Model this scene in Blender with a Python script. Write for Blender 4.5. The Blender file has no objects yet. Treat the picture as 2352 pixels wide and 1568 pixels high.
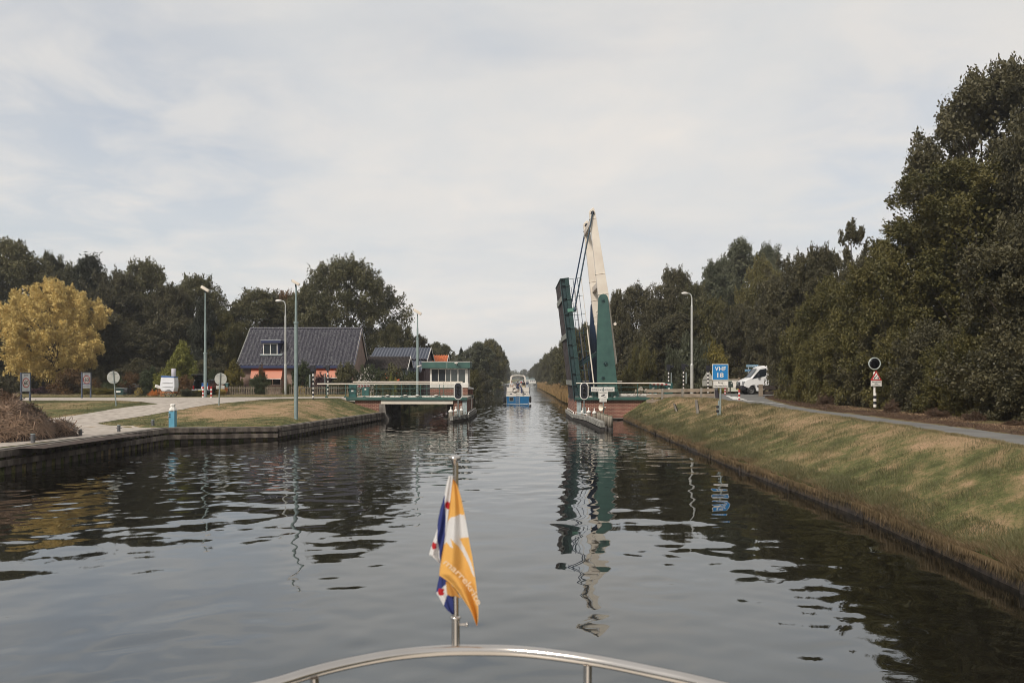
import bpy, bmesh, math, random
import numpy as np
from mathutils import Vector, Matrix

SC = bpy.context.scene
COL = SC.collection
R = math.radians
PI = math.pi

# ------------------------------------------------------------------ camera
cam_d = bpy.data.cameras.new('camera')
cam = bpy.data.objects.new('camera', cam_d)
COL.objects.link(cam)
cam.location = (0, 0, 3.5)
cam.rotation_euler = (R(90), 0, 0)
cam_d.sensor_width = 36
cam_d.lens = 36 * 1837.5 / 2352
cam_d.shift_y = 84.0 / 2352
cam_d.clip_start = 0.1
cam_d.clip_end = 9000
cam_d.dof.use_dof = True
cam_d.dof.focus_distance = 60
cam_d.dof.aperture_fstop = 4.8
SC.camera = cam

# ------------------------------------------------------------------ world
SUN_AZ = R(215)          # where the light comes from, clockwise from +Y: behind the camera, to the left
SUN_EL = R(42)
W = bpy.data.worlds.new('World')
SC.world = W
W.use_nodes = True
nt = W.node_tree
nt.nodes.clear()
N = nt.nodes.new
L = nt.links.new
out = N('ShaderNodeOutputWorld')
bg = N('ShaderNodeBackground')
bg.inputs['Strength'].default_value = 0.12
sky = N('ShaderNodeTexSky')
sky.sky_type = 'NISHITA'
sky.sun_disc = False
sky.sun_elevation = SUN_EL
sky.sun_rotation = SUN_AZ
sky.dust_density = 2.5
sky.ozone_density = 1.0
tc = N('ShaderNodeTexCoord')
sep = N('ShaderNodeSeparateXYZ')
L(tc.outputs['Generated'], sep.inputs[0])
mz = N('ShaderNodeMath'); mz.operation = 'ADD'; mz.inputs[1].default_value = 0.16
ab = N('ShaderNodeMath'); ab.operation = 'ABSOLUTE'
L(sep.outputs['Z'], ab.inputs[0]); L(ab.outputs[0], mz.inputs[0])
dx = N('ShaderNodeMath'); dx.operation = 'DIVIDE'
dy = N('ShaderNodeMath'); dy.operation = 'DIVIDE'
L(sep.outputs['X'], dx.inputs[0]); L(mz.outputs[0], dx.inputs[1])
L(sep.outputs['Y'], dy.inputs[0]); L(mz.outputs[0], dy.inputs[1])
cmb = N('ShaderNodeCombineXYZ')
L(dx.outputs[0], cmb.inputs[0]); L(dy.outputs[0], cmb.inputs[1])
def wnoise(scale, detail, sx, sy, off):
    mp = N('ShaderNodeMapping')
    mp.inputs['Scale'].default_value = (sx, sy, 1)
    mp.inputs['Location'].default_value = off
    n = N('ShaderNodeTexNoise')
    n.inputs['Scale'].default_value = scale
    n.inputs['Detail'].default_value = detail
    n.inputs['Roughness'].default_value = 0.55
    n.inputs['Distortion'].default_value = 0.4
    L(cmb.outputs[0], mp.inputs[0]); L(mp.outputs[0], n.inputs['Vector'])
    return n
def wramp(n, stops):
    r = N('ShaderNodeValToRGB')
    e = r.color_ramp.elements
    e[0].position, e[0].color = stops[0][0], stops[0][1]
    e[1].position, e[1].color = stops[-1][0], stops[-1][1]
    for p_, c_ in stops[1:-1]:
        q = e.new(p_); q.color = c_
    L(n.outputs['Fac'], r.inputs[0])
    return r
K = 0.955 / 0.12
def kc(r, g, b): return (r * K, g * K, b * K, 1)
# cloud deck: pale grey, slightly warm bright tufts, cooler thin places
n1 = wnoise(1.15, 7, 1.0, 0.8, (3.1, 7.7, 0))
r1 = wramp(n1, [(0.33, (0.64, 0.65, 0.662, 1)), (0.45, (0.68, 0.678, 0.67, 1)), (0.58, (0.712, 0.700, 0.682, 1)), (0.74, (0.775, 0.738, 0.695, 1))])
n2 = wnoise(3.0, 10, 1.0, 1.0, (9.3, 1.2, 0))
r2 = wramp(n2, [(0.35, (0.96, 0.975, 0.99, 1)), (0.66, (1.04, 1.02, 1.0, 1))])
mul = N('ShaderNodeMix'); mul.data_type = 'RGBA'; mul.blend_type = 'MULTIPLY'
mul.inputs[0].default_value = 1.0
L(r1.outputs[0], mul.inputs[6]); L(r2.outputs[0], mul.inputs[7])
sc_ = N('ShaderNodeVectorMath'); sc_.operation = 'SCALE'; sc_.inputs[3].default_value = K
L(mul.outputs[2], sc_.inputs[0])
# brighter towards the horizon, a little darker overhead
rz = N('ShaderNodeMapRange')
rz.inputs[1].default_value = 0.0; rz.inputs[2].default_value = 0.65
rz.inputs[3].default_value = 1.03; rz.inputs[4].default_value = 0.90
L(sep.outputs['Z'], rz.inputs[0])
sc2 = N('ShaderNodeVectorMath'); sc2.operation = 'SCALE'
L(sc_.outputs[0], sc2.inputs[0]); L(rz.outputs[0], sc2.inputs[3])
# thin places let the clear sky through
n3 = wnoise(0.9, 6, 0.9, 1.3, (5.4, 2.9, 0))
r3 = wramp(n3, [(0.30, (0.80, 0.80, 0.80, 1)), (0.44, (0.98, 0.98, 0.98, 1))])
mx = N('ShaderNodeMix'); mx.data_type = 'RGBA'
def gap(az, el, w, amt):
    v = Vector((math.sin(R(az)) * math.cos(R(el)), math.cos(R(az)) * math.cos(R(el)), math.sin(R(el))))
    dp = N('ShaderNodeVectorMath'); dp.operation = 'DOT_PRODUCT'; dp.inputs[1].default_value = v
    L(tc.outputs['Generated'], dp.inputs[0])
    mr = N('ShaderNodeMapRange'); mr.interpolation_type = 'SMOOTHSTEP'
    mr.inputs[1].default_value = math.cos(R(w)); mr.inputs[2].default_value = 1.0; mr.inputs[3].default_value = 0; mr.inputs[4].default_value = amt
    L(dp.outputs['Value'], mr.inputs[0]); return mr.outputs[0]
g1 = gap(-27, 13.5, 16, 0.30); g2 = gap(26, 14, 9, 0.22)
ga = N('ShaderNodeMath'); ga.operation = 'ADD'; L(g1, ga.inputs[0]); L(g2, ga.inputs[1])
gn = N('ShaderNodeMapRange'); gn.inputs[1].default_value = 0.62; gn.inputs[2].default_value = 0.42; gn.inputs[3].default_value = 0.25; gn.inputs[4].default_value = 1.0
L(n2.outputs['Fac'], gn.inputs[0])
gm = N('ShaderNodeMath'); gm.operation = 'MULTIPLY'; L(ga.outputs[0], gm.inputs[0]); L(gn.outputs[0], gm.inputs[1])
gs = N('ShaderNodeMath'); gs.operation = 'SUBTRACT'; gs.use_clamp = True
L(r3.outputs[0], gs.inputs[0]); L(gm.outputs[0], gs.inputs[1])
L(gs.outputs[0], mx.inputs[0])
skg = N('ShaderNodeVectorMath'); skg.operation = 'SCALE'; skg.inputs[3].default_value = 1.0
L(sky.outputs[0], skg.inputs[0])
L(skg.outputs[0], mx.inputs[6]); L(sc2.outputs[0], mx.inputs[7])
L(mx.outputs[2], bg.inputs['Color'])
L(bg.outputs[0], out.inputs['Surface'])

sun_d = bpy.data.lights.new('sun', 'SUN')
sun_d.energy = 3.0
sun_d.angle = R(12)
sun_d.color = (1.0, 0.94, 0.86)
sun = bpy.data.objects.new('sun', sun_d)
COL.objects.link(sun)
sd = Vector((math.sin(SUN_AZ) * math.cos(SUN_EL), math.cos(SUN_AZ) * math.cos(SUN_EL), math.sin(SUN_EL)))
sun.rotation_euler = sd.to_track_quat('Z', 'Y').to_euler()
sun.location = (0, 0, 60)

vs = SC.view_settings
vs.view_transform = 'Standard'
vs.look = 'None'
vs.exposure = 0.22
vs.gamma = 1.0
vs.use_curve_mapping = False
SC.cycles.max_bounces = 8
SC.cycles.diffuse_bounces = 3
SC.cycles.glossy_bounces = 4
SC.cycles.transmission_bounces = 4
SC.cycles.volume_bounces = 0
SC.cycles.use_denoising = True
SC.cycles.pixel_filter_type = 'BLACKMAN_HARRIS'
SC.cycles.filter_width = 0.95
SC.cycles.caustics_reflective = False
SC.cycles.caustics_refractive = False

# ------------------------------------------------------------------ helpers
F, CU, CV, CZ = 1837.5, 1176.0, 868.0, 3.5

def P(u, v, Y):
    return Vector(((u - CU) * Y / F, Y, CZ - (v - CV) * Y / F))

def smooth(t):
    t = np.clip(t, 0, 1)
    return t * t * (3 - 2 * t)

_XL = np.array([(-60, -18.7), (42.3, -18.4), (45.6, -13.4), (66.5, -10.9), (75, -11.6), (107, -9.2), (257, -9.8), (400, -7), (560, -1.2), (900, 8), (2600, 60)], float)
_XR = np.array([(-60, 8.2), (13, 8.4), (20, 8.85), (30, 8.65), (67, 9.35), (75, 9.0), (108, 7.8), (277, 9.4), (400, 13), (560, 17.5), (900, 28), (2600, 85)], float)
_ZL = np.array([(-60, .95), (30, .93), (42.3, .84), (45.6, .70), (66.5, .62), (70, .5), (300, .4)], float)
def XL(y): return np.interp(y, _XL[:, 0], _XL[:, 1])
def XR(y): return np.interp(y, _XR[:, 0], _XR[:, 1])
def ZL(y): return np.interp(y, _ZL[:, 0], _ZL[:, 1])

def ground(x, y):
    x = np.asarray(x, float); y = np.asarray(y, float)
    d = XL(y) - x
    zq = ZL(y)
    zy = np.where(y < 44, zq, 0.86 + 0.94 * smooth((y - 44) / 17.0))
    zd = zq + 0.34 * np.maximum(d, 0) * np.where(y < 44, 0, 1)
    zl = np.where(y < 44, zq, np.minimum(zy, zd))
    dr = x - XR(y)
    w = np.interp(y, [13, 20, 28, 40, 52, 60, 67, 75, 110], [3.2, 3.4, 4.5, 5.0, 4.9, 3.6, 2.5, 4, 6])
    top = np.interp(y, [0, 40, 62, 76, 110, 300], [1.85, 1.88, 2.0, 2.0, 1.2, 1.1])
    tt_ = np.clip((dr + 0.1) / w, 0, 1)
    zr = 0.36 + (top - 0.36) * (.85 * tt_ + .15 * smooth(tt_))
    zr = zr + 0.05 * (vnoise(x, y, 2.3, 17) - .5) * smooth((dr - .3) / 1.0) * (y < 64)
    return np.where(x < (XL(y) + XR(y)) / 2, zl, zr)

def G(u, v, z0=1.5):
    z = z0
    for _ in range(60):
        Y = F * (CZ - z) / (v - CV)
        z = 0.6 * z + 0.4 * float(ground((u - CU) * Y / F, Y))
    Y = F * (CZ - z) / (v - CV)
    X = (u - CU) * Y / F
    return Vector((X, Y, float(ground(X, Y))))

_TAB = np.random.default_rng(12345).uniform(0, 1, (256, 256))
def vnoise(x, y, s, seed=0):
    x = np.asarray(x) / s; y = np.asarray(y) / s
    xi = np.floor(x).astype(int); yi = np.floor(y).astype(int)
    fx = x - xi; fy = y - yi
    fx = fx * fx * (3 - 2 * fx); fy = fy * fy * (3 - 2 * fy)
    def h(a, b): return _TAB[(a + 37 * seed) & 255, (b + 91 * seed) & 255]
    return (h(xi, yi) * (1 - fx) + h(xi + 1, yi) * fx) * (1 - fy) + (h(xi, yi + 1) * (1 - fx) + h(xi + 1, yi + 1) * fx) * fy

def dryness(x, y):
    x = np.asarray(x, float); y = np.asarray(y, float)
    n = 0.24 * vnoise(x, y, 3.1, 1) + 0.30 * vnoise(x, y, 1.1, 2) + 0.46 * vnoise(x, y, 0.36, 3)
    left = x < -5
    patch = np.exp(-(((x + 17.8) / 4.0) ** 2 + ((y - 51.5) / 3.0) ** 2))
    patch2 = np.exp(-(((x + 14.5) / 3.4) ** 2 + ((y - 58.5) / 3.6) ** 2)) * 0.35
    rl = n + 0.62 * patch + patch2 - 0.10
    dr = x - XR(y)
    rr = n + 0.20 * smooth((dr - 2.2) / 1.5) - 0.10 * (1 - smooth(dr / 2.5)) + 0.02
    return np.clip(np.where(left, rl, rr), 0, 1)

# ---- materials
MATS = {}
def mat(name, c, rough=0.6, metal=0.0, c2=None, vs_=2.5, bump=0.0, bs=30, stretch=(1, 1, 1), spec=0.5, sharp=(0.35, 0.65), detail=5):
    if name in MATS: return MATS[name]
    m = bpy.data.materials.new(name)
    m.use_nodes = True
    t = m.node_tree
    b = t.nodes['Principled BSDF']
    b.inputs['Roughness'].default_value = rough
    b.inputs['Metallic'].default_value = metal
    b.inputs['Specular IOR Level'].default_value = spec
    if c2 is None: c2 = tuple(v * 0.80 for v in c)
    co = t.nodes.new('ShaderNodeTexCoord')
    mp = t.nodes.new('ShaderNodeMapping')
    mp.inputs['Scale'].default_value = stretch
    nz = t.nodes.new('ShaderNodeTexNoise')
    nz.inputs['Scale'].default_value = vs_
    nz.inputs['Detail'].default_value = detail
    rp = t.nodes.new('ShaderNodeValToRGB')
    rp.color_ramp.elements[0].position = sharp[0]
    rp.color_ramp.elements[1].position = sharp[1]
    rp.color_ramp.elements[0].color = (*c2, 1)
    rp.color_ramp.elements[1].color = (*c, 1)
    t.links.new(co.outputs['Object'], mp.inputs[0])
    t.links.new(mp.outputs[0], nz.inputs['Vector'])
    t.links.new(nz.outputs['Fac'], rp.inputs[0])
    t.links.new(rp.outputs[0], b.inputs['Base Color'])
    if bump:
        n2 = t.nodes.new('ShaderNodeTexNoise')
        n2.inputs['Scale'].default_value = bs
        n2.inputs['Detail'].default_value = 4
        bp = t.nodes.new('ShaderNodeBump')
        bp.inputs['Strength'].default_value = bump
        bp.inputs['Distance'].default_value = 0.02
        t.links.new(mp.outputs[0], n2.inputs['Vector'])
        t.links.new(n2.outputs['Fac'], bp.inputs['Height'])
        t.links.new(bp.outputs[0], b.inputs['Normal'])
    MATS[name] = m
    return m

def brick_mat(name, c1, c2, mortar, w=0.21, h=0.0625, msize=0.011):
    m = bpy.data.materials.new(name)
    m.use_nodes = True
    t = m.node_tree
    b = t.nodes['Principled BSDF']
    b.inputs['Roughness'].default_value = 0.85
    co = t.nodes.new('ShaderNodeTexCoord')
    sp = t.nodes.new('ShaderNodeSeparateXYZ')
    ad = t.nodes.new('ShaderNodeMath'); ad.operation = 'ADD'
    cb = t.nodes.new('ShaderNodeCombineXYZ')
    br = t.nodes.new('ShaderNodeTexBrick')
    br.inputs['Color1'].default_value = (*c1, 1)
    br.inputs['Color2'].default_value = (*c2, 1)
    br.inputs['Mortar'].default_value = (*mortar, 1)
    br.inputs['Scale'].default_value = 1.0
    br.inputs['Mortar Size'].default_value = msize
    br.inputs['Brick Width'].default_value = w
    br.inputs['Row Height'].default_value = h
    br.inputs['Mortar Smooth'].default_value = 0.2
    t.links.new(co.outputs['Object'], sp.inputs[0])
    t.links.new(sp.outputs[0], ad.inputs[0]); t.links.new(sp.outputs[1], ad.inputs[1])
    t.links.new(ad.outputs[0], cb.inputs[0]); t.links.new(sp.outputs[2], cb.inputs[1])
    t.links.new(cb.outputs[0], br.inputs['Vector'])
    nz = t.nodes.new('ShaderNodeTexNoise'); nz.inputs['Scale'].default_value = 1.1; nz.inputs['Detail'].default_value = 7
    rp = t.nodes.new('ShaderNodeValToRGB')
    rp.color_ramp.elements[0].position = 0.3; rp.color_ramp.elements[0].color = (0.72, 0.70, 0.68, 1)
    rp.color_ramp.elements[1].position = 0.7; rp.color_ramp.elements[1].color = (1.12, 1.1, 1.08, 1)
    t.links.new(co.outputs['Object'], nz.inputs['Vector']); t.links.new(nz.outputs['Fac'], rp.inputs[0])
    mu = t.nodes.new('ShaderNodeMix'); mu.data_type = 'RGBA'; mu.blend_type = 'MULTIPLY'; mu.inputs[0].default_value = 1
    t.links.new(br.outputs['Color'], mu.inputs[6]); t.links.new(rp.outputs[0], mu.inputs[7])
    t.links.new(mu.outputs[2], b.inputs['Base Color'])
    bp = t.nodes.new('ShaderNodeBump'); bp.inputs['Strength'].default_value = 0.4; bp.inputs['Distance'].default_value = 0.01; bp.invert = True
    t.links.new(br.outputs['Fac'], bp.inputs['Height']); t.links.new(bp.outputs[0], b.inputs['Normal'])
    MATS[name] = m
    return m

def leaf_mat(name, c, c2, tr=0.25):
    if name in MATS: return MATS[name]
    m = bpy.data.materials.new(name)
    m.use_nodes = True
    t = m.node_tree
    b = t.nodes['Principled BSDF']
    b.inputs['Roughness'].default_value = 0.55
    b.inputs['Specular IOR Level'].default_value = 0.35
    co = t.nodes.new('ShaderNodeTexCoord')
    nz = t.nodes.new('ShaderNodeTexNoise'); nz.inputs['Scale'].default_value = 0.55; nz.inputs['Detail'].default_value = 3
    ge = t.nodes.new('ShaderNodeNewGeometry')
    oi = t.nodes.new('ShaderNodeObjectInfo')
    a = t.nodes.new('ShaderNodeMath'); a.operation = 'MULTIPLY_ADD'; a.inputs[1].default_value = 0.55
    a2 = t.nodes.new('ShaderNodeMath'); a2.operation = 'MULTIPLY_ADD'; a2.inputs[1].default_value = 1.6; a2.inputs[2].default_value = -0.62
    t.links.new(co.outputs['Object'], nz.inputs['Vector'])
    t.links.new(nz.outputs['Fac'], a2.inputs[0])
    t.links.new(ge.outputs['Random Per Island'], a.inputs[0])
    t.links.new(a2.outputs[0], a.inputs[2])
    a3 = t.nodes.new('ShaderNodeMath'); a3.operation = 'MULTIPLY_ADD'; a3.inputs[1].default_value = 0.25; 
    t.links.new(oi.outputs['Random'], a3.inputs[0]); t.links.new(a.outputs[0], a3.inputs[2])
    mx_ = t.nodes.new('ShaderNodeMix'); mx_.data_type = 'RGBA'
    mx_.inputs[6].default_value = (*c, 1); mx_.inputs[7].default_value = (*c2, 1)
    t.links.new(a3.outputs[0], mx_.inputs[0])
    t.links.new(mx_.outputs[2], b.inputs['Base Color'])
    if tr > 0:
        tl = t.nodes.new('ShaderNodeBsdfTranslucent')
        t.links.new(mx_.outputs[2], tl.inputs['Color'])
        ms = t.nodes.new('ShaderNodeMixShader'); ms.inputs[0].default_value = tr
        o = t.nodes['Material Output']
        t.links.new(b.outputs[0], ms.inputs[1]); t.links.new(tl.outputs[0], ms.inputs[2])
        t.links.new(ms.outputs[0], o.inputs['Surface'])
    MATS[name] = m
    return m

def glass_mat(name, c=(0.02, 0.025, 0.03), rough=0.05):
    m = mat(name, c, rough=0.18, c2=tuple(v * 0.8 for v in c), spec=0.22)
    return m

# ---- mesh collector
def wloc(p):
    v = Vector((0, 0, 0))
    while p is not None:
        v = v + p.location
        p = p.parent
    return v

def setp(o, label=None, cat=None, group=None, kind=None):
    if label: o['label'] = label
    if cat: o['category'] = cat
    if group: o['group'] = group
    if kind: o['kind'] = kind
    return o

def thing(name, label, cat, loc=(0, 0, 0), group=None):
    o = bpy.data.objects.new(name, None)
    COL.objects.link(o)
    o.location = loc
    o.empty_display_size = 0.2
    return setp(o, label, cat, group)

class MB:
    def __init__(s):
        s.v = []; s.f = []; s.m = []; s.sm = []; s.st = []
    def add(s, vs_, fs, mi=0, smooth_=False):
        o = len(s.v); s.st.append((o, len(s.f)))
        s.v += [tuple(map(float, q)) for q in vs_]
        for f in fs:
            s.f.append([i + o for i in f]); s.m.append(mi); s.sm.append(smooth_)
        return s
    def box(s, c, sz, rot=None, mi=0):
        hx, hy, hz = sz[0] / 2, sz[1] / 2, sz[2] / 2
        q = [Vector((x, y, z)) for z in (-hz, hz) for y in (-hy, hy) for x in (-hx, hx)]
        if rot is not None:
            if not isinstance(rot, Matrix): rot = Matrix.Rotation(rot, 3, 'Z')
            q = [rot @ a for a in q]
        c = Vector(c)
        return s.add([a + c for a in q], [(0, 2, 3, 1), (4, 5, 7, 6), (0, 1, 5, 4), (2, 6, 7, 3), (0, 4, 6, 2), (1, 3, 7, 5)], mi)
    def bx(s, x0, x1, y0, y1, z0, z1, mi=0):
        return s.box(((x0 + x1) / 2, (y0 + y1) / 2, (z0 + z1) / 2), (abs(x1 - x0), abs(y1 - y0), abs(z1 - z0)), None, mi)
    def bar(s, p0, p1, w, h, mi=0, up=(0, 0, 1)):
        p0 = Vector(p0); p1 = Vector(p1)
        d = (p1 - p0); ln = d.length
        if ln < 1e-6: return s
        d.normalize()
        upv = Vector(up)
        if abs(d.dot(upv)) > 0.98: upv = Vector((0, 1, 0))
        sx = d.cross(upv).normalized(); uz = sx.cross(d).normalized()
        q = []
        for a in (p0, p1):
            for i, j in ((-1, -1), (1, -1), (1, 1), (-1, 1)):
                q.append(a + sx * (w / 2 * i) + uz * (h / 2 * j))
        return s.add(q, [(0, 3, 2, 1), (4, 5, 6, 7), (0, 1, 5, 4), (1, 2, 6, 5), (2, 3, 7, 6), (3, 0, 4, 7)], mi)
    def tube(s, pts, r, n=8, mi=0, caps=True, closed=False):
        pts = [Vector(p) for p in pts]
        if not hasattr(r, '__len__'): r = [r] * len(pts)
        k = len(pts)
        rings = []; prev = None
        for i, p in enumerate(pts):
            if closed: t = pts[(i + 1) % k] - pts[i - 1]
            else: t = pts[min(i + 1, k - 1)] - pts[max(i - 1, 0)]
            if t.length < 1e-9: t = Vector((0, 0, 1))
            t.normalize()
            if prev is None:
                a = Vector((1, 0, 0)) if abs(t.x) < 0.9 else Vector((0, 1, 0))
                x = t.cross(a).normalized()
            else:
                x = (prev - t * prev.dot(t))
                x = x.normalized() if x.length > 1e-6 else t.orthogonal().normalized()
            prev = x
            y = t.cross(x)
            rings.append([p + (x * math.cos(2 * PI * j / n) + y * math.sin(2 * PI * j / n)) * r[i] for j in range(n)])
        vs_ = [q for rg in rings for q in rg]
        fs = []
        for i in range(k if closed else k - 1):
            a = i * n; b = ((i + 1) % k) * n
            for j in range(n):
                fs.append((a + j, a + (j + 1) % n, b + (j + 1) % n, b + j))
        s.add(vs_, fs, mi, True)
        if caps and not closed:
            s.add(rings[0], [tuple(range(n))[::-1]], mi); s.add(rings[-1], [tuple(range(n))], mi)
        return s
    def banded(s, p0, p1, r0, r1, n, first=0, sides=12):
        """one continuous tube whose bands alternate between material 0 and 1"""
        p0 = Vector(p0); p1 = Vector(p1); f0 = len(s.f)
        s.tube([p0.lerp(p1, k / n) for k in range(n + 1)], [r0 + (r1 - r0) * k / n for k in range(n + 1)], sides)
        for k in range(n):
            for j in range(sides): s.m[f0 + k * sides + j] = (k + first) % 2
        s.m[f0 + n * sides] = first % 2; s.m[f0 + n * sides + 1] = (n - 1 + first) % 2
        return s
    def cyl(s, p0, p1, r0, r1=None, n=12, mi=0):
        return s.tube([p0, p1], [r0, r0 if r1 is None else r1], n, mi)
    def lathe(s, c, prof, n=16, mi=0, axis='Z', smooth_=True):
        c = Vector(c)
        vs_ = []
        for r_, z_ in prof:
            for j in range(n):
                a = 2 * PI * j / n
                if axis == 'Z': q = Vector((r_ * math.cos(a), r_ * math.sin(a), z_))
                elif axis == 'Y': q = Vector((r_ * math.cos(a), z_, r_ * math.sin(a)))
                else: q = Vector((z_, r_ * math.cos(a), r_ * math.sin(a)))
                vs_.append(c + q)
        fs = []
        for i in range(len(prof) - 1):
            for j in range(n):
                fs.append((i * n + j, i * n + (j + 1) % n, (i + 1) * n + (j + 1) % n, (i + 1) * n + j))
        fs.append(tuple(range(n))[::-1]); fs.append(tuple(range((len(prof) - 1) * n, len(prof) * n)))
        return s.add(vs_, fs, mi, smooth_)
    def prism(s, pts, y0, y1, plane='xz', mi=0, off=(0, 0, 0)):
        o = Vector(off); n = len(pts)
        def q(a, b, d):
            return (Vector((a, d, b)) if plane == 'xz' else Vector((a, b, d)) if plane == 'xy' else Vector((d, a, b))) + o
        vs_ = [q(a, b, y0) for a, b in pts] + [q(a, b, y1) for a, b in pts]
        fs = [tuple(range(n)), tuple(range(n, 2 * n))[::-1]]
        for i in range(n):
            j = (i + 1) % n
            fs.append((i, i + n, j + n, j))
        return s.add(vs_, fs, mi)
    def sphere(s, c, r, n=12, mi=0):
        rr = r if hasattr(r, '__len__') else (r, r, r)
        pr = []
        m_ = n // 2
        vs_ = []
        for i in range(m_ + 1):
            a = PI * i / m_
            for j in range(n):
                b = 2 * PI * j / n
                vs_.append((c[0] + rr[0] * math.sin(a) * math.cos(b), c[1] + rr[1] * math.sin(a) * math.sin(b), c[2] + rr[2] * math.cos(a)))
        fs = []
        for i in range(m_):
            for j in range(n):
                fs.append((i * n + j, (i + 1) * n + j, (i + 1) * n + (j + 1) % n, i * n + (j + 1) % n))
        return s.add(vs_, fs, mi, True)
    def each(s, name, mats, parent=None, **kw):
        """one object for every shape added"""
        st = s.st + [(len(s.v), len(s.f))]
        res = []
        for (v0, f0), (v1, f1) in zip(st, st[1:]):
            q = MB()
            q.add(s.v[v0:v1], [[i - v0 for i in f] for f in s.f[f0:f1]])
            q.m = s.m[f0:f1]; q.sm = s.sm[f0:f1]
            ml = mats
            if isinstance(mats, (list, tuple)):
                ml = mats[q.m[0]]; q.m = [0] * len(q.m)
            res.append(q.build(name, ml, parent, **kw))
        return res
    def build(s, name, mats, parent=None, bevel=0.0, fix=True, label=None):
        me = bpy.data.meshes.new(name)
        off = wloc(parent)
        me.from_pydata([tuple(Vector(v) - off) for v in s.v], [], s.f)
        if not isinstance(mats, (list, tuple)): mats = [mats]
        for m_ in mats: me.materials.append(m_)
        me.polygons.foreach_set('material_index', s.m)
        me.polygons.foreach_set('use_smooth', s.sm)
        if fix:
            b = bmesh.new(); b.from_mesh(me)
            bmesh.ops.recalc_face_normals(b, faces=b.faces)
            b.to_mesh(me); b.free()
        me.update()
        o = bpy.data.objects.new(name, me)
        COL.objects.link(o)
        if parent is not None: o.parent = parent
        if bevel:
            md = o.modifiers.new('bevel', 'BEVEL'); md.width = bevel; md.segments = 2; md.limit_method = 'ANGLE'
        if label: o['label'] = label
        return o

def mesh_np(name, verts, faces, mats, parent=None, mi=None, smooth_=False, link=True):
    me = bpy.data.meshes.new(name)
    k = faces.shape[1]; nf = len(faces)
    me.vertices.add(len(verts)); me.vertices.foreach_set('co', np.ascontiguousarray(verts, np.float32).ravel())
    me.loops.add(nf * k); me.loops.foreach_set('vertex_index', np.ascontiguousarray(faces, np.int32).ravel())
    me.polygons.add(nf)
    me.polygons.foreach_set('loop_start', np.arange(0, nf * k, k, dtype=np.int32))
    try: me.polygons.foreach_set('loop_total', np.full(nf, k, np.int32))
    except Exception: pass
    if not isinstance(mats, (list, tuple)): mats = [mats]
    for m_ in mats: me.materials.append(m_)
    if mi is not None: me.polygons.foreach_set('material_index', np.ascontiguousarray(mi, np.int32))
    if smooth_: me.polygons.foreach_set('use_smooth', np.ones(nf, bool))
    me.update(calc_edges=True)
    if not link: return me
    o = bpy.data.objects.new(name, me); COL.objects.link(o)
    if parent is not None: o.parent = parent
    return o

def text_poly(s, bold=0.0, spacing=1.0):
    cu = bpy.data.curves.new('t', 'FONT'); cu.body = s; cu.size = 1; cu.align_x = 'LEFT'; cu.offset = bold; cu.space_character = spacing
    cu.resolution_u = 3
    o = bpy.data.objects.new('t', cu); COL.objects.link(o)
    bpy.context.view_layer.update()
    me = bpy.data.meshes.new_from_object(o)
    v = np.array([q.co[:] for q in me.vertices]); f = [list(p.vertices) for p in me.polygons]
    bpy.data.objects.remove(o); bpy.data.curves.remove(cu); bpy.data.meshes.remove(me)
    v[:, 0] -= v[:, 0].min(); 
    return v, f

def text(s, cx, cz, w, h, y, m, parent, bold=0.0, name='lettering', spacing=1.0, maxw=True, map_=None):
    """flat lettering facing -Y, its centre at (cx, cz), fitted into w x h"""
    v, f = text_poly(s, bold, spacing)
    ww = v[:, 0].max(); hh = v[:, 1].max() - v[:, 1].min()
    k = min(w / ww, h / hh) if maxw else h / hh
    kx = w / ww
    y0 = (v[:, 1].max() + v[:, 1].min()) / 2
    mb = MB()
    pts = [(cx + (a[0] - ww / 2) * kx, y, cz + (a[1] - y0) * (h / hh)) for a in v]
    if map_: pts = [map_(q) for q in pts]
    mb.add(pts, f)
    return mb.build(name, m, parent, fix=False)

# ------------------------------------------------------------------ materials
WHITE = mat('white_paint', (0.74, 0.71, 0.66), 0.45, c2=(0.60, 0.57, 0.52), vs_=3)
CREAM = mat('cream_paint', (0.74, 0.67, 0.57), 0.42, c2=(0.64, 0.56, 0.47), vs_=0.8, detail=6)
GREEN = mat('bridge_green_paint', (0.042, 0.104, 0.086), 0.5, c2=(0.028, 0.074, 0.064), vs_=1.6, detail=8)
DGREEN = mat('dark_green_paint', (0.016, 0.055, 0.052), 0.45, c2=(0.010, 0.036, 0.038), vs_=2)
RODBLUE = mat('dark_blue_paint', (0.010, 0.030, 0.075), 0.4)
BLACKP = mat('black_paint', (0.010, 0.010, 0.016), 0.5)
REDP = mat('red_paint', (0.42, 0.02, 0.02), 0.45)
STEEL = mat('galvanised_steel', (0.30, 0.34, 0.33), 0.5, 0.35, c2=(0.22, 0.26, 0.25), vs_=6)
GREYPOST = mat('grey_green_post_paint', (0.24, 0.30, 0.29), 0.5, 0.2, c2=(0.20, 0.25, 0.245), vs_=4)
ALU = mat('pale_lamp_post', (0.46, 0.46, 0.43), 0.45, 0.3, c2=(0.40, 0.40, 0.37), vs_=3)
CHROME = mat('polished_steel', (0.66, 0.62, 0.58), 0.16, 1.0, c2=(0.55, 0.51, 0.47), vs_=3)
CONC = mat('weathered_concrete', (0.22, 0.20, 0.175), 0.9, c2=(0.10, 0.085, 0.072), vs_=2.2, bump=0.4, bs=25, detail=8)
WOODG = mat('weathered_grey_wood', (0.30, 0.275, 0.235), 0.85, c2=(0.15, 0.13, 0.11), vs_=3, bump=0.6, bs=14, stretch=(1, 1, 0.12), detail=7)
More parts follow.
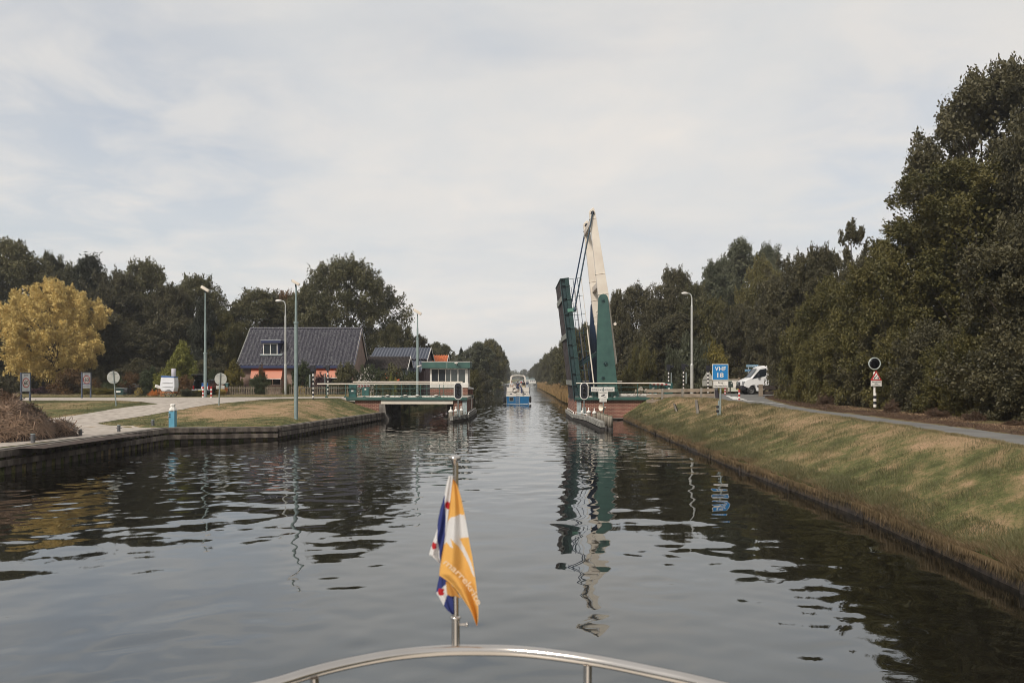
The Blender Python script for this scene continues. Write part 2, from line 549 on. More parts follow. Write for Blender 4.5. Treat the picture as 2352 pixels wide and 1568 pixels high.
WOODB = mat('grey_brown_board', (0.27, 0.215, 0.16), 0.85, c2=(0.17, 0.13, 0.095), vs_=3.5, bump=0.5, bs=20, stretch=(0.15, 0.6, 1), detail=7)
WOODD = mat('dark_stained_wood', (0.055, 0.040, 0.032), 0.8, c2=(0.025, 0.018, 0.015), vs_=3, bump=0.4, bs=14, stretch=(1, 1, 0.15))
BRICK = brick_mat('red_brick', (0.150, 0.052, 0.040), (0.215, 0.083, 0.060), (0.36, 0.235, 0.165), 0.34, 0.115, 0.016)
HBRICK = brick_mat('pale_pink_brick', (0.30, 0.19, 0.15), (0.22, 0.135, 0.11), (0.30, 0.24, 0.20))
PBRICK = brick_mat('purple_brick', (0.095, 0.045, 0.05), (0.07, 0.035, 0.04), (0.10, 0.07, 0.07))
GLASS = glass_mat('window_glass')
RUBBER = mat('black_rubber', (0.012, 0.012, 0.013), 0.8)

# ------------------------------------------------------------------ land
def land_material():
    m = bpy.data.materials.new('meadow')
    m.use_nodes = True
    t = m.node_tree; b = t.nodes['Principled BSDF']; b.inputs['Roughness'].default_value = 0.95; b.inputs['Specular IOR Level'].default_value = 0.15
    at = t.nodes.new('ShaderNodeAttribute'); at.attribute_name = 'dry'
    co = t.nodes.new('ShaderNodeTexCoord')
    def nz(s, d, st=(1, 1, 1)):
        mp = t.nodes.new('ShaderNodeMapping'); mp.inputs['Scale'].default_value = st
        n = t.nodes.new('ShaderNodeTexNoise'); n.inputs['Scale'].default_value = s; n.inputs['Detail'].default_value = d; n.inputs['Roughness'].default_value = 0.7
        t.links.new(co.outputs['Object'], mp.inputs[0]); t.links.new(mp.outputs[0], n.inputs['Vector']); return n
    n1 = nz(1.7, 8); n2 = nz(9, 6)
    a = t.nodes.new('ShaderNodeMath'); a.operation = 'MULTIPLY_ADD'; a.inputs[1].default_value = 1.15; a.inputs[2].default_value = -0.575
    t.links.new(n1.outputs['Fac'], a.inputs[0])
    s = t.nodes.new('ShaderNodeMath'); s.operation = 'ADD'
    t.links.new(at.outputs['Fac'], s.inputs[0]); t.links.new(a.outputs[0], s.inputs[1])
    a2 = t.nodes.new('ShaderNodeMath'); a2.operation = 'MULTIPLY_ADD'; a2.inputs[1].default_value = 0.7; a2.inputs[2].default_value = -0.35
    t.links.new(n2.outputs['Fac'], a2.inputs[0])
    s2 = t.nodes.new('ShaderNodeMath'); s2.operation = 'ADD'
    t.links.new(s.outputs[0], s2.inputs[0]); t.links.new(a2.outputs[0], s2.inputs[1])
    r = t.nodes.new('ShaderNodeValToRGB'); e = r.color_ramp.elements
    e[0].position = 0.22; e[0].color = (0.055, 0.062, 0.022, 1)
    e[1].position = 0.86; e[1].color = (0.34, 0.225, 0.135, 1)
    q = e.new(0.42); q.color = (0.105, 0.108, 0.040, 1)
    q = e.new(0.60); q.color = (0.205, 0.155, 0.075, 1)
    t.links.new(s2.outputs[0], r.inputs[0]); t.links.new(r.outputs[0], b.inputs['Base Color'])
    bp = t.nodes.new('ShaderNodeBump'); bp.inputs['Strength'].default_value = 0.8; bp.inputs['Distance'].default_value = 0.06
    t.links.new(n2.outputs['Fac'], bp.inputs['Height']); t.links.new(bp.outputs[0], b.inputs['Normal'])
    return m
MEADOW = land_material()

def build_land():
    ys = np.concatenate([np.arange(-60, 8, 4), np.arange(8, 82, 0.5), np.arange(82, 130, 1.5), np.geomspace(130, 2600, 46)])
    ds = np.concatenate([[0, 0.08, 0.2], np.arange(0.4, 8, 0.4), np.geomspace(8, 1600, 44)])
    verts = []; faces = []; dry = []
    for side in (-1, 1):
        base = len(verts)
        for y in ys:
            xe = float(XL(y)) if side < 0 else float(XR(y))
            row = [(xe + side * 0.001, y, -1.6)]
            for d in ds:
                x = xe + side * d
                row.append((x, y, float(ground(xe + side * max(d, 0.002), y))))
            verts += row
            dry += list(dryness(np.array([p[0] for p in row]), np.full(len(row), y)))
        nc = len(ds) + 1
        for i in range(len(ys) - 1):
            for j in range(nc - 1):
                a = base + i * nc + j
                q = (a, a + 1, a + nc + 1, a + nc)
                faces.append(q if side > 0 else q[::-1])
    o = mesh_np('ground', np.array(verts), np.array(faces), MEADOW, smooth_=True)
    at = o.data.attributes.new('dry', 'FLOAT', 'POINT')
    at.data.foreach_set('value', np.array(dry, np.float32))
    setp(o, kind='structure')
    return o
build_land()

def water_material():
    m = bpy.data.materials.new('canal_water')
    m.use_nodes = True
    t = m.node_tree; b = t.nodes['Principled BSDF']
    b.inputs['Base Color'].default_value = (0.007, 0.006, 0.004, 1)
    b.inputs['Roughness'].default_value = 0.025
    b.inputs['IOR'].default_value = 2.4
    b.inputs['Specular Tint'].default_value = (0.92, 1.0, 1.04, 1)
    b.inputs['Specular IOR Level'].default_value = 0.5
    co = t.nodes.new('ShaderNodeTexCoord')
    def nz(s, d, st, rough=0.5, dist=0.0, off=(0, 0, 0)):
        mp = t.nodes.new('ShaderNodeMapping'); mp.inputs['Scale'].default_value = st; mp.inputs['Location'].default_value = off
        n = t.nodes.new('ShaderNodeTexNoise'); n.inputs['Scale'].default_value = s; n.inputs['Detail'].default_value = d
        n.inputs['Roughness'].default_value = rough; n.inputs['Distortion'].default_value = dist
        t.links.new(co.outputs['Object'], mp.inputs[0]); t.links.new(mp.outputs[0], n.inputs['Vector']); return n
    def mth(op, a, bb=None, c=None):
        n = t.nodes.new('ShaderNodeMath'); n.operation = op
        for i, q in enumerate((a, bb, c)):
            if q is None: continue
            if isinstance(q, (int, float)): n.inputs[i].default_value = q
            else: t.links.new(q, n.inputs[i])
        return n.outputs[0]
    swell = nz(0.55, 2, (0.55, 1.25, 1), 0.45, 0.3)
    mid = nz(2.1, 2, (0.6, 1.2, 1), 0.5, 0.2, (3, 1, 0))
    fine = nz(7.5, 3, (0.7, 1.1, 1), 0.55)
    # cat's paws: rippled patches
    patch = nz(0.085, 2, (1.0, 1.0, 1), 0.5, 0.6, (WP[0], WP[1], 0))
    pr = t.nodes.new('ShaderNodeMapRange'); pr.interpolation_type = 'SMOOTHSTEP'
    pr.inputs[1].default_value = 0.50; pr.inputs[2].default_value = 0.62; pr.inputs[3].default_value = 0.0; pr.inputs[4].default_value = 1.0
    t.links.new(patch.outputs['Fac'], pr.inputs[0])
    sp_ = t.nodes.new('ShaderNodeSeparateXYZ'); t.links.new(co.outputs['Object'], sp_.inputs[0])
    fy = t.nodes.new('ShaderNodeMapRange'); fy.interpolation_type = 'SMOOTHSTEP'
    for k_, v_ in ((1, 58), (2, 105), (3, 0.0), (4, 1.0)): fy.inputs[k_].default_value = v_
    t.links.new(sp_.outputs[1], fy.inputs[0])
    ex = mth('POWER', mth('DIVIDE', mth('ADD', sp_.outputs[0], 11.5), 8.5), 2.0); ey = mth('POWER', mth('DIVIDE', mth('ADD', sp_.outputs[1], -33.0), 11.0), 2.0)
    lp_ = mth('SUBTRACT', 1.25, mth('ADD', mth('ABSOLUTE', ex), mth('ABSOLUTE', ey)))
    lp_ = mth('MULTIPLY', mth('MAXIMUM', lp_, 0.0), 0.55)
    prs = mth('MINIMUM', mth('ADD', mth('ADD', mth('MULTIPLY', pr.outputs[0], 0.30), fy.outputs[0]), lp_), 1.0)
    # beyond the bridge the ripples are too fine to resolve: they act as roughness
    fr_ = t.nodes.new('ShaderNodeMapRange'); fr_.interpolation_type = 'SMOOTHSTEP'
    for k_, v_ in ((1, 95), (2, 130), (3, 0.0), (4, 1.0)): fr_.inputs[k_].default_value = v_
    t.links.new(sp_.outputs[1], fr_.inputs[0])
    big = nz(0.12, 2, (0.5, 1.0, 1), 0.5, 0.5, (1, 5, 0))
    t.links.new(mth('MULTIPLY_ADD', mth('MULTIPLY', fr_.outputs[0], big.outputs['Fac']), 0.20, 0.025), b.inputs['Roughness'])
    h = mth('MULTIPLY', swell.outputs['Fac'], 0.0)
    midamp = mth('MULTIPLY_ADD', prs, 0.0015, 0.0004)
    h = mth('ADD', h, mth('MULTIPLY', mid.outputs['Fac'], midamp))
    fineamp = mth('MULTIPLY_ADD', prs, 0.0011, 0.0002)
    h = mth('ADD', h, mth('MULTIPLY', fine.outputs['Fac'], fineamp))
    bp = t.nodes.new('ShaderNodeBump'); bp.inputs['Strength'].default_value = 1.0; bp.inputs['Distance'].default_value = 1.0
    t.links.new(h, bp.inputs['Height']); t.links.new(bp.outputs[0], b.inputs['Normal'])
    return m
WP = (4.2, 1.7)
def water_mesh():
    rng = np.random.default_rng(21)
    gx = np.arange(-19.2, 9.85, 0.085); gy = np.arange(-4.0, 116, 0.085)
    X, Y = np.meshgrid(gx, gy)
    # ruffled and calm areas of the surface
    pat = smooth((0.55 * vnoise(X, Y, 7.5, 201) + 0.45 * vnoise(X, Y, 3.1, 202) - 0.42) / 0.25)
    lft = np.exp(-(((X + 12.5) / 7.0) ** 2 + ((Y - 33) / 9.0) ** 2))
    ruf = np.clip(0.35 * pat + 0.9 * lft + 0.75 * smooth((Y - 40) / 35), 0, 1)
    Z = np.zeros_like(X)
    n = 74
    lam = np.exp(rng.uniform(np.log(0.38), np.log(2.3), n)); th = rng.normal(size=n) * 0.75 + PI / 2 + 0.25; ph = rng.uniform(0, 2 * PI, n)
    for l_, t_, p_ in zip(lam, th, ph):
        k = 2 * PI / l_
        w = 0.0038 / k
        amp = w * (0.85 if l_ > 1.1 else (0.30 + 1.9 * ruf))
        Z += amp * np.cos(k * (X * math.cos(t_) + Y * math.sin(t_)) + p_ + 0.6 * np.sin(0.31 * X + 0.23 * Y + p_))
    fade = smooth((116 - Y) / 8) * smooth((X + 19.2) / .6) * smooth((9.85 - X) / .6) * smooth((Y + 4) / 2)
    Z *= fade
    V = np.stack([X, Y, Z], -1).reshape(-1, 3)
    ny, nx = X.shape
    i = np.arange(ny - 1)[:, None] * nx + np.arange(nx - 1)[None]
    Fq = np.stack([i, i + 1, i + 1 + nx, i + nx], -1).reshape(-1, 4)
    x0, x1, y0, y1 = gx[0], gx[-1], gy[0], gy[-1]
    E = []
    for a, b_, c, d in ((-60, x0, -60, y1), (x1, 60, -60, y1), (x0, x1, -60, y0), (-60, 140, y1, 2600)):
        E.append([(a, c, 0), (b_, c, 0), (b_, d, 0), (a, d, 0)])
    E = np.array(E, float).reshape(-1, 3)
    Fe = np.arange(16).reshape(4, 4) + len(V)
    return mesh_np('water', np.concatenate([V, E]), np.concatenate([Fq, Fe]), water_material(), smooth_=True)
WATER = water_mesh()
setp(WATER, kind='structure')
mb = MB(); mb.add([(-60, -60, -1.5), (60, -60, -1.5), (140, 2600, -1.5), (-60, 2600, -1.5)], [(0, 1, 2, 3)])
setp(mb.build('canal_bed', mat('mud', (0.04, 0.03, 0.02), 0.9)), kind='structure')

# ------------------------------------------------------------------ roads laid on the ground
def drape(name, pts, m, lift=0.03, cell=1.0, kind='structure', thick=False):
    """flat polygon (world xy) cut into cells and laid on the land"""
    b = bmesh.new()
    vs_ = [b.verts.new((p[0], p[1], 0)) for p in pts]
    f = b.faces.new(vs_)
    bmesh.ops.triangulate(b, faces=[f])
    xs = [p[0] for p in pts]; ys = [p[1] for p in pts]
    for ax, lo, hi in ((0, min(xs), max(xs)), (1, min(ys), max(ys))):
        k = math.ceil(lo / cell) * cell
        while k < hi:
            co = (k, 0, 0) if ax == 0 else (0, k, 0); no = (1, 0, 0) if ax == 0 else (0, 1, 0)
            bmesh.ops.bisect_plane(b, geom=b.verts[:] + b.edges[:] + b.faces[:], plane_co=co, plane_no=no)
            k += cell
    for v in b.verts:
        v.co.z = float(ground(v.co.x, v.co.y)) + lift
    me = bpy.data.meshes.new(name)
    bmesh.ops.recalc_face_normals(b, faces=b.faces)
    if b.faces[:] and sum(f_.normal.z for f_ in b.faces) < 0:
        bmesh.ops.reverse_faces(b, faces=b.faces)
    b.to_mesh(me); b.free()
    me.materials.append(m)
    o = bpy.data.objects.new(name, me); COL.objects.link(o)
    setp(o, kind=kind)
    return o

def wobble(pts, amp=0.12, step=0.7, seed=3):
    rnd = random.Random(seed); outp = []
    n = len(pts)
    for i in range(n):
        a = Vector((pts[i][0], pts[i][1])); b_ = Vector((pts[(i + 1) % n][0], pts[(i + 1) % n][1]))
        k = max(1, min(60, int((b_ - a).length / step)))
        nn = Vector((-(b_ - a).y, (b_ - a).x)); nn = nn.normalized() if nn.length > 0 else nn
        for j in range(k):
            q = a.lerp(b_, j / k)
            if j: q = q + nn * rnd.uniform(-amp, amp)
            outp.append((q.x, q.y))
    return outp

ROADL = mat('clinker_road', (0.40, 0.35, 0.30), 0.9, c2=(0.24, 0.205, 0.17), vs_=2.6, bump=0.3, bs=30, detail=9, sharp=(0.3, 0.62))
ROADR = mat('asphalt', (0.150, 0.145, 0.134), 0.9, c2=(0.105, 0.100, 0.092), vs_=1.2, bump=0.25, bs=60, detail=9)
PAINT = mat('road_paint', (0.66, 0.64, 0.60), 0.7, c2=(0.48, 0.46, 0.43), vs_=5)

far = [(-500, 913.2), (0, 913.0), (400, 912.6), (640, 912.2)]
near = [(640, 916), (600, 918.3), (564, 921.7), (498, 927.2), (454, 933.8), (406, 942.6), (342, 953.6), (273, 963.8), (219, 973.2), (256, 978.6), (325, 980.4), (366, 981.4)]
pts = [G(u, v).xy for u, v in far] + [Vector((-13.9, 73.0)), Vector((-13.9, 67.4)), Vector((-15.5, 67.2))] + [G(u, v).xy for u, v in near]
pts += [Vector((-18.75, 41.2)), Vector((-18.85, 36)), Vector((-18.95, 30)), Vector((-19.0, 20)), Vector((-19, 4)), Vector((-25, 4)), Vector((-26, 30))]
pts += [G(u, v).xy for u, v in [(92, 963.8), (171, 954.4), (239, 943.3), (308, 933), (362, 928.3), (325, 922.8), (273, 920.2), (102, 920.0), (0, 920.4), (-500, 921.5)]]
drape('road', wobble(pts, 0.10), ROADL, 0.018, 1.0)

pn = [(10.6, -20), (11.2, 5), (12.3, 19.3), (13.3, 27.7), (14.0, 38.8), (14.5, 46), (14.6, 53), (14.4, 60), (14.3, 67.5)]
pf = [(95, 67.6), (60, 67.6), (32, 67.5), (22.5, 67.2), (20.2, 64), (18.4, 58), (16.7, 50), (15.4, 42.8), (14.6, 30.8), (14.3, 22.8), (13.3, 5), (12.5, -20)]
drape('path', wobble(pn + [(12.2, 67.6), (12.2, 74.4), (60, 75.5), (95, 75.5)] + pf, 0.05), ROADR, 0.035, 0.5)
def mark(name, u0, v0, u1, v1, w):
    a = G(u0, v0).xy; b_ = G(u1, v1).xy
    d = (b_ - a).normalized(); n = Vector((-d.y, d.x)) * w / 2
    drape(name, [a - n, b_ - n, b_ + n, a + n], PAINT, 0.042, 0.5)
mark('road_marking', 1674, 909.4, 1694, 919.0, 0.55)
mark('road_marking', 1676, 909.2, 1712, 919.8, 0.22)
mark('road_marking', 1692, 918.9, 1800, 929.9, 0.14)
mark('road_marking', 1712, 920.5, 1750, 923.7, 0.16)
mark('road_marking', 1655, 905.2, 1700, 903.0, 0.35)
mark('road_marking', 1655, 905.6, 1682, 904.6, 0.30)

# ------------------------------------------------------------------ quay on the left
def quay():
    q = thing('quay_wall', 'long timber and sheet pile quay wall with two brown beams along the left bank', 'quay', (-18.4, 42.3, 0))
    QM = mat('quay_beam', (0.245, 0.205, 0.165), 0.85, c2=(0.062, 0.047, 0.038), vs_=2.3, bump=0.5, bs=12, detail=9, stretch=(1, 1, 0.35), sharp=(0.42, 0.72))
    SM = mat('rusty_sheet_pile', (0.105, 0.082, 0.066), 0.8, c2=(0.05, 0.038, 0.03), vs_=2, detail=7)
    line = [(-18.72, -40), (-18.5, 20), (-18.4, 42.3), (-13.4, 45.6), (-10.86, 66.9)]
    zt = [.96, .94, .86, .72, .64]
    up = MB(); lo = MB(); pil = MB(); cap = MB()
    rnd = random.Random(4)
    for i in range(len(line) - 1):
        a = Vector((*line[i], zt[i])); b_ = Vector((*line[i + 1], zt[i + 1]))
        d = (b_ - a); ln = d.length; d.normalize()
        nrm = Vector((d.y, -d.x, 0))
        segs = max(1, int(ln / 3.9))
        for k in range(segs):
            p0 = a.lerp(b_, k / segs); p1 = a.lerp(b_, (k + 1) / segs) - d * 0.012
            j = rnd.uniform(-.008, .008)
            up.bar(p0 + nrm * (0.10 + j) - Vector((0, 0, .13)), p1 + nrm * (0.10 + j) - Vector((0, 0, .13)), 0.22, 0.25)
            h = .48 if i < 3 else .42
            lo.bar(p0 + nrm * (0.13 + j) - Vector((0, 0, h)), p1 + nrm * (0.13 + j) - Vector((0, 0, h)), 0.20, 0.23)
        cap.bar(a - nrm * 0.12 + Vector((0, 0, .005)), b_ - nrm * 0.12 + Vector((0, 0, .005)), 0.30, 0.05)
        # trough shaped piles
        m_ = int(ln / 0.62)
        pr = []
        for k in range(m_):
            s = k * ln / m_; w = ln / m_
            for ds_, o in ((0, -.16), (.12, -.16), (.24, .06), (.76, .06), (.88, -.16)):
                pr.append(a.lerp(b_, (s + ds_ * w) / ln) + nrm * o)
        vs_ = [(p.x, p.y, -1.2) for p in pr] + [(p.x, p.y, p.z - 0.14) for p in pr]
        n = len(pr)
        pil.add(vs_, [(k, k + 1, n + k + 1, n + k) for k in range(n - 1)])
    up.build('upper_beam', QM, q, bevel=0.012)
    lo.build('lower_beam', QM, q, bevel=0.012)
    cap.build('coping', CONC, q)
    pil.build('sheet_piling', SM, q, fix=False)
quay()

rb = MB()
yy = [-40, 5, 13, 20, 30, 40, 50, 60, 66.9]
rnd = random.Random(8)
for i in range(len(yy) - 1):
    k = max(1, int((yy[i + 1] - yy[i]) / 2.4))
    for j in range(k):
        y0 = yy[i] + (yy[i + 1] - yy[i]) * j / k; y1 = yy[i] + (yy[i + 1] - yy[i]) * (j + 1) / k - .02
        o = rnd.uniform(-.02, .02)
        rb.bar((float(XR(y0)) - .03 + o, y0, -.32), (float(XR(y1)) - .03 + o, y1, -.32), 0.06, 1.10)
        if j % 2 == 0: rb.cyl((float(XR(y0)) - .10, y0, -1), (float(XR(y0)) - .10, y0, .20 + rnd.uniform(-.03, .03)), .045, n=8)
o = rb.build('bank_boarding', mat('wet_board', (0.070, 0.052, 0.040), 0.8, c2=(0.010, 0.008, 0.007), vs_=5, bump=0.5, bs=10))
setp(o, 'low dark timber boarding along the foot of the right grass bank', 'retaining wall')

# ------------------------------------------------------------------ the bridge
YN, YF_ = 67.0, 74.0
S67 = YN / F
BR = thing('drawbridge', 'raised green and cream drawbridge with brick piers across the canal', 'bridge', (5.9, 67, 1.9))

# brickwork and piers
mb = MB()
mb.bx(-13.15, -10.98, 67.0, 74.5, -1, 1.67)
mb.bx(-4.91, -3.82, 67.0, 73.6, -1, 1.67)
mb.bx(-4.25, -3.83, 76.6, 78.4, -1, 1.86)
mb.each('brick_pier', BRICK, BR)
mb = MB()
mb.bx(5.27, 12.6, 67.0, 75.0, 0.16, 1.67)
mb.each('brick_pier', BRICK, BR)
mb = MB()
mb.bx(5.33, 11.5, 67.06, 74.9, -1.4, 0.14)
mb.bx(5.20, 11.0, 66.90, 66.995, 0.10, 0.17, 1)
mb.build('pier_footing', [mat('wet_brick', (0.030, 0.018, 0.016), 0.6), CONC], BR)
mb = MB()
mb.prism([(-11.1, 1.33), (-10.62, 1.33), (-10.55, .5), (-10.3, .1), (-10.3, -1), (-11.1, -1)], 66.9, 74.4)
mb.bx(-10.62, -10.0, 71.6, 72.3, -1, 1.33)
mb.bx(-5.55, -4.915, 68.5, 72.0, -1, 1.33)
mb.bx(-5.85, -4.915, 68.2, 72.3, -1, .12)
mb.bx(-3.83, -3.60, 67.6, 76.8, -1, .62)
mb.each('concrete_footing', CONC, BR)
mb = MB()
mb.bx(-4.15, -3.785, 66.93, 67.25, -.3, 1.67)
mb.bx(5.42, 5.80, 66.93, 67.2, -.3, 1.67)
mb.bx(-3.82, -3.78, 74.2, 76.0, .3, 1.6, 1)
mb.each('corner_post', [mat('grey_blue_paint', (0.36, 0.42, 0.42), 0.6, c2=(0.24, 0.28, 0.28), vs_=4), CREAM], BR, bevel=.01)
# deck edges
mb = MB()
mb.bx(-13.85, -3.74, 66.72, 66.98, 1.665, 1.905)
mb.bx(-13.85, -3.74, 74.5, 74.75, 1.665, 1.905)
mb.bx(-4.6, -3.72, 76.5, 76.9, 1.62, 1.87)
mb.each('edge_beam', GREEN, BR, bevel=.012)
mb = MB()
mb.bx(5.28, 11.56, 66.72, 66.98, 1.672, 1.905)
mb.bx(5.28, 12.6, 75.0, 75.2, 1.672, 1.905)
mb.each('edge_beam', GREEN, BR, bevel=.012)
mb = MB()
mb.bx(-10.97, -4.92, 66.86, 67.02, 1.33, 1.66)
mb.bx(-10.97, -4.92, 74.2, 74.4, 1.33, 1.66)
mb.each('span_girder', CREAM, BR, bevel=.008)
mb = MB()
mb.bx(-13.85, -3.76, 66.985, 74.495, 1.62, 1.88)
mb.bx(-4.8, -3.8, 74.5, 79.5, 1.5, 1.86)
mb.each('deck_slab', ROADL, BR)
mb = MB(); mb.bx(5.30, 12.6, 66.985, 74.99, 1.675, 1.985)
mb.each('deck_slab', ROADR, BR)
mb = MB()
rnd = random.Random(2)
mb.bx(-11.9, -4.75, 67.02, 67.35, 1.885, 2.03)
mb.bx(8.85, 12.2, 67.35, 67.6, 1.99, 2.20)
for x in (-10.9, -9.4, -7.85, -6.3, 6.2, 8.3):
    mb.sphere((x + rnd.uniform(-.1, .5), 66.95, 1.93 if x > 0 else 2.04), (.18, .12, .07), 8)
mb.each('kerb', mat('peeling_white_kerb', (0.66, 0.62, 0.56), 0.8, c2=(0.36, 0.31, 0.27), vs_=7, sharp=(.38, .5)), BR, bevel=.01)

def railing(x0, x1, y, zt, zb, posts, z2, over=None):
    mb = MB()
    mb.tube([(x0, y, zt), (x1, y, zt)], .055, 10)
    hr = mb.build('handrail', CREAM, BR)
    mb = MB()
    for z in z2: mb.tube([(x0 + .1, y, z), (x1 - .1, y, z)], .022, 6)
    for x in posts:
        mb.bar((x, y, zb), (x, y, zt - .03), .045, .045)
        mb.bx(x - .11, x + .11, y - .08, y + .08, zb - .02, zb + .07)
    mb.build('railing', GREEN, BR)
railing(-16.3, -4.35, 66.9, 3.01, 1.9, [-15.5 + 1.57 * i for i in range(8)], (2.64, 2.28))
railing(-14.8, -4.6, 74.4, 3.14, 1.9, [-14.2 + 1.57 * i for i in range(7)], (2.80, 2.44))
railing(5.35, 12.75, 66.9, 3.07, 1.92, [6.9, 8.75, 10.5, 12.3], (2.72, 2.36))
railing(6.3, 10.3, 74.8, 3.18, 1.95, [7, 8.6, 10.2], (2.86, 2.50))

# ---- tower posts
def post(y0, y1, m, name='tower_post'):
    mb = MB()
    zt = 10.1
    pts = [(7.15, 1.985), (8.98, 1.985), (8.83, 2.9), (8.05, zt)]
    for k in range(1, 8):
        a = PI * k / 8
        pts.append((7.645 + .405 * math.cos(a), zt + .45 * math.sin(a)))
    pts += [(7.24, zt), (7.13, 6.6)]
    mb.prism(pts, y0, y1)
    o = mb.build(name, m, BR, bevel=.02)
    fy = y0 - .02
    mb = MB()
    for x, z, r_ in ((7.83, 4.69, .18), (7.62, 3.52, .15), (7.57, 2.86 - .1, .12), (8.0, 2.72, .17), (7.62, 9.98, .15)):
        mb = MB()
        mb.lathe((x, fy, z), [(r_, .03), (r_, -.03), (r_ * .72, -.04), (r_ * .72, -.015), (r_ * .45, -.015), (r_ * .40, -.075), (.02, -.08)], 16, axis='Y')
        for k in range(6):
            a = k * PI / 3
            mb.bar((x, fy - .03, z), (x + r_ * .8 * math.cos(a), fy - .03, z + r_ * .8 * math.sin(a)), .02, .03, up=(0, 1, 0))
        mb.build('bearing_cap', DGREEN if m is GREEN else m, o)

    return o
post(66.95, 67.40, GREEN)
post(73.55, 73.95, RODBLUE)

# ---- balance beams
def beamdir():
    a = R(7.5)
    return Vector((-math.sin(a), 0, math.cos(a))), Vector((math.cos(a), 0, math.sin(a)))
BD, BN_ = beamdir()
BP = Vector((7.72, 0, 10.2))
def bpt(s, n, y):
    q = BP + BD * s + BN_ * n
    return Vector((q.x, y, q.z))
def balance(y0, y1):
    mb = MB()
    prof = [(-5.95, -.30), (-5.75, .12), (-5.55, .44), (0.45, .47), (7.42, .26), (7.74, .15), (7.50, -.20), (7.38, -.24), (0.5, -.40), (-0.3, -.42)]
    pts = [(bpt(s, n, 0).x, bpt(s, n, 0).z) for s, n in prof]
    mb.prism(pts, y0, y1)
    for s, n0, n1 in ((6.8, -.30, .30), (.38, -.46, .51), (-1.1, -.44, .50), (2.1, -.40, .44)):
        a = bpt(s, n0, (y0 + y1) / 2); b_ = bpt(s, n1, (y0 + y1) / 2)
        mb.bar(a, b_, y1 - y0 + .07, .035)
    o = mb.build('balance_beam', CREAM, BR, bevel=.015)
    mb = MB()
    p = bpt(7.28, 0.02, y0 - .05)
    mb.lathe((p.x, p.y, p.z), [(.15, .1), (.15, -.06), (.06, -.1)], 14, axis='Y')
    for k in range(6):
        a = k * PI / 3 + .3
        mb.lathe((p.x + .2 * math.cos(a), y0 - .01, p.z + .2 * math.sin(a)), [(.02, 0), (.02, -.03)], 6, axis='Y')
    mb.build('pivot_pin', BLACKP, o)
    p = bpt(-.75, 0, y0)
    mb = MB(); mb.lathe((p.x, p.y, p.z), [(.2, .02), (.2, -.03), (.14, -.035), (.14, -.02), (.02, -.02)], 18, axis='Y')
    mb.build('hatch', CREAM, o)
balance(67.45, 67.95)
balance(72.95, 73.45)
mb = MB()
for s, h in ((6.6, .42), (1.35, .34)):
    mb.bar(bpt(s, -.05, 67.9), bpt(s, -.05, 73.0), h, .5)
mb.each('cross_beam', mat('cross_beam_paint', (0.60, 0.53, 0.45), 0.5, c2=(0.42, 0.34, 0.28), vs_=1), BR, bevel=.01)

# ---- raised leaf
LA = Vector((-.119, 0, .993)); LN_ = Vector((.993, 0, .119)); LO = Vector((5.93, 0, 1.95))
def lp(s, n, y):
    q = LO + LA * s + LN_ * n
    return Vector((q.x, y, q.z))
LEN = 9.95
mb = MB()
def lbox(mb, s0, s1, n0, n1, y0, y1, mi=0):
    vs_ = [lp(s, n, y) for s in (s0, s1) for n in (n0, n1) for y in (y0, y1)]
    mb.add(vs_, [(0, 1, 3, 2), (4, 6, 7, 5), (0, 4, 5, 1), (2, 3, 7, 6), (0, 2, 6, 4), (1, 5, 7, 3)], mi)
lbox(mb, -.3, LEN, -.34, 0.0, 66.92, 67.12)
lbox(mb, -.3, LEN, -.34, 0.0, 73.88, 74.08)
lbox(mb, LEN, LEN + .07, -.74, .02, 66.9, 74.1)
for s in (0.9, 1.9, 3.3, 4.35, 5.75, 6.9, 8.2, 9.3):
    lbox(mb, s, s + .05, -.36, .03, 66.86, 67.16)
LEAF = mb.build('leaf', mat('leaf_green_paint', (0.018, 0.052, 0.048), 0.45, c2=(0.010, 0.032, 0.032), vs_=1.8, detail=8), BR, bevel=.01)
mb = MB()
lbox(mb, -.3, LEN, -.70, -.35, 67.16, 67.22)
lbox(mb, -.3, LEN, -.70, -.35, 73.7, 73.8)
for s in (0.9, 1.9, 3.3, 4.35, 5.75, 6.9, 8.2, 9.3):
    lbox(mb, s + .12, s + .16, -.72, -.34, 66.98, 67.2)
lbox(mb, -.3, LEN, -.76, -.71, 66.95, 67.2)
mb.each('side_girder', mat('slate_green_paint', (0.018, 0.048, 0.050), 0.5, c2=(0.010, 0.030, 0.034), vs_=1.5), LEAF)
mb = MB()
rnd = random.Random(5)
for k in range(22):
    y0 = 67.25 + k * 6.5 / 22
    lbox(mb, -.6, LEN - .05, -.72 + rnd.uniform(0, .05), -.40, y0, y0 + .255)
mb.build('underside_planking', mat('tarred_planks', (0.052, 0.040, 0.040), 0.75, c2=(0.018, 0.014, 0.016), vs_=5, bump=.6, bs=16, stretch=(1, 1, .1), detail=8), LEAF)
mb = MB()
for s in (1.05, 5.0, 8.15):
    lbox(mb, s, s + .42, -.80, -.73, 67.2, 73.8)
mb.each('cross_strap', mat('pale_strap', (0.26, 0.27, 0.24), 0.7, c2=(0.18, 0.18, 0.16)), LEAF)
mb = MB()
lbox(mb, .3, LEN - .1, -.12, .0, 67.2, 73.8)
mb.build('roadway_plate', mat('epoxy_wearing_course', (0.10, 0.10, 0.095), 0.95), LEAF)
mb = MB()
for y in (66.95, 73.95):
    lbox(mb, 7.15, 7.42, -.42, .20, y - .12, y + .05)
    lbox(mb, 7.1, 7.5, .02, .28, y - .08, y + .02)
mb.each('lifting_bracket', mat('bracket_green', (0.10, 0.24, 0.18), .5), LEAF, bevel=.01)
